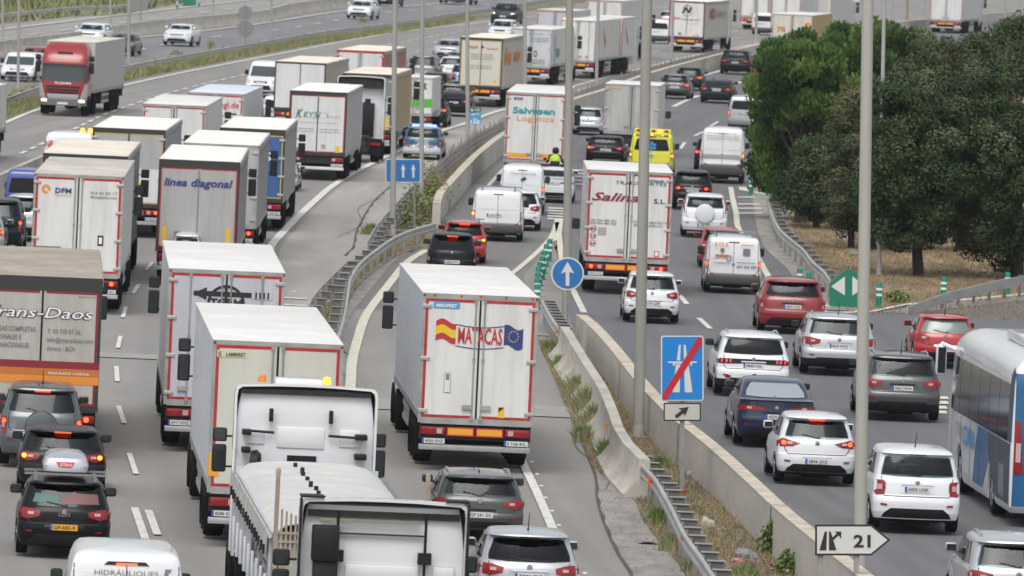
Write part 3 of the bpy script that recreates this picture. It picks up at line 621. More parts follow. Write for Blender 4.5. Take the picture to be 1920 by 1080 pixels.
def tractor_back(t,y0,W_,Ht,cm,variant,zf=1.0):
    """the rear of a sleeper cab with its wind deflector; rear wall at y0, towards +y the cab."""
    hw=W_/2
    B=Body([(zf-.2,y0,y0+2.1,hw*.95),(zf+.3,y0,y0+2.2,hw*.97),(Ht-.75,y0,y0+2.1,hw*.97),(Ht-.4,y0+.01,y0+1.8,hw*.94),(Ht-.13,y0+.04,y0+1.5,hw*.9)],(0,),None,rc=.10,rf=.3,bow=.0,n=4,pr=1,pf=.97)
    c=B.build('cab',[cm],t)
    k=MB() # deflector shell: arch of sections, open to the rear
    sec=[(-hw,0),(-hw,.84),(-hw*.985,.93),(-hw*.93,.97),(-hw*.4,.995),(0,1),(hw*.4,.995),(hw*.93,.97),(hw*.985,.93),(hw,.84),(hw,0)]; dp={1:.08,2:.16,3:.42}[variant]
    zb0=Ht-1.2; rings=[]
    for y,sc_,dz in ((y0-dp,1,0),(y0+.3,1,-.02),(y0+1.0,.97,-.12),(y0+1.7,.9,-.45)):
        rings.append([(x*sc_,y,zb0+(Ht-zb0)*v+dz*(v>.1)) for x,v in sec])
    n=len(sec)
    for th in (0,.035):
        for r in rings: pass
    vs=[];fs=[]
    for r in rings: vs+=r
    for r in rings: vs+=[(x*.965,y,z-.045) for x,y,z in r]
    R=len(rings)
    for i in range(R-1):
        for j in range(n-1):
            fs.append((i*n+j,i*n+j+1,(i+1)*n+j+1,(i+1)*n+j)); o=R*n; fs.append((o+i*n+j,o+(i+1)*n+j,o+(i+1)*n+j+1,o+i*n+j+1))
    for j in range(n-1): fs.append((j,R*n+j,R*n+j+1,j+1))
    k.add(vs,fs,0,True); k.build('wind_deflector',cm,t,sharp=35)
    for sg in (1,-1):
        k=MB(); a,b=sorted((sg*hw,sg*(hw-.04))); k.box(a,b,y0-dp,y0+.02,zf-.1,Ht-1.2,0,c=.012); k.build('side_fairing',cm if variant!=2 else M_BLACK,t)
    k=MB(); k.box(-hw*.9,hw*.9,y0-.05,y0+.0,Ht-(.20 if variant==1 else .30),Ht-(.12 if variant==1 else .2)); k.build('deflector_shadow',M_DMET,t)  # thin dark box stands in for the shadow beneath the deflector
    # embossed panels
    if variant==1:
        for (a,b,z0,z1) in ((-.5,.35,Ht-1.15,Ht-.78),(-.62,.42,Ht-2.0,Ht-1.5),(-1.05,-.72,Ht-1.1,Ht-.85),(.62,1.0,Ht-1.1,Ht-.8)):
            k=MB(); k.box(a,b,y0-.028,y0+.01,z0,z1,0,c=.014); k.build('pressed_panel',cm,t)
        k=MB(); k.box(-.3,.22,y0-.04,y0,Ht-1.42,Ht-1.28); k.build('vent',M_BLACK,t)
        for x,z,w in ((-1.05,Ht-.88,.16),(-1.05,Ht-1.2,.16),(1.0,Ht-.9,.22),(1.0,Ht-1.25,.22)):
            k=MB(); k.box(x-w/2,x+w/2,y0-.3,y0-.02,z-.05,z+.05,0,c=.02); k.build('clamp',M_BLACK,t)
        for x0,x1,z in ((-1.0,-.55,Ht-.86),(.42,.95,Ht-.9),(.35,.95,Ht-1.62),(-1.0,-.75,Ht-1.5)):
            k=MB(); k.tube((x0,y0-.1,z),(x1,y0-.1,z-.02),.024 if z>Ht-1.5 else .05); k.build('hose',M_BLACK,t)
        for x in (-.62,.45): k=MB(); k.box(x-.035,x+.035,y0-.2,y0-.05,Ht-.68,Ht-.45); k.build('bracket',M_BLACK,t)
        k=MB(); k.lathe([(.10,-.12),(.24,-.1),(.27,0),(.2,.08)],'x',(-.86,y0-.3,Ht-1.45),16); k.build('coil_hose',M_BLACK,t)
        for x in (-.78,.38): k=MB(); k.lathe([(.001,.13),(.06,.12),(.075,.05),(.08,0)],'z',(x,y0+.45,Ht-.01),12); k.build('beacon',M_ORL if x>0 else mat('beacon_amber',(.75,.22,.02),.3,coat=.5),t)
        k=MB(); k.box(-.55,.32,y0+.5,y0+1.1,Ht-.1,Ht+.06,0,c=.05); k.build('roof_unit',cm,t)
    if variant==2:
        for i,z in enumerate((Ht-.98,Ht-1.32,Ht-1.66,Ht-1.78,Ht-2.0)):
            k=MB(); k.box(-.55,.55,y0-.03,y0+.01,z-.24,z,0,c=.03); k.box(.75,1.08,y0-.03,y0+.01,z-.24,z,0,c=.03); k.build('pressed_panel',cm,t)
        k=MB(); k.box(-1.06,-.66,y0-.36,y0-.02,Ht-.95,Ht-.42,0,c=.03); k.box(-1.03,-.68,y0-.3,y0-.02,Ht-2.4,Ht-.95,0,c=.02)
        for i in range(8): k.box(-1.02,-.69,y0-.315,y0-.3,Ht-1.2-i*.11,Ht-1.16-i*.11)
        k.build('intake_stack',M_BLACK,t)
        k=MB(); k.box(-.95,.55,y0-.12,y0-.06,Ht-.36,Ht-.31); k.build('light_bar',M_CHR,t)
        for x in (-.68,.62):
            k=MB(); k.tube((x,y0-.2,Ht-.2),(x,y0-.12,Ht-1.35),.022,n=6); k.box(x-.1,x+.1,y0-.2,y0-.05,Ht-.95,Ht-.78); k.build('support_strut',M_BLACK,t)
        for x0,x1,z in ((-.72,.62,Ht-.55),): k=MB(); k.box(x0,x1,y0-.07,y0-.03,z,z+.025); k.build('cable_tray',M_INK,t)
        k=MB(); k.box(.86,1.22,y0-.15,y0-.02,Ht-1.5,Ht-1.44); k.build('bracket',M_BLACK,t)
        for sg in (1,-1):
            k=MB(); x=sg*hw; k.box(x-.03 if sg>0 else x-.01,x+.01 if sg>0 else x+.03,y0-.3,y0-.14,Ht-1.75,Ht-.02,0,c=.01); a,b=sorted((sg*hw,sg*(hw-.35))); k.box(a,b,y0-.2,y0+.2,Ht-.02,Ht+.015,0,c=.01); k.build('fairing_edge',M_BLACK,t)
    if variant==3:
        k=MB(); k.box(-hw*.9,hw*.9,y0-.3,y0-.0,Ht-.55,Ht-.12); k.build('deflector_cavity_shade',M_DMET,t)  # dark block fills the open hollow in place of its inner shade
        k=MB(); k.box(.1,.62,y0-.35,y0-.02,Ht-2.7,Ht-1.2,0,c=.03); k.build('intake_stack',M_BLACK,t)
        for i in range(5): k=MB(); k.box(-.95,.05,y0-.03,y0,Ht-1.0-i*.4,Ht-.98-i*.4); k.build('pressed_panel',cm,t)
    for sg in (1,-1):
        for z0,z1 in ((Ht-1.75,Ht-1.25),(Ht-1.2,Ht-.95)):
            k=MB(); x=sg*(hw+.16); k.box(x-.13,x+.13,y0+1.75,y0+1.87,z0,z1,0,c=.04); k.tube((sg*hw*.9,y0+1.8,z0+.1),(x,y0+1.8,z0+.1),.02,n=5); o=k.build('mirror',M_BLACK,t)
            k=MB(); k.box(x-.1,x+.1,y0+1.744,y0+1.75,z0+.03,z1-.03); k.build('mirror_glass',M_MIR,o)
# ================================================================= SETTING
class Line:
    def __init__(s,px,h=0,pre=None,post=None):
        p=sorted([(G(x,y,h).y,G(x,y,h).x) for x,y in px])
        if pre: p=[(pre[1],pre[0])]+p
        if post: p=p+[(q[1],q[0]) for q in post]
        s.p=p
    def __call__(s,Y):
        p=s.p; n=len(p)
        if Y<=p[0][0]: m=(p[1][1]-p[0][1])/(p[1][0]-p[0][0]); return p[0][1]+m*(Y-p[0][0])
        if Y>=p[-1][0]: m=(p[-1][1]-p[-2][1])/(p[-1][0]-p[-2][0]); return p[-1][1]+m*(Y-p[-1][0])
        for i in range(n-1):
            if Y<=p[i+1][0]: break
        x0,y0=p[i];x1,y1=p[i+1];h=x1-x0;t=(Y-x0)/h
        d=lambda k:((p[min(n-1,k+1)][1]-p[max(0,k-1)][1])/(p[min(n-1,k+1)][0]-p[max(0,k-1)][0]))
        return (2*t**3-3*t**2+1)*y0+(t**3-2*t*t+t)*h*d(i)+(-2*t**3+3*t*t)*y1+(t**3-t*t)*h*d(i+1)
    @property
    def a(s): return s.p[0][0]
    @property
    def b(s): return s.p[-1][0]
wall9=Line([(818,385),(825,362),(840,345),(880,302),(910,275),(950,247),(1072,187),(1135,167),(1220,136),(1335,105),(1440,80)],.95,post=[(35,800),(62,960),(100,1150),(180,1500)])
C2=Line([(505,470),(530,437),(580,387),(630,345),(692,310),(750,282),(825,247),(870,233),(915,215),(955,203)],0,pre=(-6.6,225))
railL=Line([(0,187),(78,160),(236,122),(478,79),(605,58),(734,42),(905,16)],.75,pre=(-27.5,300),post=[(12,960),(50,1300)])
barrL=Line([(0,77),(140,60),(200,50),(300,37),(480,21),(555,5)],.9,pre=(-38,380),post=[(0,1000),(30,1300)])
rail2=Line([(0,25),(145,12),(225,9)],.75,pre=(-50,560),post=[(-20,1150)])
wallR=Line([(1087,589),(1100,597),(1142,640),(1175,680),(1190,700),(1240,755),(1285,797),(1305,810),(1350,847),(1405,897),(1470,957),(1525,1002),(1590,1055),(1630,1085)],.95,pre=(9.3,115))
jers=Line([(1058,612),(1075,640),(1104,687),(1128,724),(1148,770),(1167,818),(1208,861)],.85)
soilL=Line([(1003,590),(1013,650),(1040,710),(1072,790),(1095,840),(1120,885),(1182,930),(1210,985),(1255,1042),(1290,1085)],0,pre=(4.2,120))
gutL=Line([(1098,845),(1117,895),(1121,940),(1135,985),(1160,1040),(1185,1080)],0,pre=(3.2,120))
C4=Line([(1075,1078),(1040,1002),(1005,922),(971,850),(960,515),(1012,470),(1035,445)],0)
C3=Line([(640,790),(657,725),(660,680),(670,640),(687,592),(725,540),(767,490),(800,470),(915,350),(942,320)],0)
gorL=Line([(600,540),(585,560),(575,582),(567,620),(566,700),(630,510),(655,487),(690,452),(705,425),(730,395),(775,347)],.75)
gorR=Line([(817,417),(780,427),(742,442),(705,467),(675,492),(657,520),(652,545),(645,590),(632,635),(618,700)],.75)
railR=Line([(1440,365),(1445,390),(1460,425),(1477,442),(1505,465),(1525,490),(1545,507),(1557,525)],.75)
edgeR=lambda Y: railR(Y)-.25 if Y<378 else lerpt([(378,9.8),(420,12.5),(500,17),(600,26),(700,50),(900,110),(1300,260)],Y)
A_L=asphalt('asphalt_light',(.278,.265,.247),(.212,.203,.192)); A_R=asphalt('asphalt_dark',(.158,.157,.163),(.118,.118,.125),.35); A_M=asphalt('asphalt_mid',(.20,.192,.182),(.155,.15,.145))
CONC=mat('concrete',(.52,.485,.43),.85,noise=.32,scale=(1.2,.5,1.6),bump=.2,detail=8); CONC2=mat('concrete_pale',(.57,.54,.485),.85,noise=.20,scale=(.6,.35,.9),detail=9,lo=.3,hi=.6)
GUT=mat('gutter_concrete',(.32,.30,.275),.9,noise=.35,scale=(2,.7,1)); SOIL=mat('soil',(.27,.20,.145),.95,c2=(.09,.065,.047),noise=.5,scale=(2.4,.8,1),detail=8,bump=.5)
DRY=mat('dry_ground',(.30,.22,.125),.95,c2=(.13,.095,.055),noise=.4,scale=(1.3,.16,1),detail=8,lo=.38,hi=.62); FIELD=mat('verge',(.23,.21,.13),.95,c2=(.10,.12,.05),noise=.5,scale=(.8,.15,1),detail=7)
LINE=mat('line_paint',(.66,.65,.61),.7,noise=.32,scale=(5,1.2,5),detail=6,lo=.3,hi=.5); LINEY=mat('line_paint_cream',(.62,.60,.49),.7,noise=.25,scale=(4,1.2,4),detail=6,lo=.3,hi=.5)
CRK=mat('joint_dark',(.10,.093,.085),.9,noise=.4,scale=(2,2,2))
def lref(Y): return C1(Y)+3.5 if Y<284 else (C2(Y) if Y<480 else wall9(Y)-4.4)
def rref(Y): return C6(Y) if Y<440 else wall9(Y)+7.3
def ribbon(name,fl,fr,Y0,Y1,z,m,kind='structure',step=4,parent=None,nx=1,ref=None):
    b=MB(); n=max(2,int((Y1-Y0)/step)); vs=[]
    for i in range(n+1):
        Y=Y0+(Y1-Y0)*i/n; l=fl(Y);r=fr(Y)
        for j in range(nx+1): vs.append((l+(r-l)*j/nx,Y,z))
    b.add(vs,[(i*(nx+1)+j,i*(nx+1)+j+1,(i+1)*(nx+1)+j+1,(i+1)*(nx+1)+j) for i in range(n) for j in range(nx)])
    o=b.build(name,m,parent); tag(o,kind=kind)
    if ref:
        ul=o.data.uv_layers.new(name='lane')
        for lp in o.data.loops:
            v=o.data.vertices[lp.vertex_index].co; ul.data[lp.index].uv=((v.x-ref(v.y))/3.5,v.y/50)
    return o
C1=Line([(290,1075),(265,990),(250,872),(228,780),(220,703),(223,643),(232,587),(252,542),(280,500)],0)
C6=Line([(1830,1005),(1400,760),(1370,690),(1322,607),(1290,564),(1255,450),(1270,300),(1278,273),(1312,252),(1337,234),(1395,200)],0)
b=MB(); b.add([(-900,20,-.12),(900,20,-.12),(1500,5200,-.12),(-1500,5200,-.12)],[(0,1,2,3)]); tag(b.build('ground',FIELD),kind='structure')
ribbon('motorway',railL,lambda Y:soilL(Y) if Y<249 else (lerpt([(249,2.2),(300,1.6),(325,1.2),(327,-2.6)],Y) if Y<330 else wall9(Y)-.1),110,1500,0,A_L,ref=lref)
ribbon('right_carriageway',lambda Y:wallR(Y)+.1 if Y<246 else lerpt([(246,2.0),(262,1.75),(288,1.55),(319,1.6),(335,.2),(350,-1.2),(380,-.8),(401,.2)],Y) if Y<401 else wall9(Y)+.15,
       lambda Y:26 if Y<266 else (edgeR(Y) if Y>270 else 9.9),110,1500,.012,A_R,ref=rref)
ribbon('central_ramp',lambda Y:C3(Y)-.9 if Y<340 else wall9(Y)+.15,lambda Y:max(C4(Y),0)+.4 if Y<326 else lerpt([(326,1.9),(350,-.5),(382,-.2)],Y),262,402,.008,A_M,ref=lambda Y:C3(Y)+.3)
exl=lambda X: G(1560,600).y+(X-G(1560,600).x)*(G(1920,555).y-G(1560,600).y)/(G(1920,555).x-G(1560,600).x)
b=MB(); b.add([(9.3,265.5,.011),(60,265.5,.011),(60,exl(60)+6,.011),(9.3,exl(9.3)+1,.011)],[(0,1,2,3)]); tag(b.build('exit_road',A_R),kind='structure')
b=MB(); b.add([(12.5,exl(12.5)-2.2,.02),(60,exl(60)-8,.02),(60,exl(60)+8,.02),(11.5,exl(11.5)+1,.02)],[(0,1,2,3)]); tag(b.build('exit_shoulder',A_L),kind='structure')
ribbon('left_highway',barrL,railL,300,1500,-.03,mat('asphalt_far',(.21,.21,.215),.9,noise=.2,scale=(.3,.03,1)))
ribbon('far_left_road',lambda Y:rail2(Y),lambda Y:barrL(Y),300,1500,-.035,mat('asphalt_far2',(.30,.29,.275),.9,noise=.15,scale=(.3,.03,1)))
ribbon('right_verge',lambda Y:edgeR(Y) if Y>272 else 9.9,lambda Y:edgeR(Y)+80 if Y>272 else 9.95,268,640,-.01,DRY)
ribbon('rail_kerb',lambda Y:railR(Y)-.5,lambda Y:railR(Y)+.9,274,376,.022,GUT)
dt=Line([(1540,395),(1562,418),(1588,448),(1602,478)],0); ribbon('ditch_lining',lambda Y:dt(Y)-.18,lambda Y:dt(Y)+.2,dt.a,dt.b,.02,GUT,step=2)
ribbon('rail_verge',lambda Y:railL(Y)-1.6,lambda Y:railL(Y)+.85,300,1400,.012,FIELD)
ribbon('soil_strip',soilL,lambda Y:wallR(Y)-.05,120,249,.016,SOIL,nx=3)
ribbon('gutter',gutL,soilL,120,203,.02,GUT)
ribbon('gutter_joint',lambda Y:gutL(Y)-.035,lambda Y:gutL(Y)+.03+.03*math.sin(Y*1.7),120,206,.026,CRK,step=2)
ribbon('gore_island',lambda Y:gorL(Y)+.02,lambda Y:(gorR(Y)-.02) if Y<327 else wall9(Y)-.3,225,372,.02,SOIL)
ribbon('gore_edge',lambda Y:gorR(Y)+.02,lambda Y:C3(Y)-.45 if Y>240 else gorR(Y)+.3,228,322,.018,GUT)
ribbon('ramp_shoulder',lambda Y:C2(Y)+.35,lambda Y:gorL(Y)-.02 if Y<372 else wall9(Y)-1.3,235,560,.009,mat('shoulder_pale',(.36,.34,.315),.9,noise=.25,scale=(.6,.05,1)))
ribbon('wall_verge',lambda Y:wall9(Y)-1.3,lambda Y:wall9(Y)-.02,372,900,.016,SOIL)
# dark joint along the ramp shoulder
j1=Line([(745,340),(730,352),(700,380),(670,432),(662,465),(647,480)],0)
ribbon('shoulder_joint',lambda Y:j1(Y)-.035,lambda Y:j1(Y)+.035+.03*math.sin(Y),j1.a,j1.b,.03,CRK,step=1.5)
def mark(px=None,w=.15,m=LINE,name='lane_marking',z=.034,f=None,Y0=None,Y1=None,dash=None,phase=0):
    f=f or Line(px); Y0=Y0 or f.a; Y1=Y1 or f.b; b=MB(); segs=[]
    if dash:
        Y=Y0+phase
        while Y<Y1: segs.append((Y,min(Y1,Y+dash[0]))); Y+=sum(dash)
    else: segs=[(Y0,Y1)]
    for a,c in segs:
        n=max(1,int((c-a)/3)); vs=[]
        for i in range(n+1):
            Y=a+(c-a)*i/n; x=f(Y); vs+=[(x-w/2,Y,z),(x+w/2,Y,z)]
        b.add(vs,[(2*i,2*i+1,2*i+3,2*i+2) for i in range(n)])
    o=b.build(name,m); tag(o,kind='structure'); return o
C1=Line([(290,1075),(265,990),(250,872),(228,780),(220,703),(223,643),(232,587),(252,542),(280,500)],0)
for a,b_ in (((252,954),(277,1027)),((278,959),(295,1005)),((242,852),(255,891)),((222,763),(233,796)),((218,689),(220,717)),((226,632),(221,654)),((236,577),(230,597)),((260,535),(249,552)),((286,493),(274,508))):
    ya,yb=G(*a),G(*b_); bb=MB(); w=.16 if b_[1]>900 else .12; bb.add([(ya.x-w/2,ya.y,.034),(ya.x+w/2,ya.y,.034),(yb.x+w/2,yb.y,.034),(yb.x-w/2,yb.y,.034)],[(0,1,2,3)]); tag(bb.build('lane_marking',LINE),kind='structure')
mark(f=lambda Y:C2(Y)-7.0,w=.14,Y0=150,Y1=480,dash=(5,12)); mark(f=lambda Y:C2(Y)-3.5,w=.14,Y0=300,Y1=480,dash=(5,12))
mark(f=lambda Y:wall9(Y)-4.4-3.5,Y0=486,Y1=1000,dash=(5,12)); mark(f=lambda Y:wall9(Y)-4.4-7,Y0=486,Y1=1000,dash=(5,12)); mark(f=lambda Y:wall9(Y)-4.3,Y0=487,Y1=1200,w=.22)
for n_,(f_,a_,b__) in enumerate(((lambda Y:C4(Y)+1.6+.25*math.sin(Y*.33),190,212),(lambda Y:C2(Y)+2.2+.3*math.sin(Y*.2),310,350))):
    ribbon('crack_line',lambda Y:f_(Y)-.010,lambda Y:f_(Y)+.012,a_,b__,.03,CRK,step=.8)
mark(f=C2,w=.30,Y0=C2.a+60,Y1=C2.b,name='edge_line')
mark([(1078,1085),(1040,1002),(1005,922),(971,850),(955,800)],w=.19,name='edge_line'); mark([(640,790),(650,760),(657,725),(660,680),(670,640),(687,592),(725,540),(767,490),(800,470)],w=.27,m=LINEY,name='edge_line')
mark([(960,515),(1012,470),(1035,443),(1044,418)],w=.2,m=LINEY,name='edge_line'); mark([(1044,415),(1048,440),(1054,490),(1072,540),(1095,588)],w=.2,m=LINEY,name='edge_line')
mark([(900,368),(915,350),(933,330),(945,317)],w=.17,m=LINE,name='edge_line')
for x,y in ((1048,392),(1047,397),(1047,402),(1047,407),(1047,412),(1078,320),(1079,326),(1078,332),(1076,339),(1075,346)):
    g=G(x,y); bb=MB(); w=.42; bb.box(g.x-w,g.x+w,g.y-.55,g.y+.55,.030,.034); tag(bb.build('hatch_marking',LINE),kind='structure')
bb=MB(); a,b_,c,d=G(1040,413),G(1056,413),G(1052,450),G(1036,455); bb.add([(p.x,p.y,.033) for p in (a,b_,c,d)],[(0,1,2,3)]); tag(bb.build('gore_paint',LINEY),kind='structure')
C6=Line([(1400,760),(1370,690),(1322,607),(1290,564),(1255,450),(1270,300),(1278,273),(1312,252),(1337,234),(1395,200)],0)
for a,b_ in (((1274,555),(1288,572)),((1310,598),(1332,618)),((1276,280),(1284,268)),((1302,256),(1318,248)),((1330,239),(1346,229)),((1825,1003),(1850,1012))):
    ya,yb=G(*a),G(*b_); bb=MB(); w=.17; bb.add([(ya.x-w/2,ya.y,.034),(ya.x+w/2,ya.y,.034),(yb.x+w/2,yb.y,.034),(yb.x-w/2,yb.y,.034)],[(0,1,2,3)]); tag(bb.build('lane_marking',LINE),kind='structure')
mark([(1370,352),(1374,375),(1380,400),(1385,430),(1425,492),(1439,517),(1470,560)],w=.22,m=LINEY,name='edge_line'); mark([(1370,352),(1392,352),(1415,362),(1440,366)],w=.35,m=LINEY,name='edge_line')
mark([(1320,142),(1345,135),(1410,117),(1440,108)],w=.3,name='edge_line'); mark([(1262,201),(1285,190),(1310,180)],w=.3,name='lane_marking'); mark([(1370,161),(1385,156),(1410,149)],w=.25)
mark(f=lambda Y:wallR(Y)+.9,Y0=130,Y1=232,w=.14,name='edge_line')
for y,x0,x1 in ((371,1383,1415),(384,1383,1424),(392,1383,1428),(401,1385,1430),(575,1541,1557),(588,1541,1560),(748,1752,1778),(757,1752,1778),(766,1757,1775),(775,1760,1775)):
    a,b_=G(x0,y),G(x1,y); bb=MB(); bb.add([(a.x,a.y-.6,.034),(b_.x,b_.y-.6,.034),(b_.x,b_.y+.6,.034),(a.x,a.y+.6,.034)],[(0,1,2,3)]); tag(bb.build('hatch_marking',LINEY),kind='structure')
for pts,w in (([(1540,585),(1570,588),(1600,587),(1628,583)],.9),([(1575,598),(1622,588),(1700,572),(1800,564),(1920,553),(2000,546)],.9)):
    bb=MB(); q=[G(*p) for p in pts]; vs=[]
    for p in q: vs+=[(p.x,p.y-w/2,.034),(p.x,p.y+w/2,.034)]
    bb.add(vs,[(2*i,2*i+2,2*i+3,2*i+1) for i in range(len(q)-1)]); tag(bb.build('edge_line',LINE),kind='structure')
edgeL=Line([(0,235),(75,205),(235,160),(480,110),(740,62),(900,43)],0)
mark(f=edgeL,Y0=380,Y1=900,w=.28,name='edge_line'); mark(f=lambda Y:edgeL(Y)+3.6,Y0=380,Y1=900,w=.2,dash=(3.5,2.5)); mark(f=lambda Y:edgeL(Y)+7.2 if Y>400 else edgeL(400)+7.2,Y0=340,Y1=900,w=.16,dash=(5,12),phase=8)
l4=Line([(200,82),(250,72),(375,59),(480,46),(652,20),(770,11)],0); mark(f=l4,Y0=520,Y1=1100,w=.32,name='edge_line'); mark(f=lambda Y:l4(Y)+3.6,Y0=450,Y1=1100,w=.24,dash=(5,12)); mark(f=lambda Y:railL(Y)-2.2,Y0=430,Y1=1100,w=.3,dash=(2.6,1.6))
l5=Line([(0,56),(212,30),(425,5)],0); mark(f=l5,Y0=560,Y1=1000,w=.35,name='edge_line'); mark(f=lambda Y:l5(Y)+3.7,Y0=560,Y1=1000,w=.26,dash=(7,12))
for i,(x,y) in enumerate(((989,845),(997,867),(1007,890),(1015,912),(1023,934),(1035,959),(1048,986),(1062,1014),(1097,1076),(551,547),(685,353),(845,0+268))):
    g=G(x,y); bb=MB(); bb.box(g.x-.045,g.x+.045,g.y-.06,g.y+.06,.0,.028,0,c=.008); tag(bb.build('road_stud',mat('stud_white',(.75,.73,.68),.6)),(['topmost','second from the top','third from the top','fourth from the top','fifth from the top','fourth from the bottom','third from the bottom','second from the bottom','lowest'][i]+' small white stud beside the edge line below the flag-banner lorry') if i<9 else ['small white stud lying on asphalt right of the arrow logo lorry','small white stud on the pale shoulder left of the two-arrow sign','small white stud on the shoulder behind the police car'][i-9],'road stud','studs along the edge line')
g1,g2=G(548,583),G(548,560)
for y in (559,572):
    a,b_=G(515,y),G(575,y+3); bb=MB(); bb.add([(a.x,a.y-.35,.034),(b_.x,b_.y-.35,.034),(b_.x,b_.y+.35,.034),(a.x,a.y+.35,.034)],[(0,1,2,3)]); tag(bb.build('hatch_marking',LINE),kind='structure')
# tyre-smoothed bands, patches and transverse joints
for f0,f1,Y0,Y1 in ((lambda Y:C1(Y)-3.4,lambda Y:C1(Y)+2.2,G(220,672).y,G(220,663).y),(lambda Y:C3(Y)-.4 if Y>205 else -4,lambda Y:C4(Y)+2.1,G(880,776).y,G(880,756).y),(lambda Y:C4(Y)-3,lambda Y:C4(Y)+1.8,G(1050,632).y,G(1050,629).y)):
    ribbon('road_patch',f0,f1,Y0,Y1,.024,mat('patch_pale',(.335,.325,.305),.9,noise=.2,scale=(2,2,2)),step=1)
# -------- barriers
def wall(name,f,Y0,Y1,h,th,m,label,group=None,prof=None,z=0,step=4,capm=None):
    b=MB(); n=max(2,int((Y1-Y0)/step)); pts=[(f(Y0+(Y1-Y0)*i/n),Y0+(Y1-Y0)*i/n,z) for i in range(n+1)]
    b.sweep(pts,prof or [(-th/2,-.1),(-th/2,h),(th/2,h),(th/2,-.1)])
    o=b.build(name,m); o.location=(0,0,0); tag(o,label,'barrier',group)
    if capm:
        b=MB(); b.sweep(pts,[(-th/2-.004,h-.03),(-th/2-.004,h+.012),(th/2+.004,h+.012),(th/2+.004,h-.03)]); b.build('coping',capm,o)
    return o
NJ=[(-.30,-.1),(-.30,.08),(-.24,.10),(-.11,.34),(-.075,.85),(.075,.85),(.11,.34),(.24,.10),(.30,.08),(.30,-.1)]
COPE=mat('coping_buff',(.60,.53,.43),.85,noise=.3,scale=(2,1.4,1),detail=7)
wall('concrete_barrier',wallR,118,wallR.b-.5,.95,.3,CONC2,'long pale concrete wall with buff top between weedy strip and right carriageway',capm=COPE)
wall('concrete_barrier',wall9,wall9.a+2,900,.95,.3,CONC2,'curved pale concrete wall splitting the lorry lanes from the right carriageway',capm=COPE)
wj=Line([(1058,612),(1075,640),(1104,687),(1128,724),(1148,770),(1162,803)],.85)
JP=[(-.42,-.1),(-.42,.08),(-.34,.12),(-.15,.38),(-.11,.85),(.13,.85),(.16,-.1)]
wall('jersey_barrier',jers,wj.a+.5,jers.b,.85,.3,CONC,'weathered concrete safety barrier with amber reflectors running behind tall grass',prof=JP)
wall('jersey_barrier',jers,jers.a,wj.a+.35,.85,.3,CONC,'last concrete safety barrier block, open end facing the near guardrail',prof=JP)
for x,y,i in ((1045,620,0),(1077,672,1),(1109,729,2),(1138,798,3)):
    g=G(x,y,.62); b=MB(); b.box(g.x-.06,g.x+.06,g.y-.03,g.y+.03,-.06,.06); b.v=[(a,c,d+.62) for a,c,d in b.v]; tag(b.build('reflector',mat('amber_reflector',(.55,.25,.02),.35)),'amber reflector '+['nearest the round arrow sign','second back from the round arrow sign','third back from the round arrow sign','lowest and nearest the camera'][i]+' on grey safety barrier','reflector','amber reflectors on the barrier')
wall('concrete_barrier',barrL,420,1300,.9,.35,CONC,'old brownish concrete barrier between the two far left carriageways',prof=[(-.45,-.1),(-.4,.1),(-.15,.4),(-.12,.9),(.12,.9),(.15,.4),(.4,.1),(.45,-.1)])
medf=lambda Y:C2(Y)-11.5
wall('concrete_barrier',medf,235,425,.9,.3,CONC,'pale median barrier at the left edge beside the dark cars',prof=[(-.3,-.1),(-.11,.4),(-.09,.9),(.09,.9),(.11,.4),(.3,-.1)])
GR=mat('rail_steel',(.50,.50,.485),.5,.35,noise=.25,scale=(1.5,.5,2)); GRD=mat('rail_post',(.17,.165,.155),.65,.2,noise=.4,scale=(4,4,4)); GRD2=mat('rail_post_pale',(.36,.36,.35),.6,.3,noise=.3,scale=(4,4,4))
def guardrail(f,Y0,Y1,label,side=1,sp=2.0,h=.75,step=2,pm=GRD,maxp=95,end=False,rm=GR,double=False):
    t=empty('guardrail',(f(Y0),Y0,0),0,label,'guardrail','steel guardrails along the carriageways'); ox,oy=f(Y0),Y0
    n=max(2,int((Y1-Y0)/step)); pts=[(f(Y0+(Y1-Y0)*i/n)-ox,(Y1-Y0)*i/n,h) for i in range(n+1)]
    if end: pts[0]=(pts[0][0],pts[0][1],h-.1)
    b=MB(); s=-side
    b.sweep(pts,[(0,0),(s*.045,-.035),(s*.045,-.10),(0,-.135),(0,-.175),(s*.045,-.21),(s*.045,-.275),(0,-.31),(-s*.012,-.31),(-s*.012,0)],0,False); b.build('rail',rm,t)
    if double: b=MB(); b.sweep([(x+side*.6,y,z) for x,y,z in pts],[(0,0),(side*.045,-.05),(side*.045,-.26),(0,-.31)],0); b.build('rail',rm,t)
    k=int((Y1-Y0)/sp); sp2=(Y1-Y0)/k
    if k>maxp: sp2=(Y1-Y0)/maxp; k=maxp
    base=MB(); base.box(-.04,.05,-.09,.09,-.75,-.04,1); base.box(-.02,.30 ,-.085,.085,-.24,-.02,0); base.box(-.03,.32,-.12,.12,-.022,-.006,1)
    if side<0: base.v=[(-x,y,z) for x,y,z in base.v]
    me=None
    for i in range(k+1):
        Y=Y0+sp2*i
        if me is None: o=base.build('post',[pm,GRD2],t); me=o.data
        else: o=link('post',me,t)
        o.location=(f(Y)-ox+side*.08,Y-Y0,h)
    return t
guardrail(railL,380,1150,'long guardrail on green verge between oncoming lorries and left highway',side=-1,sp=4,step=6)
guardrail(rail2,600,1000,'far guardrail in front of the shrubs at the top left',side=-1,sp=4,step=6)
gl2=Line([(690,452),(705,425),(730,395),(775,347)],.75); gl1=Line([(600,540),(585,560),(575,582),(567,620),(566,700),(630,510),(655,487)],.75)
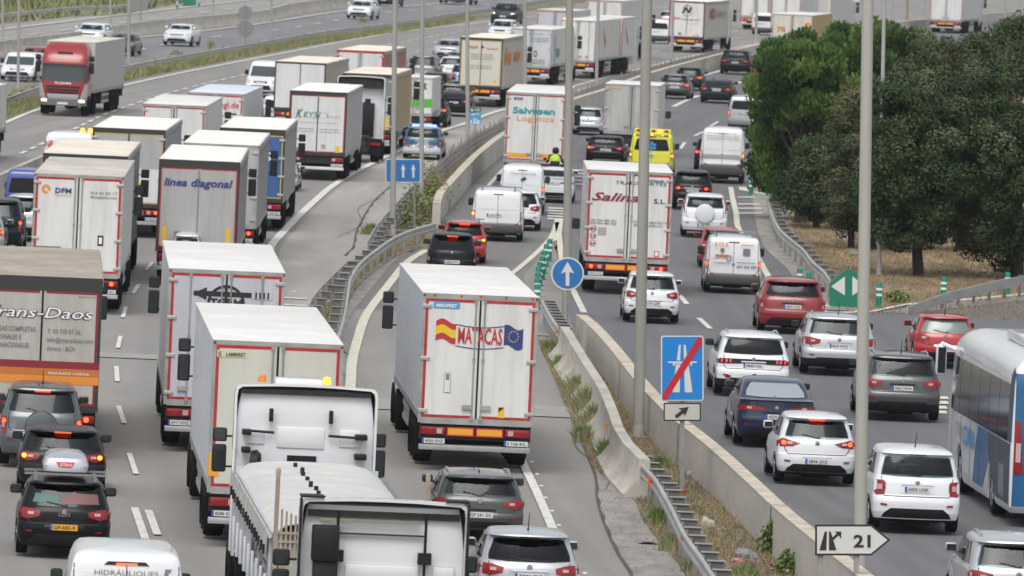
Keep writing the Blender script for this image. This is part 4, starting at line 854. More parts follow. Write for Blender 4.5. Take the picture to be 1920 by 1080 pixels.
guardrail(gl1,gl1.a,gl1.b,'dull guardrail on the lorry side of the gore, ladder-like posts behind',side=1,step=1,sp=4)
guardrail(gl2,gl2.a,gl2.b,'short guardrail curving up towards the blue two-arrow sign',side=1,step=1,sp=4)
guardrail(gorR,gorR.a,gorR.b,'bright curved guardrail on the ramp side of the gore',side=-1,step=1,sp=4)
nr=Line([(1190,853),(1212,877),(1230,897),(1260,950),(1285,1000),(1315,1042),(1340,1080),(1400,1175)],.75)
guardrail(nr,nr.a,nr.b,'near steel guardrail with orange reflectors below the round-arrow lamp post',side=1,step=1,sp=2,end=True)
nr2=Line([(1017,562),(1032,590),(1047,612)],.75); guardrail(nr2,nr2.a,nr2.b,'bent scrap of guardrail in front of the round arrow sign',side=1,step=1,sp=1.5)
guardrail(railR,railR.a,railR.b,'guardrail beside the exit hatching running in front of the trees',side=1,step=1.5,sp=3.6)
for i,(x,y) in enumerate(((1220,902),(1282,1008),(1475,447),(1505,472),(1525,498))):
    g=G(x,y,.6); b=MB(); b.add([(g.x-.06,g.y-.09,.75),(g.x-.06,g.y-.09,.48),(g.x+.06,g.y-.09,.48)],[(0,1,2)]); b.box(g.x-.05,g.x+.05,g.y-.08,g.y-.05,.5,.72)
    tag(b.build('reflector',mat('orange_reflector',(.62,.14,.02),.4)),'orange reflector on the '+['near guardrail, upper of two','near guardrail, lower of two','exit guardrail, farthest one','exit guardrail, middle one','exit guardrail, nearest one'][i],'reflector','orange reflectors on guardrails')
# low guardrail at right
a=G(1700,560,.5);b_=G(1777,545,.6);c_=G(1865,525,.75);d_=G(1990,503,.75)
t=empty('guardrail',(a.x,a.y,0),0,'low guardrail rising out of the dry grass by the exit road','guardrail','steel guardrails along the carriageways')
b=MB(); b.sweep([(0,0,.25),(b_.x-a.x,b_.y-a.y,.55),(c_.x-a.x,c_.y-a.y,.72),(d_.x-a.x,d_.y-a.y,.75)],[(0,0),(0,-.3),(.05,-.3),(.05,0)]); b.build('rail',GR,t)
for i in range(9):
    k=.12+i*.1; X=(d_.x-a.x)*k;Y=(d_.y-a.y)*k; b=MB(); b.box(X-.05,X+.05,Y+.06,Y+.2,0,.28+.45*min(1,k*1.4)); b.build('post',GRD,t)
# mesh fences beside wall9
def fence(f,Y0,Y1,label,h=1.0,pn=2.5):
    t=empty('wire_fence',(f(Y0),Y0,0),0,label,'fence','grey wire fences beside the curved wall'); n=int((Y1-Y0)/pn); mm=mat('fence_wire',(.22,.21,.20),.7); b=MB(); pb=[]
    for i in range(n):
        Ya,Yb=Y0+i*pn,Y0+(i+1)*pn
        for j in range(9):
            Y=Ya+(Yb-Ya)*j/9; x=f(Y)-f(Y0); b.box(x-.012,x+.012,Y-Y0-.02,Y-Y0+.02,.05,h-.12+.1*R_.random())
        xa,xb=f(Ya)-f(Y0),f(Yb)-f(Y0)
        for z in (.3,.55,.8): b.tube((xa,Ya-Y0,z),(xb,Yb-Y0,z),.012,n=4,cap=False)
        pb.append((xa,Ya-Y0))
    b.build('mesh_panel',mm,t)
    for x,y in pb[:60]: k=MB(); k.tube((x,y,0),(x+R_.uniform(-.12,.12),y+R_.uniform(-.1,.1),h+.12),.028,n=5); k.build('post',M_GREY,t)
fence(lambda Y:wall9(Y)-1.15,355,470,'leaning wire fence between the km sign and the curved wall')
fence(lambda Y:wall9(Y)-1.15,490,640,'far wire fence below the big white road train',pn=4)
for f_,Y0_,Y1_,sp_ in ((wallR,150,244,24.3),(wall9,wall9.a+4,520,28)):
    Y=Y0_
    while Y<Y1_:
        b=MB(); x=f_(Y); b.box(x-.162,x-.148,Y-.035,Y+.035,.0,.93); b.box(x-.156,x+.156,Y-.03,Y+.03,.955,.967); tag(b.build('wall_joint',CRK),kind='structure'); Y+=sp_
# -------- lamp posts
def lamp(bx,by,tx,wb,label,wt=None,group='tall lamp posts across the motorway',hh=15,m=None,hb=0,arm=1):
    g=G(bx,by,hb); s=F/(Vector((g.x,g.y,hb))-Vector((0,0,H))).dot(fw); r=wb/s/2
    # lean measured against the picture's top edge
    hv=(by-0)/s if by>0 else 5; lean=((tx-bx)/s)/hv if hv>0 else 0
    lean+=0.045; t=empty('lamp_post',g,0,label,'lamp post',group)
    m=m or mat('pole_grey',(.36,.365,.35),.55,.1,noise=.12,scale=(3,3,.4))
    r1=(wt or wb*.8)/s/2; X=lambda z:lean*z*-1 if False else (lean-.045*2)*z
    e=(tx-bx)/s/hv-(-.045)
    k=MB(); zt=hh; 
    # camera roll turns a plumb line by ROLL, so the post's own lean is what is left over
    dx=lambda z:((tx-bx)/max(1,by))*z*1.0+(.045)*z*0
    q=(tx-bx)/max(1.,by) - math.tan(ROLL)
    k.tube((0,0,0),(q*zt,0,zt),r,r*max(.55,1-(1-r1/r)*zt/max(hv,1)),n=12); k.build('pole',m,t)
    k=MB(); k.lathe([(r*1.7,0),(r*1.7,.03),(r*1.15,.05),(r*1.1,.25),(r,.3)],'z',(0,0,0),12); k.build('base_flange',m,t)
    for sg in ((1,-1) if arm==2 else (1,)):
        k=MB(); k.tube((q*zt,0,zt),(q*zt+sg*1.8,0,zt+.35),.05,n=6); a=k.build('arm',m,t)
        k=MB(); k.box(q*zt+sg*1.6,q*zt+sg*2.4,-.15,.15,zt+.27,zt+.42,0,c=.04); k.build('luminaire',M_GREY,a)
    return t
PALE=mat('pole_pale',(.42,.41,.375),.6,noise=.1,scale=(3,3,.3))
lamp(1611,1120,1625,25,'thick pale lamp post rising in front of the white crossover behind the exit 21 sign',22,m=PALE)
PMID=mat('pole_mid',(.33,.32,.29),.6,noise=.15,scale=(3,3,.3))
lamp(1197,820,1213,22,'pale lamp post standing in the weedy strip left of the motorway-end sign',20,m=PMID)
lamp(1062,612,1068,17,'lamp post rising behind the round blue arrow sign',14,m=PMID)
lamp(736,445,741,11.5,'grey lamp post just left of the blue two-arrow sign',9)
lamp(790,405,792,9,'grey lamp post rising behind the right edge of the two-arrow sign',8)
lamp(877,265,876,8,'grey lamp post in front of the cream lorry with orange lettering',7)
lamp(985,232,984,7.5,'grey lamp post overlapping the teal-lettered white lorry',7)
lamp(1118,168,1122,6.5,'grey lamp post in front of the white road train doors',6)
lamp(1259,124,1262,6,'thin lamp post left of the lorry with the round N emblem',5.5)
lamp(1417,82,1419,6,'thin lamp post in front of the small white van at the top',5.5)
for i,(x,y,tx,w,l) in enumerate(((5,78,5,5,'thin lamp post at the extreme left beside the old concrete barrier'),(34,165,36,6,'thin lamp post in front of the white oncoming van'),(207,52,207,5,'thin lamp post above the white car behind the red lorry'),(241,120,242,7,'lamp post at the tail of the red cab lorry'),(400,28,400,4.5,'thin far lamp post right of the lone white saloon'),(508,74,509,5,'thin lamp post on the verge above the short white truck'),(743,40,744,6,'thin lamp post overlapping the guardrail right of the white off-roader'))):
    lamp(x,y,tx,w,l,group='thin lamp posts along the left highway')
RUST=mat('pole_rust',(.33,.26,.20),.7,noise=.3,scale=(3,3,.6))
for i,(x,y,w,l) in enumerate(((1570,60,4,'small far lamp post just right of the ochre lorry'),(1586,66,4.5,'far lamp post beside the small red lorry cab'),(1673,45,3.5,'thin pale lamp post left of the thin brown one'),(1701,45,4.5,'thin brown lamp post left of the far white trailer'),(1735,40,3.5,'thin grey lamp post touching the far white trailer'),(1770,58,4.5,'rusty thin lamp post in front of the far white trailer'),(1884,45,4,'thin lamp post near the top right corner'),(1596,42,3.5,'thin post under the small white far sign'))):
    lamp(x,y,x,w,l,group='far lamp posts beyond the trees',m=RUST if i in (3,5) else None,hh=13)
lamp(1648,515,1657,9,'metal lamp post with square footing among the dark trees, top above the pines',7,hh=16,m=mat('pole_silver',(.42,.43,.42),.5,.2))
# -------- signs
def board(t,shape,y,c,name='panel',parent=None,th=.03):
    b=MB(); n=len(shape); b.add([(x,y,z) for x,z in shape]+[(x,y+th,z) for x,z in shape],[tuple(range(n)),tuple(range(2*n-1,n-1,-1))]+[(i,n+i,n+(i+1)%n,(i+1)%n) for i in range(n)]); return b.build(name,c if not isinstance(c,str) else INK[c],t)
def rrect(x0,x1,z0,z1,r,n=4):
    out=[]
    for cx,cz,a in ((x1-r,z1-r,0),(x0+r,z1-r,90),(x0+r,z0+r,180),(x1-r,z0+r,270)):
        for i in range(n+1): an=math.radians(a+90*i/n); out.append((cx+r*math.cos(an),cz+r*math.sin(an)))
    return out
def arrow(cx,cz,h,w,hd,hw_,ang=0):
    p=[(-w/2,-h/2),(w/2,-h/2),(w/2,h/2-hd),(hw_/2,h/2-hd*1.15),(0,h/2),(-hw_/2,h/2-hd*1.15),(-w/2,h/2-hd)]
    c,s=math.cos(ang),math.sin(ang); return [(cx+x*c-z*s,cz+x*s+z*c) for x,z in p]
def sign(px,py,label,cat='sign',lean=.045): # origin at ground
    g=G(px,py); t=empty('road_sign',g,0,label,cat); t.rotation_euler=(0,-lean,0); return t,SC(px,py)
# round arrow
t,s=sign(1064,622,'round blue sign with white up arrow on the lamp post foot'); s=s; zc=(622-512)/s; r=31/s
circ=lambda r,cx=0,cz=0,n=32:[(cx+r*math.cos(i*math.tau/n),cz+r*math.sin(i*math.tau/n)) for i in range(n)]
t.location.y-=.35
board(t,circ(r,0,zc),-.02,'signwhite','panel'); board(t,circ(r*.91,0,zc),-.026,'signblue','blue_disc',th=.005); board(t,arrow(0,zc,r*1.45,r*.22,r*.62,r*.8),-.033,'signwhite','arrow',th=.005)
k=MB(); k.tube((0,.05,0),(0,.05,zc+r*.6),.035); k.build('post',M_MET,t)
# two arrows
t,s=sign(777,432,'blue rectangular sign with two white arrows beside the grey lamp post'); X0,X1=(723-777)/s,(789-777)/s; z1=(432-298)/s; z0=(432-342)/s
board(t,rrect(X0,X1,z0,z1,.06),-.02,'signwhite'); board(t,rrect(X0+.03,X1-.03,z0+.03,z1-.03,.05),-.026,'signblue','blue_field',th=.005)
for px in (756,775): board(t,arrow((px-777)/s,(z0+z1)/2,.5,.075,.2,.18),-.033,'signwhite','arrow',th=.005)
k=MB(); k.tube((0,.05,0),(0,.05,z1),.04); k.build('post',M_MET,t)
# end of motorway
t,s=sign(1279,930,'blue motorway-end sign with red diagonal bar above a small arrow plate'); W0=40/s; zc=(930-690)/s; hh=61/s
board(t,rrect(-W0,W0,zc-hh,zc+hh,.05),-.02,'signwhite'); fld=rrect(-W0*.94,W0*.94,zc-hh*.965,zc+hh*.965,.04); board(t,fld,-.026,'motor','blue_field',th=.005)
q=lambda u,v:((u-.5)*2*W0,zc+hh-v*2*hh)
for pts in ([(.42,.14),(.47,.14),(.45,.38),(.37,.38)],[(.53,.14),(.58,.14),(.62,.38),(.54,.38)],[(.17,.395),(.84,.395),(.84,.42),(.73,.42),(.73,.46),(.69,.46),(.69,.43),(.33,.43),(.33,.46),(.28,.46),(.28,.42),(.17,.42)],[(.35,.44),(.46,.44),(.44,.87),(.27,.87)],[(.54,.44),(.65,.44),(.74,.87),(.56,.87)]):
    board(t,[q(u,v) for u,v in reversed(pts)],-.033,'signwhite','motorway_symbol',th=.005)
board(t,[q(u,v) for u,v in ((.04,.90),(.04,.985),(.13,.985),(.96,.12),(.96,.02),(.87,.02))],-.040,'signred','red_bar',th=.005)
z2=(930-772)/s; w2=35/s; h2=17/s
board(t,rrect(-w2,w2,z2-h2,z2+h2,.03),-.02,'black','arrow_plate'); board(t,rrect(-w2*.93,w2*.93,z2-h2*.86,z2+h2*.86,.02),-.026,mat('sign_buff',(.50,.49,.44),.5),'plate_field',th=.005); board(t,arrow(0,z2,.36,.075,.17,.22,-math.radians(52)),-.033,'black','arrow',th=.005)
k=MB(); k.box(-.05,.05,.02,.10,0,zc+hh*.8); k.build('post',M_MET,t); k=MB(); k.tube((0,.06,0),(0,.06,.12),.1); k.build('footing',mat('footing_red',(.35,.06,.03),.7),t)
# exit 21
t,s=sign(1575,1175,'white arrow-shaped exit 21 sign with black border on two posts'); X=lambda p:(p-1575)/s; Z=lambda p:(1175-p)/s
def arr(i): return [(X(1528)+i,Z(1041)+i),(X(1634)-i*.4,Z(1041)+i),(X(1669)-i*1.5,Z(1012)),(X(1634)-i*.4,Z(983)-i),(X(1528)+i,Z(983)-i)]
board(t,arr(0),-.02,'black'); board(t,arr(.035),-.026,'signwhite','white_field',th=.005)
for pts in ([(1536,1031),(1549,1031),(1550,996),(1546,996)],[(1554,1031),(1568,1031),(1562,1012),(1572,1003),(1577,1009),(1577,996),(1564,996),(1569,999),(1561,1007),(1557,996),(1554,996)]):
    board(t,[(X(a),Z(b)) for a,b in pts],-.033,'black','exit_symbol',th=.005)
b=MB(); text(b,'21',X(1600),X(1632),Z(1025),22/s*1.05,-.034,0,.03); b.build('lettering',M_INK,t)
for p in (1538,1606): k=MB(); k.box(X(p)-.05,X(p)+.05,.012,.10,0,Z(1000)); k.build('post',M_MET,t)
# km sign
t,s=sign(891,290,'small green and blue road number and kilometre sign beside the lamp post'); Z=lambda p:(290-p)/s; X=lambda p:(p-891)/s
for i,(y0,y1,c,tx) in enumerate(((202,210,'signgreen','E-15'),(211,218,'sky','AP-7'),(218,233,'sky',None))):
    board(t,rrect(X(880),X(902),Z(y1),Z(y0),.02),-.02,c); b=MB()
    if tx: text(b,tx,X(883),X(899),Z(y1)+.04,(y1-y0-2)/s*.8,-.024,0,.02)
    else: text(b,'km',X(887),X(895),Z(224),.08,-.024,0,.02); b.build('lettering',INK['white'],t); b=MB(); text(b,'150',X(882),X(900),Z(232),.17,-.024,0,.04)
    b.build('lettering',INK['white'],t)
k=MB(); k.tube((0,.04,0),(0,.04,Z(205)),.03); k.build('post',M_MET,t)
# diverge sign
t,s=sign(1591,577,'green diverge sign with white triangles at the nose of the exit'); X=lambda p:(p-1591)/s; Z=lambda p:(577-p)/s
board(t,[(X(1555),0),(X(1627),0),(X(1627),Z(532)),(X(1599),Z(506)),(X(1585),Z(506)),(X(1555),Z(532))],-.05,'signgreen',th=.3)
for pts in ([(1558,537),(1584,518),(1584,554)],[(1624,537),(1598,554),(1598,518)]): board(t,[(X(a),Z(b)) for a,b in pts],-.062,'signwhite','chevron',th=.008)
for x in (1565,1617): k=MB(); k.box(X(x)-.04,X(x)+.04,.26,.32,0,Z(520)); k.build('post',M_GREY,t)
# grey sign backs far left
t,s=sign(460,88,'two grey round sign backs on one post above the guardrail'); 
for cy,r in ((54,16),(24,13)): board(t,circ(r/s,0,(88-cy)/s),0,M_GREY,'sign_back')
k=MB(); k.tube((0,-.05,0),(0,-.05,(88-8)/s),.05); k.build('post',M_MET,t)
t,s=sign(264,42,'square grey louvred sign back near the top left'); board(t,rrect(-21/s,13/s,(42-20)/s,(42+8)/s,.05),0,M_GREY,'sign_back'); k=MB(); k.tube((0,-.05,0),(0,-.05,2.2),.05); k.build('post',M_MET,t)
t,s=sign(1597,35,'tiny white far sign above the small red lorry cab'); board(t,rrect(-14/s,14/s,32/s,42/s,.02),0,'signwhite'); k=MB(); k.tube((0,.05,0),(0,.05,1.8),.05); k.build('post',M_MET,t)
t,s=sign(355,11,'far green diverge sign at the top left edge'); board(t,[(-12/s,0),(12/s,0),(12/s,12/s),(-12/s,12/s)],0,'signgreen',th=.2)
# delineators
DG='green and white flexible post, '
dl=[(1029,490,'farthest of the cluster in the gore'),(1023,500,'second farthest in the gore cluster'),(1019,513,'third farthest in the gore cluster'),(1016,524,'fourth farthest in the gore cluster'),(1011,536,'middle of the gore cluster'),(1008,545,'fourth nearest in the gore cluster'),(1007,556,'third nearest in the gore cluster'),(1006,567,'second nearest in the gore cluster'),(1006,580,'nearest of the gore cluster'),
(1408,365,'standing alone behind the white panel van'),(1447,368,'beside the start of the exit guardrail'),(1498,547,'left of two behind the red off-roader'),(1515,555,'right of two behind the red off-roader'),(1534,577,'just left of the green diverge sign'),(1647,575,'just right of the thick lamp post'),(1768,563,'in front of the low guardrail, left one'),(1888,554,'in front of the low guardrail, right one'),(285,13,'far one, leftmost by the top-left green sign'),(332,16,'far one, just left of the top-left green sign'),(373,12,'far one, right of the top-left green sign')]
GRN=mat('delineator_green',(.004,.20,.13),.5); 
for x,y,l in dl:
    g=G(x,y); t=empty('delineator_post',g,0,DG+l,'bollard','green delineator posts'); r=.095
    k=MB(); k.lathe([(r*1.5,0),(r*1.5,.03),(r,.05),(r,.72),(r*.8,.76),(.001,.77)],'z',(0,0,0),12); k.build('post',GRN,t)
    for z in (.34,.52): k=MB(); k.lathe([(r,z-.001),(r+.006,z),(r+.006,z+.075),(r,z+.076)],'z',(0,0,0),12); k.build('reflective_band',INK['white'],t)
# -------- vegetation
def leafmat(name,c,c2,rough=.6):
    m=mat(name,c,rough,c2=c2,noise=.5,scale=(.9,.9,.9),detail=3,lo=.35,hi=.65,spec=.14); return m
BARK=mat('bark',(.045,.035,.028),.9,noise=.4,scale=(6,6,2))
def tree(name,px,py,cx,cy,rx,ry,mats,label,n=38,lpc=230,ls=.15,cr=.75,pine=False,seed=1,trunk=.2,bend=0,depth=None,group=None,skirt=None):
    rnd=random.Random(seed); g=G(px,py); s=SC(px,py); t=empty(name,g,0,label,'tree',group)
    C=Vector(((cx-px)/s-.045*(py-cy)/s,0,(py-cy)/s)); RX,RZ=rx/s,ry/s; RY=depth or max(RX,RZ)*.8
    k=MB(); pts=[Vector((0,0,0)),Vector((bend*.5,0,C.z*.3)),Vector((bend+C.x*.2,0,C.z*.55)),Vector((C.x*.6,0,C.z))]
    for i,(a,b) in enumerate(zip(pts,pts[1:])): k.tube(a,b,trunk*(1-.22*i),trunk*(1-.22*(i+1)),n=9)
    cl=[]
    for i in range(n):
        while True:
            v=Vector((rnd.uniform(-1,1),rnd.uniform(-1,1),rnd.uniform(-1,1)))
            if .25<v.length<1: break
        v=v.normalized()*(v.length**.45)
        p=C+Vector((v.x*(RX-cr*.6),v.y*(RY-cr*.6),v.z*(RZ-cr*.6))); cl.append((p,cr*rnd.uniform(.65,1.25)))
    for i in range(0,n,3):
        p=cl[i][0]; a=pts[1]+(pts[3]-pts[1])*rnd.random(); mid=(a+p)/2+Vector((0,0,-.2)); k.tube(a,mid,trunk*.3,trunk*.2,n=5,cap=False); k.tube(mid,p,trunk*.2,trunk*.06,n=5,cap=False)
    k.build('trunk',BARK,t)
    vs=[];fs=[];ms=[]
    for p,r in cl:
        mi=rnd.choice((0,0,1,1,2)); 
        for j in range(lpc):
            d=Vector((rnd.gauss(0,1),rnd.gauss(0,1),rnd.gauss(0,1))).normalized(); q=p+Vector((d.x,d.y,d.z*.75))*r*(rnd.random()**.4)
            o=len(vs)
            if pine:
                up=(d*.6+Vector((0,0,1.1))).normalized(); L=ls*rnd.uniform(.7,1.25)
                for u in range(2):
                    u_=(up+Vector((rnd.uniform(-.4,.4),rnd.uniform(-.4,.4),0))).normalized(); sd=u_.cross(Vector((rnd.gauss(0,1),rnd.gauss(0,1),.1))).normalized()*ls*.30
                    o=len(vs); vs+=[q-sd,q+sd,q+u_*L+sd*.4,q+u_*L-sd*.4]; fs.append((o,o+1,o+2,o+3)); ms.append(mi)
            else:
                nrm=(d+Vector((rnd.gauss(0,.6),rnd.gauss(0,.6),rnd.gauss(0,.6)+.5))).normalized(); a=nrm.orthogonal().normalized(); an=rnd.random()*6.28; a=Matrix.Rotation(an,3,nrm)@a; b=nrm.cross(a)
                l=ls*rnd.uniform(.6,1.3); vs+=[q-a*l*.5,q-b*l*.28+a*.05*l,q+a*l*.5,q+b*l*.28]; fs.append((o,o+1,o+2,o+3)); ms.append(mi)
    me=bpy.data.meshes.new('crown'); me.from_pydata([tuple(v) for v in vs],[],fs)
    for m in mats: me.materials.append(m)
    me.polygons.foreach_set('material_index',ms); link('crown',me,t)
    return t
OK=[leafmat('oak_leaf',(.048,.078,.030),(.026,.045,.018)),leafmat('oak_leaf2',(.066,.098,.038),(.036,.058,.022)),leafmat('oak_leaf3',(.135,.16,.08),(.05,.072,.032))]
OL=[leafmat('olive_leaf',(.10,.115,.05),(.055,.066,.03)),leafmat('olive_leaf2',(.14,.145,.07),(.075,.08,.038)),leafmat('olive_leaf3',(.08,.10,.045),(.045,.06,.028))]
PN_=[leafmat('pine_needle',(.095,.175,.045),(.04,.085,.022)),leafmat('pine_needle2',(.17,.27,.07),(.085,.15,.04)),leafmat('pine_needle3',(.055,.105,.03),(.025,.058,.016))]
TG='trees in the exit island'
tree('pine_tree',1500,418,1492,150,92,100,PN_,'bright green bushy pine nearest the road, upper crown, leftmost of the trees',n=78,lpc=330,ls=.14,cr=.62,pine=True,seed=3,trunk=.25,group=TG)
tree('pine_tree',1525,414,1498,275,100,128,PN_,'dense dark-footed pine bulging over the exit guardrail',n=96,lpc=360,ls=.14,cr=.62,pine=True,seed=33,trunk=.25,group=TG)
tree('pine_tree',1490,372,1640,135,180,108,PN_,'wide bright green pine top behind the thick lamp post',n=120,lpc=330,ls=.14,cr=.62,pine=True,seed=4,trunk=.25,group=TG)
tree('oak_tree',1722,518,1712,300,128,190,OK,'dark holm oak with the bent trunk in the dry grass',n=130,lpc=460,ls=.125,cr=.62,seed=5,trunk=.21,bend=-.25,group=TG)
tree('oak_tree',1905,522,1880,295,135,222,OK,'dark holm oak at the right edge with trunk behind the low guardrail',n=150,lpc=460,ls=.125,cr=.62,seed=6,trunk=.27,group=TG)
tree('oak_tree',1632,468,1650,305,105,150,OK,'dark oak in the shade just right of the thick lamp post',n=80,lpc=420,ls=.125,cr=.62,seed=7,trunk=.22,group=TG)
tree('olive_tree',1595,466,1590,300,52,150,OL,'small olive-toned tree with thin pale trunk left of the thick lamp post',n=52,lpc=400,ls=.11,cr=.48,seed=8,trunk=.13,group=TG)
tree('oak_tree',1820,440,1795,175,140,125,[OL[2],OK[2],OL[0]],'brownish oak top behind the two dark oaks, centre right',n=96,lpc=420,ls=.125,cr=.62,seed=9,trunk=.25,group=TG)
tree('oak_tree',1935,425,1900,110,100,95,[OL[2],OK[1],OL[0]],'brownish oak top reaching the upper right corner',n=70,lpc=420,ls=.125,cr=.62,seed=10,trunk=.25,group=TG)
tree('oak_tree',1530,428,1535,335,85,92,OK,'low dark shrubby oak under the leftmost pine',n=60,lpc=400,ls=.125,cr=.55,seed=12,trunk=.15,group=TG)
tree('oak_tree',1800,470,1800,330,95,120,OK,'shaded oak filling the gap between the two big dark oaks',n=70,lpc=400,ls=.125,cr=.6,seed=14,trunk=.2,group=TG)
GRS=[leafmat('weed_green',(.17,.24,.07),(.10,.15,.045)),leafmat('weed_pale',(.30,.32,.17),(.20,.22,.11)),leafmat('weed_dry',(.36,.28,.15),(.24,.18,.09))]
def tuft(px,py,hpx,wpx,mi,label,n=160,seed=0,bushy=False,h0=0):
    rnd=random.Random(seed*7+int(px)); g=G(px,py); s=SC(px,py); h=hpx/s; w=wpx/s/2; b=MB(); vs=[];fs=[];ms=[]
    for i in range(n):
        x,y=rnd.gauss(0,w*.45),rnd.gauss(0,w*.6); hh=h*rnd.uniform(.45,1)*(1-.35*min(1,abs(x)/w))
        if bushy:
            z=hh*rnd.random(); q=Vector((x*1.1,y,z+.03)); nrm=Vector((rnd.gauss(0,1),rnd.gauss(0,1),rnd.gauss(.5,1))).normalized(); a=nrm.orthogonal().normalized(); b2=nrm.cross(a); l=rnd.uniform(.03,.075); o=len(vs)
            vs+=[q-a*l,q-b2*l*.6,q+a*l,q+b2*l*.6]; fs.append((o,o+1,o+2,o+3))
        else:
            dx,dy=rnd.gauss(0,.28)*hh+x*.25,rnd.gauss(0,.25)*hh; t_=rnd.uniform(.006,.014); o=len(vs)
            vs+=[Vector((x-t_,y,0)),Vector((x+t_,y,0)),Vector((x+dx*.4+t_*.8,y+dy*.4,hh*.6)),Vector((x+dx*.4-t_*.8,y+dy*.4,hh*.6)),Vector((x+dx,y+dy,hh))]; fs+=[(o,o+1,o+2,o+3),(o+3,o+2,o+4)]
            ms+= [mi if rnd.random()<.75 else 2]
        ms+=[mi if rnd.random()<.8 else 1]
    me=bpy.data.meshes.new('weed_clump'); me.from_pydata([tuple(v) for v in vs],[],fs)
    for m in GRS: me.materials.append(m)
    me.polygons.foreach_set('material_index',ms[:len(fs)]); o=link('weed_clump' if not bushy else 'bush',me); o.location=g; tag(o,label,'plant' if not bushy else 'bush','weeds on the median strips'); return o
tf=[(1052,690,40,34,0,'grass tuft left of the first amber reflector, farthest down the barrier'),(1078,745,70,38,1,'tall pale grass at the barrier foot by the second reflector'),(1096,775,85,44,1,'tallest pale grass clump leaning against the barrier'),(1112,800,70,40,1,'pale grass clump above the barrier block joint'),(1092,830,60,30,1,'grass clump at the asphalt edge beside the barrier'),(1135,862,62,34,0,'green grass tuft at the flared barrier foot'),(1030,660,34,24,0,'low green tuft near the bent guardrail scrap'),(1238,935,50,30,0,'tuft behind the near guardrail, topmost'),(1232,985,55,30,0,'green tuft in front of the near guardrail, middle'),(1255,1035,60,34,1,'pale tuft crowding the near guardrail low down'),(1300,1075,50,36,0,'tuft at the frame bottom below the near guardrail'),(1240,880,40,26,0,'tuft just right of the guardrail tip'),(1305,965,30,26,2,'dry tuft right of the sign post foot'),(1395,1085,42,50,0,'bright green low weeds at the frame bottom'),(1330,1040,40,30,2,'straw-coloured tuft among the guardrail posts'),(1265,845,32,40,2,'dry tuft at the wall foot by the thick strip'),(1160,735,26,22,2,'dry tuft between barrier top and wall'),(1220,800,34,30,2,'dry tuft behind the pale lamp post base'),
(696,440,34,34,0,'spiky green tuft in the tip of the gore')]
for i,a in enumerate(tf): tuft(a[0],a[1],a[2]*.78,a[3]*.9,*a[4:],seed=i,n=420)
for i,a in enumerate([(1448,1040,75,42,0,'leafy green shrub growing against the wall left of the exit sign'),(1475,1078,50,44,0,'dark weedy shrub beside the exit sign post'),(795,400,110,72,0,'tall green bush hiding the post of the two-arrow sign'),(785,425,80,60,1,'olive bush at the foot of the two-arrow sign'),(815,395,95,50,2,'brownish bush leaning on the curved wall end'),(765,430,60,36,1,'pale wispy bush right of the lamp post in the gore'),(878,290,34,22,0,'green weed at the foot of the lamp post by the fence'),(1683,566,26,40,0,'bright round bush in the dry grass by the exit'),(1576,575,16,22,0,'small bush at the wall')][:8]): tuft(*a,seed=60+i,n=1500 if a[2]>60 else 700,bushy=True)
for i,(x,y,h_,w_,l) in enumerate(((395,92,22,16,'shrubby weed by the left highway guardrail'),(680,42,10,18,'yellow-green bush in front of the white off-roader'),(570,75,14,30,'dry stalks behind the guardrail'),(330,105,12,26,'faint dry stalks behind the guardrail'),(40,150,16,50,'weeds in front of the white oncoming van'))): tuft(x,y,h_,w_,1,l,n=240,seed=90+i,bushy=True)
def scatter(name,label,fl,fr,Y0,Y1,n,m,sz,seed,blade=False,h=.18):
    rnd=random.Random(seed); vs=[];fs=[];ms=[]
    for i in range(n):
        Y=rnd.uniform(Y0,Y1); l,r=fl(Y),fr(Y); x=rnd.uniform(l,r); 
        if blade:
            hh=h*rnd.uniform(.4,1.2); w=sz*rnd.uniform(.5,1); dx=rnd.gauss(0,.5)*hh; o=len(vs); vs+=[(x-w,Y,0),(x+w,Y,0),(x+dx,Y+rnd.gauss(0,.3)*hh,hh)]; fs.append((o,o+1,o+2))
        else:
            q=sz*rnd.uniform(.3,1.4); o=len(vs); vs+=[(x+q*rnd.uniform(-1,1),Y+q*rnd.uniform(-1,1),q*rnd.uniform(0,.9)+.0) for _ in range(5)]; fs+=[(o,o+1,o+2),(o,o+2,o+3),(o+1,o+2,o+4),(o,o+3,o+4),(o+1,o+3,o+4)]; ms+=[rnd.randrange(len(m))]*4
        ms.append(rnd.randrange(len(m)))
    me=bpy.data.meshes.new(name); me.from_pydata(vs,[],fs)
    for q in m: me.materials.append(q)
    me.polygons.foreach_set('material_index',ms[:len(fs)]); o=link(name,me); o.location=(0,0,.015); tag(o,label,'ground cover',kind='stuff')
scatter('road_grit','grit and leaf crumbs along the gutter',lambda Y:gutL(Y)+.02,lambda Y:soilL(Y)+.2,150,200,1600,[mat('grit_brown',(.12,.08,.055),.9),mat('grit_pale',(.40,.37,.32),.9)],.018,11)
STN=[mat('stone_pale',(.42,.38,.32),.9),mat('stone_brown',(.20,.14,.10),.9),mat('stone_grey',(.28,.27,.25),.9)]
scatter('gravel','stones and litter on the weedy strip',lambda Y:soilL(Y)+.05,lambda Y:wallR(Y)-.3,150,248,6500,STN,.035,1)
scatter('dry_grass','dry grass on the weedy strip',lambda Y:soilL(Y)+.0,lambda Y:wallR(Y)-.2,150,248,15000,[GRS[2],mat('brown_stalk',(.17,.115,.07),.9),GRS[1]],.012,2,True,.15)
scatter('dry_grass','dry grass under the trees',lambda Y:edgeR(Y)+.6,lambda Y:edgeR(Y)+14,272,345,26000,[mat('shaded_straw',(.27,.20,.105),.9),mat('shaded_brown',(.19,.14,.08),.9)],.018,3,True,.09)  # grass colours darkened to paint in the shade under the trees
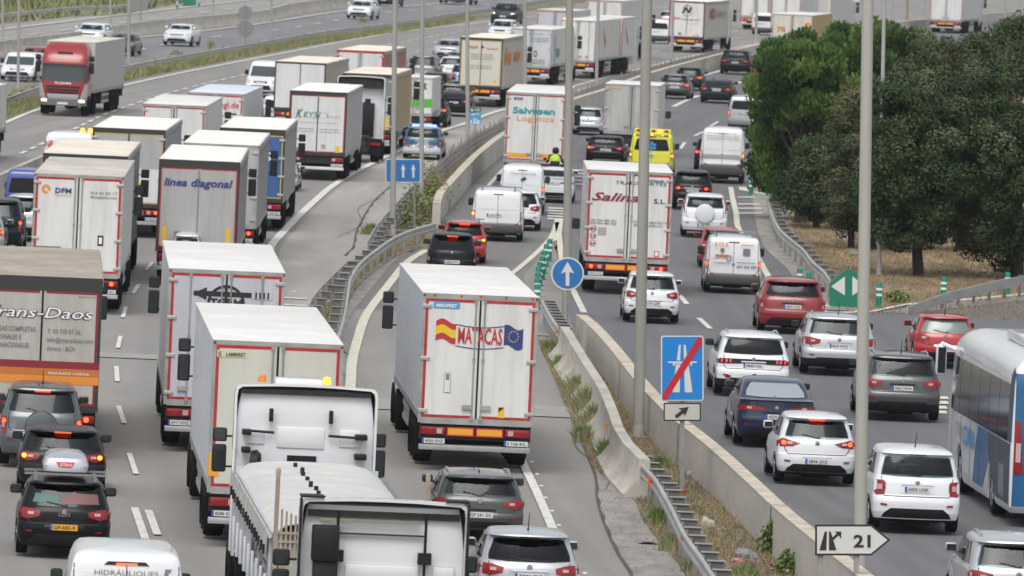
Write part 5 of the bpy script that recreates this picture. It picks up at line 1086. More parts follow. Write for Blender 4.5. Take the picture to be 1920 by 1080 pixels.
scatter('verge_grass','green and yellow weeds under the long left guardrail',lambda Y:railL(Y)-.6,lambda Y:railL(Y)+.7,400,760,15000,[GRS[0],GRS[1],GRS[2]],.05,4,True,.34)
scatter('weeds','dry weeds left of the long guardrail',lambda Y:railL(Y)-2.0,lambda Y:railL(Y)-.4,400,760,2600,[GRS[2],GRS[1]],.04,5,True,.6)
scatter('gore_weeds','weeds in the gore beside the fence',lambda Y:gorL(Y)+.2 if Y<327 else wall9(Y)-1.3,lambda Y:gorR(Y)-.2 if Y<327 else wall9(Y)-.2,250,420,3500,[GRS[0],GRS[2],GRS[1]],.02,6,True,.3)
scatter('shrubland','shrubs and grass beyond the far left guardrail',lambda Y:rail2(Y)-45,lambda Y:rail2(Y)+.5,600,1000,16000,[GRS[0],OK[1],GRS[2],GRS[1]],.14,7,True,.9)
scatter('litter','crumbs and grit along the wall foot',lambda Y:wallR(Y)-1.1,lambda Y:wallR(Y)-.25,150,246,900,STN[:1]+[M_CLEAR],.03,8)
def lump(px,py,w,label,m,name,seed,hh=.12,cat='debris'):
    g=G(px,py); s=SC(px,py); w/=s; rnd=random.Random(seed); bm=bmesh.new(); bmesh.ops.create_icosphere(bm,subdivisions=2,radius=1)
    for v in bm.verts: n=1+rnd.uniform(-.3,.3); v.co=Vector((v.co.x*w/2*n,v.co.y*w*.4*n,max(-.02,v.co.z*hh*n)))
    me=bpy.data.meshes.new(name); bm.to_mesh(me); bm.free(); me.materials.append(m); o=link(name,me); o.location=g+Vector((0,0,.03)); tag(o,label,cat)
lump(1395,1048,44,'crumpled grey plastic sheet lying by the wall',mat('plastic_grey',(.22,.22,.24),.3),'plastic_sheet',1,.16); lump(1380,1056,26,'pinkish red scrap beside the grey plastic sheet',mat('scrap_pink',(.5,.2,.2),.6),'plastic_scrap',2,.07)
lump(1325,990,26,'pale stone lump behind the near guardrail',STN[0],'stone',3,.2,'stone'); lump(1298,895,28,'broken grey rubble beside the motorway-end sign post',STN[2],'rubble',4,.12); lump(1147,893,12,'small orange scrap at the gutter edge',mat('scrap_orange',(.5,.16,.06),.6),'plastic_scrap',5,.05)
lump(1215,1022,34,'dark strip of torn tyre rubber in the gutter',M_RUB,'tyre_scrap',6,.03); lump(1140,722,14,'dark rag on top of the barrier strip',M_BLACK,'rag',7,.06); lump(1590,560,12,'white litter scrap in the grass',INK['white'],'litter_scrap',8,.04)
# ================================================================= VEHICLES : right carriageway
V=vehicle
def badgetext(r,txt,u,zf,h,c='grey',w=.5):
    t,B,hw,Hh,L=r; b=MB(); y=B.rear(u*hw,zf*Hh)-.022; ctext(b,txt,u*hw,zf*Hh,h,y,0,.01,0,w); return b.build('lettering',M_CHR if c=='chrome' else INK[c],t)
V(1709,999,170,'suv',PW,'white crossover with square ring tail lights above the exit 21 sign','car',tail='square',lit=0,txt='6002 LNK',ytop=846,antenna=True,platez=.53)
V(1524,909,152,'hatch',PW,'white hatchback with lit brake lights right behind the navy saloon','car',tail='wedge',lit=7,txt='2836 JDZ',ytop=782,platez=.345)

V(1447,838,150,'sedan',PN,'dark blue saloon with pale reflection painted on its rear glass beside the concrete wall','car',tail='slim',txt='4539 KTK',ytop=717,L=4.7,platez=.47,sharkfin=False,gm=mat('pale_reflection_glass',(.30,.33,.37),.12,0,coat=.6))  # pale base colour of the rear window stands in for a reflection
r=V(1406,744,141,'suv',PW,'white crossover with black band and claw tail lights in line with the motorway-end sign','car',tail='slim',txt='9840 LVL',ytop=629,cladding=.30,rails=1,lit=0)
t,B,hw,Hh,L=r; B.patch('rear_band','rear',[(-.93*hw,.535*Hh),(.93*hw,.535*Hh),(.95*hw,.605*Hh),(-.95*hw,.605*Hh)],M_BLACK,t,off=.02)
for sg in (1,-1):
    for i in range(3): x=sg*(.62+i*.11)*hw; B.patch('claw_lamp','rear',[(x-.022,.545*Hh),(x+.022,.545*Hh),(x+.034,.597*Hh),(x-.010,.597*Hh)],mat('claw_red',(.75,.06,.08),.3,emit=.6),t,off=.03)
    q=[(.60*sg*hw,.30*Hh),(.74*sg*hw,.30*Hh),(.74*sg*hw,.34*Hh),(.60*sg*hw,.34*Hh)]; B.patch('reflector','rear',q if sg>0 else q[::-1],M_RED,t,off=.03)
V(1684,789,150,'suv',PG,'dark grey crossover in front of the coach, right of the thick lamp post','car',tail='corner',txt='9063 JWW',ytop=668,cladding=.33,rails=1,antenna=True)
V(1567,704,140,'suv',PSI,'silver crossover directly behind the red off-roader','car',tail='corner',txt='8629 HWZ',ytop=595,cladding=.3,rails=1,antenna=True)
V(1767,690,118,'hatch',PR,'bright red three-door hatchback at the mouth of the exit','car',tail='corner',txt='2238 FTK',ytop=595,antenna=True,platez=.36,gm=mat('pale_green_glass',(.16,.20,.19),.12,0,coat=.5))
V(1481,626,126,'suv',PDR,'dark red off-roader with privacy glass left of the green diverge sign','car',tail='tall',txt='8897 HCS',ytop=526,Hh=1.78)
r=V(1319,446,88,'suv',PW,'white off-roader with white round spare wheel cover','car',tail='upright',ytop=367,insert=False,platez=.30,txt='1126 FBK')
def spare(r,m,rad,zf,txt=None):
    t,B,hw,Hh,L=r; y=B.rear(0,zf*Hh); k=MB(); k.lathe([(.001,-.17),(rad*.75,-.17),(rad*.92,-.15),(rad,-.10),(rad,.02)],'y',(0,y,zf*Hh),24); o=k.build('spare_wheel_cover',m,t)
    if txt: b=MB(); ctext(b,txt,0,zf*Hh-.10,.13,y-.185,0,.03,0,.8); b.build('lettering',M_CHR,o)
spare(r,PW,.36,.56)
V(1296,394,76,'suv',PK,'black crossover between the long white lorry and the white spare-wheel car','car',tail='slim',lit=3,ytop=323,det=2)
V(1350,504,84,'hatch',PR,'red hatchback mostly hidden behind the white van with stickers','car',tail='round',ytop=431)
r=V(1371,550,108,'van',PW,'small white van with repair stickers and roof rack on its back doors','van',glass=False,tail='vtall',ytop=446,L=4.2,lit=3,bar=(.35,2.2),txt='5790 CLX',Hh=1.85,platez=.27)
D=lambda r,y=None,dy=.0:Deco(r[0],r[2]*2,r[3]*.2,r[3],(r[1].rear(0,r[3]*.55) if y is None else y)-.03-dy)
d=D(r); d.T('S.O.S',.16,.40,.20,.10,'orange',.03); d.R(.62,.85,.16,.18,'orange'); d.ring(.30,.30,.0,.07,'grey'); d.R(.18,.40,.40,.45,'rust'); d.ring(.42,.47,.05,.10,'lgrey'); d.R(.66,.78,.25,.40,'grey'); d.T('SOS PERSIANAS',.15,.45,.60,.05,'grey'); d.T('657 302 404',.56,.90,.68,.08,'blue',.02); d.R(.55,.88,.55,.565,'grey')
V(1219,606,106,'hatch',PW,'white supermini straddling the dashes behind the maroon-lettered lorry','car',tail='corner',txt='6197 LRP',ytop=515,lit=0,platez=.40,mirrors=True)
r=V(1352,344,85,'van',PW,'white high panel van with faded advert and dented doors','van',glass=False,tail='vtall',ytop=242,L=5.2,lit=2|8,Hh=2.2); d=D(r)
d.T('Servicio tecnico de',.15,.8,.13,.07,'lgrey'); d.T('climatizacion y gas',.12,.85,.19,.07,'lgrey'); d.T('instalaciones reformas',.14,.86,.25,.07,'lgrey'); d.R(.08,.9,.60,.68,'lgrey')
V(1333,321,66,'hatch',PK,'black car half hidden by the white high panel van','car',tail='corner',ytop=262,lit=1)
# ambulance
r=V(1220,336,84,'van',PY,'yellow ambulance with lit beacon bar and blue star window','ambulance',tail='vtall',ytop=250,L=5.2,Hh=2.0,lit=3|8,name='ambulance')
t,B,hw,Hh,L=r; d=D(r); d.T('AMBULANCIA',.12,.88,.105,.13,'black',.03)
k=MB(); k.box(-hw*.82,hw*.82,.35,.6,Hh-.02,Hh+.16,0,c=.03); o=k.build('light_bar',PY,t)
for i,x in enumerate((-.62,-.3,.05,.35,.62)): k=MB(); k.box(x*hw-.08,x*hw+.08,.33,.37,Hh+.02,Hh+.12,0); k.build('lamp',M_ORL if i in (1,3) else M_RED,o)
for i,x in enumerate((-.6,-.2,.25,.6)): k=MB(); k.box(x*hw-.09,x*hw+.09,.16,.19,Hh-.20,Hh-.1); k.build('marker',INK['rust'],t)
for a in range(3): 
    b=MB(); an=a*math.pi/3; c,s_=math.cos(an),math.sin(an); yy=B.rear(0,1.45)-.03; b.add([(c*x-s_*z,yy,1.42+s_*x+c*z) for x,z in ((-.055,-.2),(.055,-.2),(.055,.2),(-.055,.2))],[(0,1,2,3)]); b.build('emblem',INK['sky'],t)
V(1135,306,74,'suv',PK,'dark crossover left of the yellow ambulance, right brake light lit','car',tail='corner',ytop=258,lit=1,sharkfin=True)
V(1103,254,60,'hatch',PSI,'small silver hatchback with tall red lights left of the grey box truck','car',tail='upright',ytop=204)
def d_salinas(d):
    d.T('TRANSPORTES',.33,.93,.125,.11,'black',.0); d.T('LECITRAILER',.68,.90,.08,.06,'blue',.04)
    d.T('Salinas',.06,.73,.325,.26,'maroon',.02,.35); d.T('S.L.',.79,.94,.335,.15,'black',.01)
    d.T('TEL 964 485 031',.05,.36,.575,.075,'grey',.015); d.T('FAX 964 485 032',.05,.36,.61,.075,'grey',.015); d.T('CTRA. SAN MATEO 9',.52,.95,.575,.065,'grey'); d.T('BENICARLO',.57,.90,.615,.08,'grey',.01)
    for i,n in enumerate(('80','70','60')):
        v=.665+i*.085; d.ring(.095,v,.0,.085,'white',dy=.002); d.ring(.095,v,.07,.095,'red',dy=.004); d.T(n,.07,.12,v+.016,.08,'black',.02)
    d.R(.15,.25,.645,.74,'lgrey'); d.R(.82,.88,.90,.97,'red'); d.R(.83,.87,.91,.96,'white',.003)
lorry(1169,549,159,323,'long white lorry with maroon script lettering and red tape in the right lanes',door=D_WHITE,roof=RF_W,frame=M_REDT,deco=d_salinas,side=D_WHITE,Lb=8.2,ra=1.9,axles=2,fw_=.058,lit=3)

def d_salv(d):
    d.T('Salvesen',.12,.82,.285,.26,'teal',.035); d.T('Logistica',.19,.81,.40,.24,'orange',.0); d.T('BÖH',.13,.28,.08,.10,'blue',.04)
    for a in (.04,.60): d.R(a,a+.34,.90,.965,M_ORB)
lorry(1001,350,112,176,'white lorry with teal and orange lettering beside the curved wall',deco=d_salv,roof=RF_W,Lb=13.6,lit=0,bump=D_WHITE)
lorry(1183,292,102,160,'plain pale grey box truck between the silver hatchback and the ambulance',roof=RF_W,door=D_GREY,side=D_LG,frame=None,Lb=7,ra=1.7,axles=1,board=False,name='box_truck',hinges=3,deco=lambda d:d.T('Max Móvil',.04,.30,.06,.10,'yellow',.02))
V(1379,140,58,'suv',PK,'dark crossover alone in the lane left of the pines, top right','car',tail='slim',ytop=96)
V(1265,186,58,'hatch',PG,'grey estate car peeking out beside the grey box truck','car',tail='corner',ytop=141,lit=2)
V(1292,170,52,'hatch',PDG,'dark green hatchback ahead of the grey estate car','car',tail='corner',ytop=128,lit=2)
V(1344,194,62,'sedan',PDG,'dark green saloon with pale rear window in the middle lane','car',tail='corner',ytop=151)
V(1399,246,70,'van',PSI,'silver people carrier half hidden by the leftmost pine','van',tail='vtall',ytop=182,lit=1,L=4.8)
V(1438,168,56,'hatch',PR,'red car almost hidden behind the leftmost pine','car',tail='corner',ytop=122,lit=1,det=1)
V(1896,1176,190,'suv',PSI,'silver estate car with roof rails cut off at the bottom right corner','car',tail='corner',ytop=1014,rails=1)
# motorcycle and rider ------------------------------------------------
def skin(name,verts,edges,radii,m,parent,lv=2):
    me=bpy.data.meshes.new(name); me.from_pydata(verts,edges,[]); o=bpy.data.objects.new(name,me); col.objects.link(o)
    md=o.modifiers.new('s','SKIN'); 
    if not me.skin_vertices: 
        bpy.context.view_layer.objects.active=o; bpy.ops.mesh.customdata_skin_add()
    for i,r in enumerate(radii): me.skin_vertices[0].data[i].radius=(r,r)
    me.skin_vertices[0].data[0].use_root=True
    s2=o.modifiers.new('u','SUBSURF'); s2.levels=s2.render_levels=lv; o.data.materials.append(m); o.parent=parent; return o
loc,rz=place(1038,358,0)
t=empty('motorcycle',loc,rz,'motorcycle with luggage boxes ahead of the white saloon','motorcycle')
for y,n in ((0,'wheel'),(1.45,'wheel')): w=wheel(t,0,y,.32,.15)
k=MB(); k.box(-.16,.16,-.1,1.1,.55,.85,0,c=.07); k.box(-.1,.1,.9,1.5,.6,1.0,0,c=.05); k.box(-.12,.12,.2,1.1,.25,.6,0,c=.05); k.tube((0,1.45,.32),(0,1.2,1.0),.05); k.tube((0,0,.32),(0,.6,.45),.05); k.build('frame',M_BLACK,t)
k=MB(); k.box(-.2,.2,-.35,.05,.88,1.2,0,c=.05); k.build('top_box',M_BLACK,t)
for sg in (1,-1):
    k=MB(); a,b_=sorted((sg*.2,sg*.42)); k.box(a,b_,-.25,.25,.5,.85,0,c=.05); k.build('pannier',M_GREY,t)
k=MB(); k.tube((-.4,1.05,1.08),(.4,1.05,1.08),.018); k.build('handlebar',M_CHR,t)
for sg in (1,-1): k=MB(); k.tube((sg*.33,1.08,1.08),(sg*.42,1.05,1.24),.012); k.box(sg*.44-.07,sg*.44+.07,1.03,1.06,1.2,1.29,0,c=.015); k.build('mirror',M_BLACK,t)
k=MB(); k.box(-.06,.06,-.38,-.34,.72,.78); k.build('tail_light',M_LIT,t); plate(t,0,-.37,.6,w=.22,h=.16,txt='',detail=False)
p=empty('person',loc+Vector((0,0,0)),rz,'motorcyclist in yellow hi-vis jacket and dark helmet ahead of the white saloon','person')
JK=mat('hi_vis',(.45,.62,.05),.6); DKT=mat('dark_textile',(.03,.03,.035),.8)
V_=[(0,.30,.92),(0,.34,1.12),(0,.42,1.36),(0,.46,1.46),(0,.5,1.56),(.19,.42,1.38),(.30,.62,1.14),(.36,.98,1.10),(-.19,.42,1.38),(-.30,.62,1.14),(-.36,.98,1.10),(.13,.32,.88),(.24,.72,.72),(.2,.55,.34),(.2,.72,.28),(-.13,.32,.88),(-.24,.72,.72),(-.2,.55,.34),(-.2,.72,.28)]
E_=[(0,1),(1,2),(2,3),(3,4),(2,5),(5,6),(6,7),(2,8),(8,9),(9,10),(0,11),(11,12),(12,13),(13,14),(0,15),(15,16),(16,17),(17,18)]
R2=[.15,.15,.16,.07,.08,.08,.055,.045,.08,.055,.045,.10,.08,.055,.05,.10,.08,.055,.05]
skin('body',V_,E_,R2,DKT,p)
J=MB(); J.lathe([(.17,0),(.20,.08),(.215,.28),(.20,.44),(.10,.54)],'z',(0,.36,.93),18); J.v=[(x*1.12,y+(z-.93)*.18,z) for x,y,z in J.v]; J.build('jacket',JK,p)
k=MB(); k.lathe([(.17+.0,0),(.222,.03),(.222,.09),(.17,.12)],'z',(0,.36,1.08),18); k.v=[(x*1.13,y+(z-.93)*.18,z) for x,y,z in k.v]; k.build('reflective_stripe',INK['white'],p)
k=MB(); k.lathe([(.10,-.13),(.135,-.08),(.145,0),(.13,.08),(.08,.125),(.001,.14)],'z',(0,.52,1.62),16); k.build('helmet',M_BLACK,p)
# central ramp ---------------------------------------------------------
V(1037,380,80,'sedan',PW,'white saloon just left of the round-arrow lamp post, behind the motorcycle','car',tail='slim',ytop=318,lit=2,L=4.6)
r=V(977,402,86,'van',PW,'white van with black lettering and roof rails ahead of the white hatchback','van',glass=False,tail='vtall',ytop=312,L=4.4,lit=3,Hh=1.85); d=D(r); d.T('PANTHECOR',.25,.80,.24,.09,'grey',.0); d.Pz([(.45,.36),(.55,.28),(.60,.34),(.50,.40)],'blue')
V(970,432,88,'hatch',PW,'white hatchback between the two white vans on the ramp','car',tail='corner',ytop=360,lit=0)
r=V(931,452,99,'van',PW,'white panel van with black roof bar in the ramp queue','van',glass=False,tail='vtall',ytop=357,L=4.9,lit=1|8,bar=(.2,),txt='1167 LRH')
V(868,494,86,'suv',PR,'bright red crossover with pale roof bar behind the white panel van','car',tail='corner',ytop=418,lit=2|8|4,bar=(.4,),Hh=1.6)
V(845,526,94,'hatch',PK,'small old black hatchback directly ahead of the flag-banner lorry','car',tail='vtall',ytop=441,lit=4,Hh=1.55,L=3.7,platez=.40,wiper=False)
def d_mat(d):
    # flags and banner
    n=14
    def wav(u): return .018*math.sin((u-.12)*14)
    for j,(v0,v1,c) in enumerate(((.185,.235,'red'),(.235,.305,'yellow'),(.305,.355,'red'))):
        b=MB(); vs=[]
        for i in range(n+1):
            u=.12+.175*i/n; o=-.022*math.sin(i/n*5.2); vs+=[(d.x(u),d.y-.003,d.z(v0+o)),(d.x(u),d.y-.003,d.z(v1+o))]
        b.add(vs,[(2*i,2*i+1,2*i+3,2*i+2) for i in range(n)]); b.build('flag',INK[c],d.t)
    b=MB(); vs=[]
    for i in range(n+1):
        u=.715+.165*i/n; o=-.022*math.sin(i/n*5.2+.8); vs+=[(d.x(u),d.y-.003,d.z(.215+o)),(d.x(u),d.y-.003,d.z(.385+o))]
    b.add(vs,[(2*i,2*i+1,2*i+3,2*i+2) for i in range(n)]); b.build('flag',INK['blue'],d.t)
    for i in range(12):
        a=i*math.tau/12; d.ring(.797+.042*math.cos(a),.292+.045*math.sin(a),.0,.016,'yellow',n=5,dy=.006)
    for v in (.205,.385):
        b=MB(); vs=[]
        for i in range(n+1): u=.295+.42*i/n; o=.02*math.sin(i/n*math.pi); vs+=[(d.x(u),d.y-.002,d.z(v+o)),(d.x(u),d.y-.002,d.z(v+o+.008))]
        b.add(vs,[(2*i,2*i+1,2*i+3,2*i+2) for i in range(n)]); b.build('banner_edge',INK['blue'],d.t)
    d.T('MATACAS',.315,.70,.365,.36,'red',.015)
    d.R(.09,.32,.02,.078,'sky'); b=d.T('MIROFRET',.115,.295,.067,.075,'white',.03); b.location.y=-.006
    d.R(.21,.27,.62,.79,'grey'); d.R(.214,.266,.625,.785,D_WHITE,.003); d.R(.225,.255,.63,.68,'grey',.006); d.R(.69,.745,.89,.985,'yellow'); d.Pz([(.695,.94),(.74,.90),(.74,.895),(.695,.90)],'black',.005)
    for u in (.10,.33,.5,.72,.95): d.ring(u,-.03,.0,.03,'red',n=8)
r=lorry(878,872,213,556,'white lorry with flag banner lettering and orange board alone on the ramp',deco=d_mat,roof=RF_W,side=mat('side_steel',(.60,.63,.68),.4,0,noise=.1,scale=(.4,6,.4)),hinges=3,lit=0,fw_=.058,bump=FR_MET,toplip=.03)
V(893,1012,172,'suv',PG,'grey off-roader with silver roof rails behind the flag-banner lorry','car',tail='corner',ytop=893,rails=1,txt='GP 241 GC',platez=.40,lit=0,sharkfin=True)
V(984,1158,194,'hatch',PSI,'silver hatchback cut off by the bottom edge beside the white line','car',tail='corner',ytop=1003,antenna=True,Hh=1.46)
# left carriageway ---------------------------------------------------------
r=V(74,876,156,'suv',PSG,'slate off-roader with lettered spare wheel cover behind the striped curtain lorry','car',tail='tall',lit=7,ytop=727,Hh=1.75,insert=False,antenna=True,platez=.24)
spare(r,PSG,.36,.50,'SUZUKI')
V(113,924,168,'hatch',PDK,'dark grey hatchback with lit brake lights ahead of the roof-box car','car',tail='corner',lit=15,ytop=808)
r=V(116,1044,178,'hatch',PK,'black estate car carrying a grey roof box and yellow plate','car',tail='corner',txt='GP-682-R',yellow=True,ytop=905,bar=(.55,1.5),platez=.40,lit=0)
badgetext(r,'CLIO',0,.545,.07,'chrome',.8); t,B,hw,Hh,L=r; B.patch('luggage','rear',[(-.6,1.02),(-.15,1.0),(-.1,1.14),(-.55,1.18)],mat('bag_teal',(.05,.14,.13),.5),t,off=.011); B.patch('luggage','rear',[(-.1,1.0),(.65,1.0),(.62,1.18),(.1,1.2)],mat('bag_salmon',(.17,.075,.07),.5),t,off=.0115)
bx=empty('roof_box',r[0].location.copy(),r[0].rotation_euler.z,'grey roof box with red badge on the black estate car','roof box')
k=MB(); Bx=Body([(Hh+.12,.62,2.6,.36),(Hh+.16,.55,2.75,.42),(Hh+.27,.55,2.75,.44),(Hh+.40,.62,2.6,.40),(Hh+.48,.8,2.3,.30)],(0,),None,rc=.12,rf=.4,bow=.03,n=4); Bx.build('shell',PSI,bx)
Bx.patch('badge_panel','rear',[(-.19,Hh+.34),(.17,Hh+.34),(.11,Hh+.24),(-.13,Hh+.24)],INK['red'],bx,off=.01); b=MB(); ctext(b,'JETBAG',0,Hh+.265,.05,Bx.rear(0,Hh+.29)-.018,0,.02,0,.75); b.build('lettering',INK['white'],bx)
r=V(226,1278,232,'van',PW,'white van with lit high brake light cut off by the bottom left edge','van',glass=False,tail='vtall',ytop=1036,L=5,lit=4,Hh=1.95); t,B,hw,Hh,L=r
b=MB(); ctext(b,'HIDRÀULIQUES',.0,Hh*.82,.09,B.rear(0,Hh*.84)-.02,0,.0,0,.95); b.build('lettering',INK['grey'],t); B.patch('sticker','rear',[(.60,Hh*.82),(.68,Hh*.82),(.72,Hh*.88),(.62,Hh*.88)],INK['grey'],t,off=.012); B.patch('lamp_housing','rear',[(-.36,Hh*.90),(.36,Hh*.90),(.30,Hh*.925),(-.30,Hh*.925)],M_BLACK,t,off=.015)
def d_dfm(d):
    d.T('DFM',.24,.42,.165,.145,'blue',.03); d.ring(.135,.13,.055,.13,'orange',a0=-.4,a1=5.2); d.T('964 89 89 17',.63,.93,.165,.085,'grey',.0); d.T('dfmlogistica.com',.63,.93,.205,.07,'grey'); d.T('logistica',.24,.42,.195,.04,'lgrey')
    d.R(.04,.33,.735,.75,'grey'); d.T('BRIDGESTONE',.06,.33,.80,.08,'grey',.02); d.R(.735,.80,.60,.71,'black'); d.R(.75,.785,.62,.69,'white',.003)
lorry(142,580,166,330,'white box lorry with orange ring logo and red frame at left',deco=d_dfm,roof=RF_T if False else mat('roof_stained',(.60,.56,.50),.7,noise=.25,scale=(.8,.3,1)),lit=2,frame=M_REDT,fw_=.06,dm=.005)
lorry(155,535,156,292,'cream-roofed lorry directly ahead of the orange ring logo lorry',roof=RF_C,side=D_LIL,kind='curtain',frame=None,toplip=.1,edge=FR_DK)
def d_lin(d):
    d.T('linea diagonal',.07,.92,.225,.24,'blue',.025,.22); 
    for u in (.07,.86): d.R(u,u+.055,.74,1.0,'yellow')
    d.R(.22,.30,.80,.86,'grey')
lorry(368,530,150,303,'grey curtain lorry with blue slanted lettering and yellow corner strips',deco=d_lin,roof=RF_W,side=D_BLUEG,door=D_CURT,kind='curtain',frame=M_REDT,fw_=.035,rods=0,hinges=0,toplip=.16,edge=FR_DK,seam=False)
V(347,538,58,'hatch',PW,'white car roof just visible between blue-lettered lorry and the arrow logo lorry','car',tail='corner',ytop=441)
lorry(240,440,135,243,'grey curtain lorry with yellow frame and small yellow sticker',roof=RF_W,side=D_LIL,door=D_CURT,frame=INK['dullyellow'],kind='curtain',fw_=.045,toplip=.08,edge=FR_DK,lit=2,deco=lambda d:(d.R(.05,.95,.50,.98,D_WHITE),d.R(.58,.72,.70,.80,'yellow',.003),d.R(.60,.70,.73,.75,'black',.006)),rods=0)
lorry(325,376,118,198,'white lorry with red tape frame ahead of the yellow-framed lorry',roof=RF_W,frame=M_REDT,door=D_LG,side=D_LG)
lorry(405,330,104,176,'white lorry with bluish roof and red lettering behind the trailer row',roof=RF_B,frame=M_REDT,deco=lambda d:(d.T('egl.de',.58,.92,.22,.26,'red',.01),d.R(.66,.88,.32,.35,'black'),d.T('EGL',.56,.84,.58,.2,'red',.03)))
lorry(410,480,140,272,'grey-roofed lorry with red marker lamps ahead of the blue-lettered one',roof=RF_W,side=D_LIL,kind='curtain',frame=None,door=D_CURT,lit=3)
lorry(470,428,122,243,'blue-doored curtain lorry with yellow frame and grey sides',roof=RF_W,side=D_LIL,door=mat('door_blue',(.05,.12,.32),.45,noise=.1),frame=INK['dullyellow'],kind='curtain',fw_=.045,toplip=.12,edge=FR_DK,rods=0,deco=lambda d:d.T('TRANS',.2,.8,.4,.3,'white'))
def d_key(d):
    d.T('K',.12,.24,.40,.36,'green',.02,.35); d.T('EYSI',.25,.55,.39,.24,'green',.0,.2); d.ring(.46,.345,.50,.525,'green',a0=-2.6,a1=1.5,ky=.28); d.T('EUROPE',.68,.88,.38,.06,'lgrey')
    for i,(a,c) in enumerate(((.14,.44),(.55,.9),(.14,.44),(.55,.9))): d.T('transport & logistics' if i<2 else 'tel. 93 633 36 36',a,c,.60+.05*(i//2),.05,'grey')
    d.T('keysi transport i logistica',.2,.85,.485,.05,'lgrey'); d.R(.83,.90,.88,1.0,'yellow'); d.R(.58,.66,.86,.94,'lgrey'); d.R(.03,.25,.93,.99,'rust')
lorry(596,335,107,173,'white lorry with dark green script lettering right of the blue-doored one',deco=d_key,roof=RF_W,side=D_LG,door=D_LG,frame=M_REDT,fw_=.035,toplip=.08,edge=FR_DK,rods=0,hinges=0,kind='curtain',board=False,bump=D_WHITE,dm=.0)
# bobtail tractor
loc,rz=place(668,304,1.0); t=empty('lorry_tractor',loc,rz,'white lorry tractor without trailer, open wind deflector, left of ochre curtain lorry','truck'); s=SC(668,304); w_=90/s
tractor_back(t,2.6,w_,solve_h(loc,rz,146)-.0,PW,3); k=MB(); k.box(-.45,.45,-.2,4.5,.6,.95); k.box(-.55,.55,.6,1.9,.95,1.15,0,c=.05); k.build('chassis',M_DMET,t)
for y in (1.0,4.3):
    for sg in (1,-1): twheel(t,sg*(w_/2-.25),y)
for sg in (1,-1): k=MB(); k.box(sg*.85-.3,sg*.85+.3,.3,.34,.3,1.05); k.build('mudflap',M_RUB,t); k=MB(); k.box(sg*.85-.22,sg*.85+.22,.22,.28,.75,.88); k.build('tail_light',M_RED,t)
lorry(690,288,94,140,'ochre-sided curtain lorry beside the trailerless tractor',roof=RF_C,side=D_OCHRE,door=D_CURT,frame=None,kind='curtain',toplip=.08,edge=FR_DK,deco=lambda d:(d.R(0,1,0.0,.35,mat('dark_grey_door',(.2,.2,.21),.6)),d.R(.85,.95,.78,1.0,'yellow')))
lorry(566,246,95,118,'plain cream curtain lorry behind the green-lettered lorry',roof=RF_C,side=D_TAN,door=D_LG,frame=None,kind='curtain',edge=FR_DK,rods=0,hinges=0)
lorry(678,226,88,96,'faded red curtain lorry near the oncoming lanes',roof=RF_C,side=D_REDC,door=D_LG,frame=M_REDT,kind='curtain',edge=M_REDT,fw_=.03)
lorry(776,256,72,146,'white box van truck with green letter and stripe ahead of the police car',roof=RF_W,Lb=5,ra=1.3,axles=1,board=False,name='box_truck',frame=None,hinges=0,deco=lambda d:(d.T('R',.62,.85,.28,.3,'green',.03,.2),d.Pz([(.3,.62),(.98,.56),(.98,.82),(.3,.85)],'lime')),bump=M_REDT)
r=V(792,299,74,'suv',paint('police_blue',(.035,.11,.19)),'blue and white police car with lit blue beacon on the hard shoulder','police car',tail='tall',ytop=240,lit=0,Hh=1.7,insert=False,name='police_car'); t,B,hw,Hh,L=r
B.patch('bumper','rear',[(-.98*hw,.16*Hh),(.98*hw,.16*Hh),(.98*hw,.38*Hh),(-.98*hw,.38*Hh)],PW,t,off=.03,depth=.05)
for i in range(6): x=-.7*hw+i*.28*hw; B.patch('stripe','rear',[(x-.05,.36*Hh),(x+.05,.36*Hh),(x+.05,.42*Hh),(x-.05,.42*Hh)],INK['red'] if i%2==0 else INK['white'],t,off=.035)
k=MB(); k.box(-.55,.55,1.2,1.45,Hh,Hh+.1,0,c=.03); k.build('light_bar',mat('beacon_blue',(.10,.16,1.0),.3,emit=5),t); k=MB(); k.box(-hw*.62,hw*.62,.55,2.6,Hh-.005,Hh+.012,0,c=.004); k.build('roof_panel',PW,t)
for a in ((912-120+1,166,55,'suv',PGR,'beige off-roader with big rear window behind the far lamp post',105,5,1.8),(816,184,52,'suv',PDK,'dark car ahead of the white box truck, seen between lamp posts',138,2,1.6),(806,238,66,'hatch',PDK,'dark hatchback with wide red light right of the green-striped truck',184,2,1.46),(852,218,62,'sedan',PK,'black saloon behind the lamp post by the km sign',173,0,1.44),(850,203,60,'suv',PGR,'grey estate car just ahead of the black saloon',160,1,1.5),(846,152,50,'hatch',PW,'small white hatchback with lit brake light in the far queue',108,1,1.5),(868,168,48,'hatch',PLB,'pale blue hatchback beside the cream lorry in the far queue',122,1,1.5),(530,358,60,'hatch',PSI,'silver car hidden behind the blue-doored lorry',308,0,1.46),(50,432,88,'van',PB,'deep blue van at the left edge ahead of the box lorry',320,0,1.95),(46,452,86,'hatch',PSI,'pale silver car with wiper raised at the left edge',368,0,1.46),(-6,472,96,'suv',PDG,'dark people carrier with lit tail light at the left edge',376,2,1.7),(-36,478,92,'hatch',PSI,'silver car cut off by the left edge with lit tail light',404,2,1.46),(524,238,64,'van',PW,'white van between the bluish-roofed and green-lettered lorries',182,0,1.8)):
    V(a[0],a[1],a[2],a[3],a[4],a[5],'van' if a[3]=='van' else 'car',ytop=a[6],lit=a[7],det=1,tail='tall' if a[3]=='suv' else ('vtall' if a[3]=='van' else 'corner'))
r=V(128,350,98,'van',PW,'white recovery van with two orange beacons behind the yellow-framed lorry','van',glass=False,tail='vtall',ytop=250,L=5.2,det=1,Hh=2.2); t,B,hw,Hh,L=r
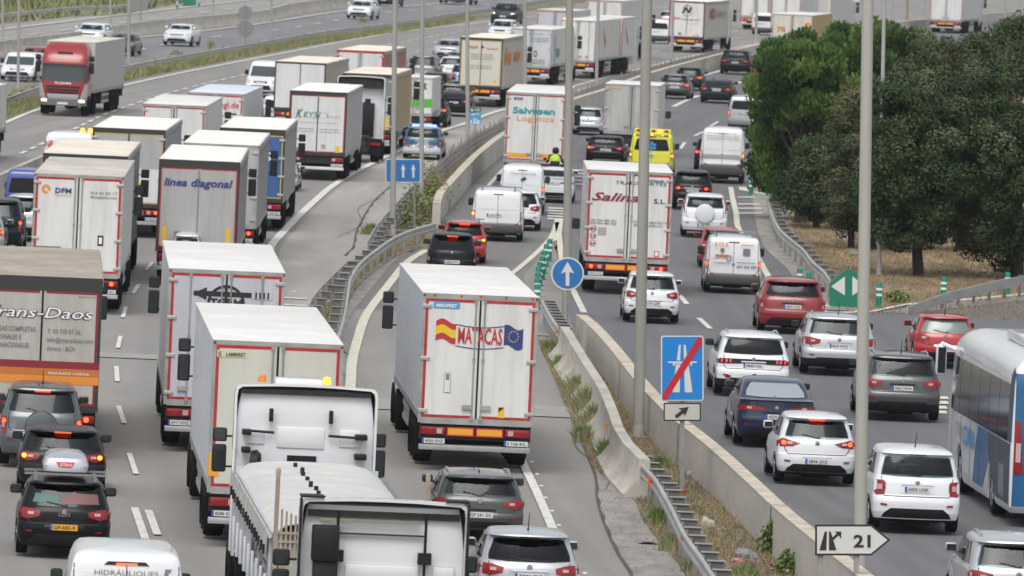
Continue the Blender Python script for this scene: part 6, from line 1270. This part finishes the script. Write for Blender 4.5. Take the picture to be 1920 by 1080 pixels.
for x in (.45,.75): k=MB(); k.lathe([(.001,.18),(.08,.16),(.1,0)],'z',(x*hw,.9,Hh),10); k.build('beacon',M_ORL,t)
d=D(r); d.T('NF',.05,.2,.35,.25,'red',.03)
# arrow logo lorry
def d_arr(d):
    d.R(.22,.88,.135,.175,'black'); d.Pz([(.21,.155),(.33,.105),(.33,.205)],'black',.003); d.R(.72,.90,.125,.185,D_LIL,.004); 
    for i in range(4): d.R(.75+i*.035,.765+i*.035,.13,.18,'black',.008)
    d.ring(.50,.23,.36,.42,'black',dy=.006); d.T('TGRM',.36,.64,.25,.17,'black',.04); d.R(.485,.51,.10,.42,'black',.001)
lorry(408,838,214,510,'white lorry with black arrow and ring logo between two lanes of trucks',deco=d_arr,roof=RF_W,frame=M_REDT,fw_=.055,side=D_LG,door=D_LIL,rods=4,lit=0,hinges=4)
lorry(498,1013,240,645,'white refrigerated lorry with small yellow maker plate and plain doors',roof=RF_W,side=D_SIDE,door=mat('door_ivory',(.60,.60,.53),.45,noise=.1,scale=(2,2,.4)),frame=M_REDT,fw_=.055,rods=2,hinges=0,lit=0,deco=lambda d:(d.R(.03,.26,.035,.085,mat('plate_cream',(.62,.60,.35),.5)),d.T('LAMBERET',.10,.25,.076,.07,'blue',.02),d.T('E',.04,.065,.078,.09,'grey',.02),d.R(.0,.08,.76,.93,M_ORB)))
def d_dao(d):
    d.T('Trans-Daos',.02,.93,.235,.24,'black',.035,.25); o=d.T('Trans-Daos',.02,.93,.235,.24,'white',.004,.25); o.location.y=-.004
    for i,(tx,u0,u1) in enumerate((('CARGAS COMPLETAS',.05,.45),('NACIONALES E',.05,.33),('INTERNACIONALES',.05,.40))): d.T(tx,u0,u1,.36+i*.072,.105,'grey',.015)
    for i,(tx,u0,u1) in enumerate((('T. 93 770 07 56',.55,.83),('info@transdaos.com',.55,.94),('Abrera - BCN',.55,.79))): d.T(tx,u0,u1,.37+i*.075,.10,'grey',.01)
    d.R(0,1,.615,.68,'maroon'); d.R(0,1,.68,.745,'rust'); d.R(0,1,.745,.815,'orange'); d.T('SEGUNDO CARGA',.57,.92,.73,.05,'white',.01); d.T('gencod',.8,.95,.045,.04,'grey')
lorry(68,846,218,521,'tan-roofed lorry with red and orange stripes and outlined lettering at left',deco=d_dao,roof=RF_T,side=D_CREAM,door=mat('door_dirty',(.47,.46,.42),.5,noise=.18,scale=(3,3,.5)),frame=INK['maroon'],fw_=.05,kind='curtain',toplip=.22,edge=FR_DK,rods=0,hinges=0,lit=2|8)
# tipper trailer and its tractor (bottom), then bobtail in front of the camera
S1=-.072
def wpos(X,Y): return Vector((X,Y,.045))
t=empty('tipper_lorry',wpos(-2.42,141.5),-math.atan(-.075),'white lorry with tarpaulin-covered tipper trailer at the bottom','truck')
hw=1.26; Lt=14.2; zt=2.42; k=MB()
for sg in (1,-1):
    a,b_=sorted((sg*hw,sg*(hw-.06))); k.box(a,b_,0,Lt,1.15,zt)
    for i in range(24): y=.1+i*.6; k.box(*sorted((sg*hw,sg*(hw+.05))),y,y+.12,1.15,zt-.05)
k.box(-hw,hw,Lt-.06,Lt,1.15,zt+.1); k.box(-hw,hw,0,Lt,1.1,1.2); k.build('trailer_body',mat('trailer_alu',(.55,.57,.60),.45,.2,noise=.2,scale=(3,3,3)),t)
k=MB(); nx,ny=10,60; vs=[];tar=random.Random(5)
for j in range(ny+1):
    for i in range(nx+1):
        u=i/nx*2-1; y=Lt*j/ny; bow=abs(math.cos(j/ny*math.pi*9))**.6*.085
        z=zt+.04+.15*(1-u**4)*.6+bow*(1-u**4)+tar.uniform(-.008,.008)
        vs.append((u*(hw+.05),y,z-(.12 if abs(u)>.99 else 0)))
k.add(vs,[(j*(nx+1)+i,j*(nx+1)+i+1,(j+1)*(nx+1)+i+1,(j+1)*(nx+1)+i) for j in range(ny) for i in range(nx)],0,True); k.build('tarpaulin',mat('tarp_white',(.60,.59,.565),.6,noise=.14,scale=(1.5,2.5,1),bump=.3),t)
for i in range(12): k=MB(); y=.9+i*1.1; x=-.25+tar.uniform(-.08,.08); k.box(x-.035,x+.035,y,y+.10,zt+.17,zt+.27); k.build('tarp_strap',M_BLACK,t)
k=MB(); k.add([(-hw,-.02,zt+.05),(hw,-.02,zt+.05),(hw,-.12,1.9),(.2,-.16,1.5),(-.6,-.2,1.7),(-hw+.25,-.18,1.6)],[(0,5,4,3,2,1)],0); k.add([(-hw,.0,zt+.05),(-hw,0,1.15),(hw,0,1.15),(hw,0,zt+.05)],[(0,1,2,3)]); k.build('tarpaulin_tail',mat('tarp_grey',(.36,.345,.31),.7,noise=.4,scale=(3,3,2)),t)
RST=mat('frame_rusty',(.42,.35,.28),.7,noise=.35,scale=(4,4,2))
for x,h_ in ((-hw+.05,3.42),(hw-.05,3.42)): k=MB(); k.box(x-.035,x+.035,-.08,.0,1.1,h_); k.lathe([(.001,.09),(.035,.07),(.045,0)],'z',(x,-.03,h_),8); k.build('corner_post',RST,t)
for i in range(6): k=MB(); x=-hw+.12+i*.075; k.box(x,x+.035,-.10,-.06,1.1,zt+.42-i*.03); k.build('gate_bar',RST,t)
k=MB(); k.box(-hw+.1,-hw+.6,-.11,-.07,2.3,2.34); k.box(-hw+.1,-hw+.6,-.11,-.07,zt+.02,zt+.06); k.build('gate_rail',RST,t)
for sg in (1,-1):
    k=MB(); vs=[]; n=70
    for i in range(n+1): y=Lt*i/n; a=sg*(hw+.075+.012*math.sin(i*1.9)); vs+=[(a,y,zt+.02),(a+sg*.02,y,zt-.30-.05*abs(math.sin(i*.7)))]
    k.add(vs,[(2*i,2*i+1,2*i+3,2*i+2) for i in range(n)],0,True); k.build('tarpaulin_skirt',mat('tarp_side',(.60,.59,.56),.7,noise=.3,scale=(4,5,3)),t)
for i in range(16): k=MB(); k.box(-hw-.13,-hw-.09,.5+i*.85,.58+i*.85,zt-.36,zt-.20); k.build('tarp_hook',M_BLACK,t)
for i in range(9): k=MB(); y=.4+i*1.5; k.box(-hw-.10,-hw-.05,y,y+.16,1.16,1.75,0,c=.015); k.build('side_latch',mat('latch_white',(.66,.69,.74),.4),t)
b=MB(); text(b,'MAXI CARGO',.5,6,1.6,.36,-hw-.055,0,.02,0,'left'); 
b.build('lettering',M_INK,t)
k=MB(); k.box(-.5,.5,0,Lt+3,.75,1.1); k.build('chassis',M_DMET,t)
for y in (2.2,3.5,4.8): 
    for sg in (1,-1): twheel(t,sg*1.05,y)
for i,(y,z) in enumerate(((1.4,1.0),(1.7,.85))): k=MB(); k.lathe([(.001,-.12),(.09,-.1),(.1,.1),(.001,.12)],'z',(-hw-.05,y,z),12); k.build('air_coupling',mat('coupling_red',(.5,.02,.02),.4),t)
tr=MB(); tractor_back(t,Lt+1.35,2.56,3.93,PW,1)
for y in (Lt+.2,Lt+3.2):
    for sg in (1,-1): twheel(t,sg*1.03,y)
t=empty('lorry_tractor',wpos(-1.42,125.3),-math.atan(-.07),'white lorry tractor with black intake stack nearest the camera at the bottom','truck')
tractor_back(t,4.6,2.5,3.92,PW,2); k=MB(); k.box(-.45,.45,-.2,6.5,.6,.95); k.box(-.55,.55,1.6,2.9,.95,1.15,0,c=.05); k.build('chassis',M_DMET,t)
for y in (1.8,6.3):
    for sg in (1,-1): twheel(t,sg*1.03,y)
# far lorries ---------------------------------------------------------
def d_rey(d): d.T('Reych',.20,.42,.18,.17,'rust',.03); d.T('discesur',.62,.90,.19,.11,'rust',.02); d.ring(.52,.15,.0,.09,'black',n=8); [d.T('transportes nacionales',.25,.78,.32+i*.05,.07,'grey') for i in range(3)]; [d.T('Tel. 93 574 47 77',.25,.76,.58+i*.055,.08,'grey') for i in range(2)]; d.R(.82,.88,.86,.93,'yellow')
r=lorry(905,199,80,72,'cream lorry with orange and black lettering behind the thin lamp post',deco=d_rey,roof=RF_C,side=D_CREAM,door=mat('door_cream',(.62,.60,.52),.5,noise=.08),frame=INK['dullyellow'],fw_=.05,rods=0,hinges=0,kind='curtain',toplip=.05,edge=FR_DK,det=1)
b=MB(); text(b,'diges',1.2,5.4,2.3,1.0,r[1]+.03,0,.03,0,'right'); b.build('lettering',INK['orange'],r[0]); b=MB(); text(b,'mar',7.0,11.5,2.4,.8,r[1]+.03,0,.03,0,'right'); b.build('lettering',INK['orange'],r[0])
r=lorry(1000,158,76,55,'white lorry with pale blue lettering and grey lower doors',roof=RF_W,side=D_WHITE,door=mat('door_pale',(.56,.59,.62),.45,noise=.08),frame=None,hinges=3,rods=2,det=1,deco=lambda d:(d.T('T E S A',.45,.78,.12,.10,'sky'),[d.T('www.transcarga.es 93 456 78',.48,.92,.22+i*.05,.07,'grey') for i in range(3)],d.ring(.62,.66,.06,.11,'black',n=10,ky=2),d.R(.40,.86,.80,.96,'lgrey')))
b=MB(); text(b,'TESA',2.6,5.0,1.7,.5,r[1]+.03,0,.03,0,'right'); b.build('lettering',INK['teal'],r[0]); b=MB(); b.box(r[1]+.015,r[1]+.022,1.9,2.3,1.3,3.0); b.build('stripe',INK['sky'],r[0])
r=lorry(1088,146,66,39,'white road train, two boxes long, with red winged emblem on its side',roof=RF_W,side=D_WHITE,frame=None,rods=4,hinges=0,Lb=14.2,det=1)
t=r[0]; hw=r[1]; Ht=r[2]
k=MB(); k.box(-hw,hw,15.1,23.5,1.12,Ht-.03,0); k.build('front_box',D_WHITE,t)
k=MB(); k.box(-.5,.5,12,24,.7,1.1); k.build('front_chassis',M_DMET,t)
for y in (16.8,18.1,19.4):
    for sg in (1,-1): twheel(t,sg*(hw-.2),y)
k=MB(); k.box(-hw-.01,hw+.01,15.1,23.5,Ht-.05,Ht+.01); k.build('front_roof',RF_W,t); k=MB(); k.box(hw-.01,hw+.02,14.0,14.25,1.2,Ht-.1); k.box(hw-.01,hw+.02,15.1,15.35,1.2,Ht-.1); k.build('corner_tape',M_REDT,t)
for c_,y0 in (('red',4.2),('red',17.2)): b=MB(); b.add([(hw+.02,y0,1.9+1.3),(hw+.02,y0+1.6,2.3),(hw+.02,y0+1.8,1.9),(hw+.02,y0+.9,2.3)],[(0,1,2,3)]); b.build('emblem',INK[c_],t)
for c_ in [o for o in t.children if o.name.startswith('cab') and not o.name.startswith('cargo')]: c_.location.y+=9.3
k=MB(); k.lathe([(.001,.2),(.1,.15),(.12,0)],'z',(-hw+.2,.3,Ht-.1),8); k.build('marker_lamp',M_ORL,t)
lorry(1045,128,70,20,'small beige-roofed lorry behind the teal-lettered one',roof=RF_C,frame=M_REDT,side=D_LG,door=D_LIL,det=1,Lb=9)
lorry(1138,112,68,1,'far white lorry with thin pink frame behind the road train',roof=RF_W,frame=M_REDT,side=D_LG,door=D_LG,det=1,fw_=.04)
def d_nou(d): d.ring(.50,.24,.38,.42,'red',a0=.1,a1=2.9,dy=.002); d.ring(.50,.24,.38,.42,'green',a0=3.2,a1=6.1,dy=.002); d.T('N',.36,.64,.30,.42,'black',.06,.25); d.T('NOU',.10,.32,.50,.16,'red',.04,.2); d.T('transport',.33,.88,.52,.15,'green',.01,.2); d.T('logistica',.52,.85,.62,.06,'lgrey'); d.R(.27,.36,.88,.95,'grey'); d.R(.70,.76,.93,.98,'orange'); d.R(.80,.86,.93,.98,'sky')
r=lorry(1293,98,67,3,'white curtain lorry with round green and red N emblem',deco=d_nou,roof=RF_W,side=D_CREAM,door=D_WHITE,frame=M_REDT,fw_=.04,rods=0,hinges=0,kind='curtain',det=1,edge=FR_DK)
b=MB(); text(b,'NOU',2.6,5.6,2.5,.8,r[1]+.03,0,.03,0,'right'); b.build('lettering',INK['red'],r[0]); b=MB(); text(b,'transport',5.8,12.4,2.6,.7,r[1]+.03,0,.0,0,'right'); b.build('lettering',INK['lgrey'],r[0])
lorry(1420,56,54,-75,'far white lorry with orange reflectors above the small white van',roof=RF_W,det=1,lit=3)
lorry(1488,138,74,28,'pale lorry with ochre side and brown emblem above the pine tops',roof=RF_W,side=D_OCHRE,door=D_CREAM,frame=None,det=1,rods=2,hinges=0,deco=lambda d:(d.T('7B',.12,.34,.40,.34,'rust',.03),d.R(.84,.95,.15,.30,'orange')))
lorry(1478,78,56,-52,'distant white lorry just above the ochre-sided one, left of two',roof=RF_W,det=1); lorry(1536,76,56,-52,'distant white lorry beside the small red cab, right of two',roof=RF_W,det=1)
lorry(1778,62,62,-55,'distant white lorry with red tape above the dark oaks',roof=RF_W,det=1)
V(1432,66,44,'van',PW,'small white van with lit left brake light at the top','van',tail='vtall',ytop=25,lit=1,det=1); V(1236,82,46,'van',PW,'white van right of the road train cab','van',tail='vtall',ytop=38,lit=2,det=1,L=4.3); V(1252,50,36,'hatch',PSI,'tiny silver car left of the N emblem lorry roof','car',ytop=22,det=1)
k=V(1575,38,36,'van',PR,'small red truck cab between far lamp posts','van',ytop=5,det=1,tail='vtall')
# oncoming ---------------------------------------------------------
lorry(122,217,91,80,'red-cab articulated lorry with pale box driving towards the camera',onc=True,cabm=paint('cab_red',(.30,.012,.016)),roof=RF_C,side=mat('side_pale',(.50,.505,.50),.5,noise=.06),frame=None,group=None)
lorry(-106,314,112,172,'white lorry side cut off by the left edge of the picture',onc=True,cabm=PW,roof=RF_W,frame=None)
for a in ((490,182,60,'van',PW,'white van driving towards the camera left of the cream curtain lorry',117,0,2.2),(35,152,68,'van',PW,'white van facing the camera with one lamp lit at the left edge',101,1,1.95),(62,132,52,'hatch',PR,'red car behind the white oncoming van at the left edge',90,0,1.5),(168,84,60,'suv',PW,'white car peeking over the roof of the red-cab lorry',45,0,1.6),(228,104,50,'hatch',PG,'grey car at the tail of the red-cab lorry',65,0,1.5),(334,86,56,'sedan',PW,'white saloon alone on the left highway facing the camera',47,0,1.45),(675,36,50,'suv',PW,'white off-roader facing the camera at the top',1,1,1.6),(722,12,48,'suv',PDK,'dark car behind the white off-roader at the top',-18,0,1.5),(855,8,62,'suv',PSI,'pale vehicle at the top edge behind the guardrail end',-28,0,1.7),(839,112,54,'suv',PSI,'silver off-roader facing the camera near the end of the far queue',75,0,1.6),(855,122,44,'hatch',PSI,'silver car half hidden behind the cream lorry, facing the camera',98,0,1.45),(945,46,50,'suv',PDG,'dark green off-roader facing the camera at the top',8,1,1.65),(938,78,48,'hatch',PW,'white car facing the camera just above the cream lorry roof',38,0,1.46)):
    V(a[0],a[1],a[2],a[3],a[4],a[5],'van' if a[3]=='van' else 'car',ytop=a[6],lit=a[7],det=1,onc=True)
# coach ---------------------------------------------------------
g=G(1867,968); m_=heading(g.y)-.005; rz=-math.atan(m_); d_=Vector((-math.sin(rz),math.cos(rz),0)); rtv=Vector((math.cos(rz),math.sin(rz),0))
hw=1.27; t=empty('coach',g+rtv*1.12-d_*3.4+Vector((0,0,.04)),rz,'white and blue striped coach at the right edge heading away','coach')
B=Body([(.28,.1,12.9,1.2),(.4,0,12.98,1.25),(1.3,0,13.0,hw),(2.0,.03,12.9,hw),(3.0,.10,12.4,1.245),(3.18,.14,12.2,1.225),(3.32,.2,12.0,1.17),(3.43,.3,11.8,1.09),(3.51,.42,11.6,.98),(3.57,.6,11.3,.84),(3.60,.9,11.0,.68)],(3.4,9.6),(.5,.60),rc=.18,rf=.7,bow=.03,n=4,pr=1,pf=.97)
CW=paint('coach_white',(.74,.76,.80)); CT=mat('coach_teal',(.012,.11,.26),.35,coat=.1); CN=mat('coach_navy',(.02,.045,.085),.4,coat=.05,noise=.2)
B.build('body',CW,t,cap=.03)
CG=mat('coach_glass',(.012,.012,.013),.1,0,spec=.25)
for v in ('left','right'):
    for i in range(6): y0=.7+i*1.83; B.patch('side_window',v,[(y0,1.75),(y0+1.78,1.75),(y0+1.78,2.95),(y0,2.95)],CG,t,step=(.3,.2))
    B.patch('stripe_panel',v,[(.25,.45),(2.6,.45),(3.9,1.15),(4.4,1.72),(.2,1.72)],CN,t,off=.006,step=(.2,.15)); B.patch('stripe_panel',v,[(3.95,1.12),(5.0,.45),(6.9,.45),(6.2,1.72),(4.42,1.72)],CT,t,off=.006,step=(.2,.15))
    B.patch('rear_quarter',v,[(.12,1.75),(.66,1.75),(.66,3.3),(.2,3.2)],CN,t,off=.01,step=(.2,.15)); B.patch('luggage_grille',v,[(1.1,.55),(2.0,.55),(2.0,1.2),(1.1,1.2)],M_GREY,t,off=.013)
    for i in range(7): y=.2+i*1.83; B.patch('panel_gap',v,[(y,.45),(y+.015,.45),(y+.015,1.72),(y,1.72)],M_INK,t,off=.009,depth=.004)
B.patch('rear_panel','rear',[(-1.2,.42),(1.2,.42),(1.2,3.2),(-1.2,3.2)],CT,t,off=.012)
for sg in (1,-1): q=[(1.0*sg,1.1),(1.2*sg,1.1),(1.2*sg,2.2),(1.08*sg,2.2)]; B.patch('tail_light','rear',q if sg>0 else q[::-1],M_RED,t,off=.03); q=[(1.06*sg,1.35),(1.16*sg,1.35),(1.16*sg,1.75),(1.06*sg,1.75)]; B.patch('lamp','rear',q if sg>0 else q[::-1],M_CLEAR,t,off=.045)
q=[(-.8,1.2),(-.6,1.2),(-.6,1.2)]
b=MB(); text(b,'CUPRA',6.6,8.9,1.15,.42,-hw-.014,0,.02,0,'left'); b.build('lettering',INK['sky'],t); b=MB(); text(b,'T 162',9.1,10.4,1.25,.3,-hw-.012,0,.02,0,'left'); b.build('lettering',INK['lgrey'],t)
for y in (3.4,9.6):
    for sg in (1,-1): wheel(t,sg*1.07,y,.5,.32)
k=MB(); k.box(-.7,.7,2.5,6.5,3.6,3.82,0,c=.06); k.build('roof_unit',CW,t)
for sg in (1,-1): k=MB(); x=sg*1.42; k.tube((sg*1.1,12.2,3.0),(x,12.6,3.12),.05); k.box(x-.12,x+.12,12.5,12.75,2.4,3.12,0,c=.09); o=k.build('mirror',CW,t); k=MB(); k.box(x-.085,x+.085,12.485,12.5,2.47,3.04); k.build('mirror_glass',M_BLACK,o)
# air between the camera and the far lorries
b=MB(); b.box(-1700,1700,-60,5600,-1.2,60); hz=b.build('haze',mat('haze_tmp',(1,1,1)),fixn=True); tag(hz,kind='stuff')
hm=bpy.data.materials.new('haze_air'); hm.use_nodes=True; n=hm.node_tree; n.nodes.remove(n.nodes['Principled BSDF']); pv=n.nodes.new('ShaderNodeVolumePrincipled'); pv.inputs['Density'].default_value=.00007; pv.inputs['Color'].default_value=(.88,.92,1,1); pv.inputs['Anisotropy'].default_value=.2
n.links.new(pv.outputs[0],n.nodes['Material Output'].inputs['Volume']); hz.data.materials.clear(); hz.data.materials.append(hm)
# deck of the overpass the camera stands on is behind the frame
print('objects',len(bpy.data.objects))
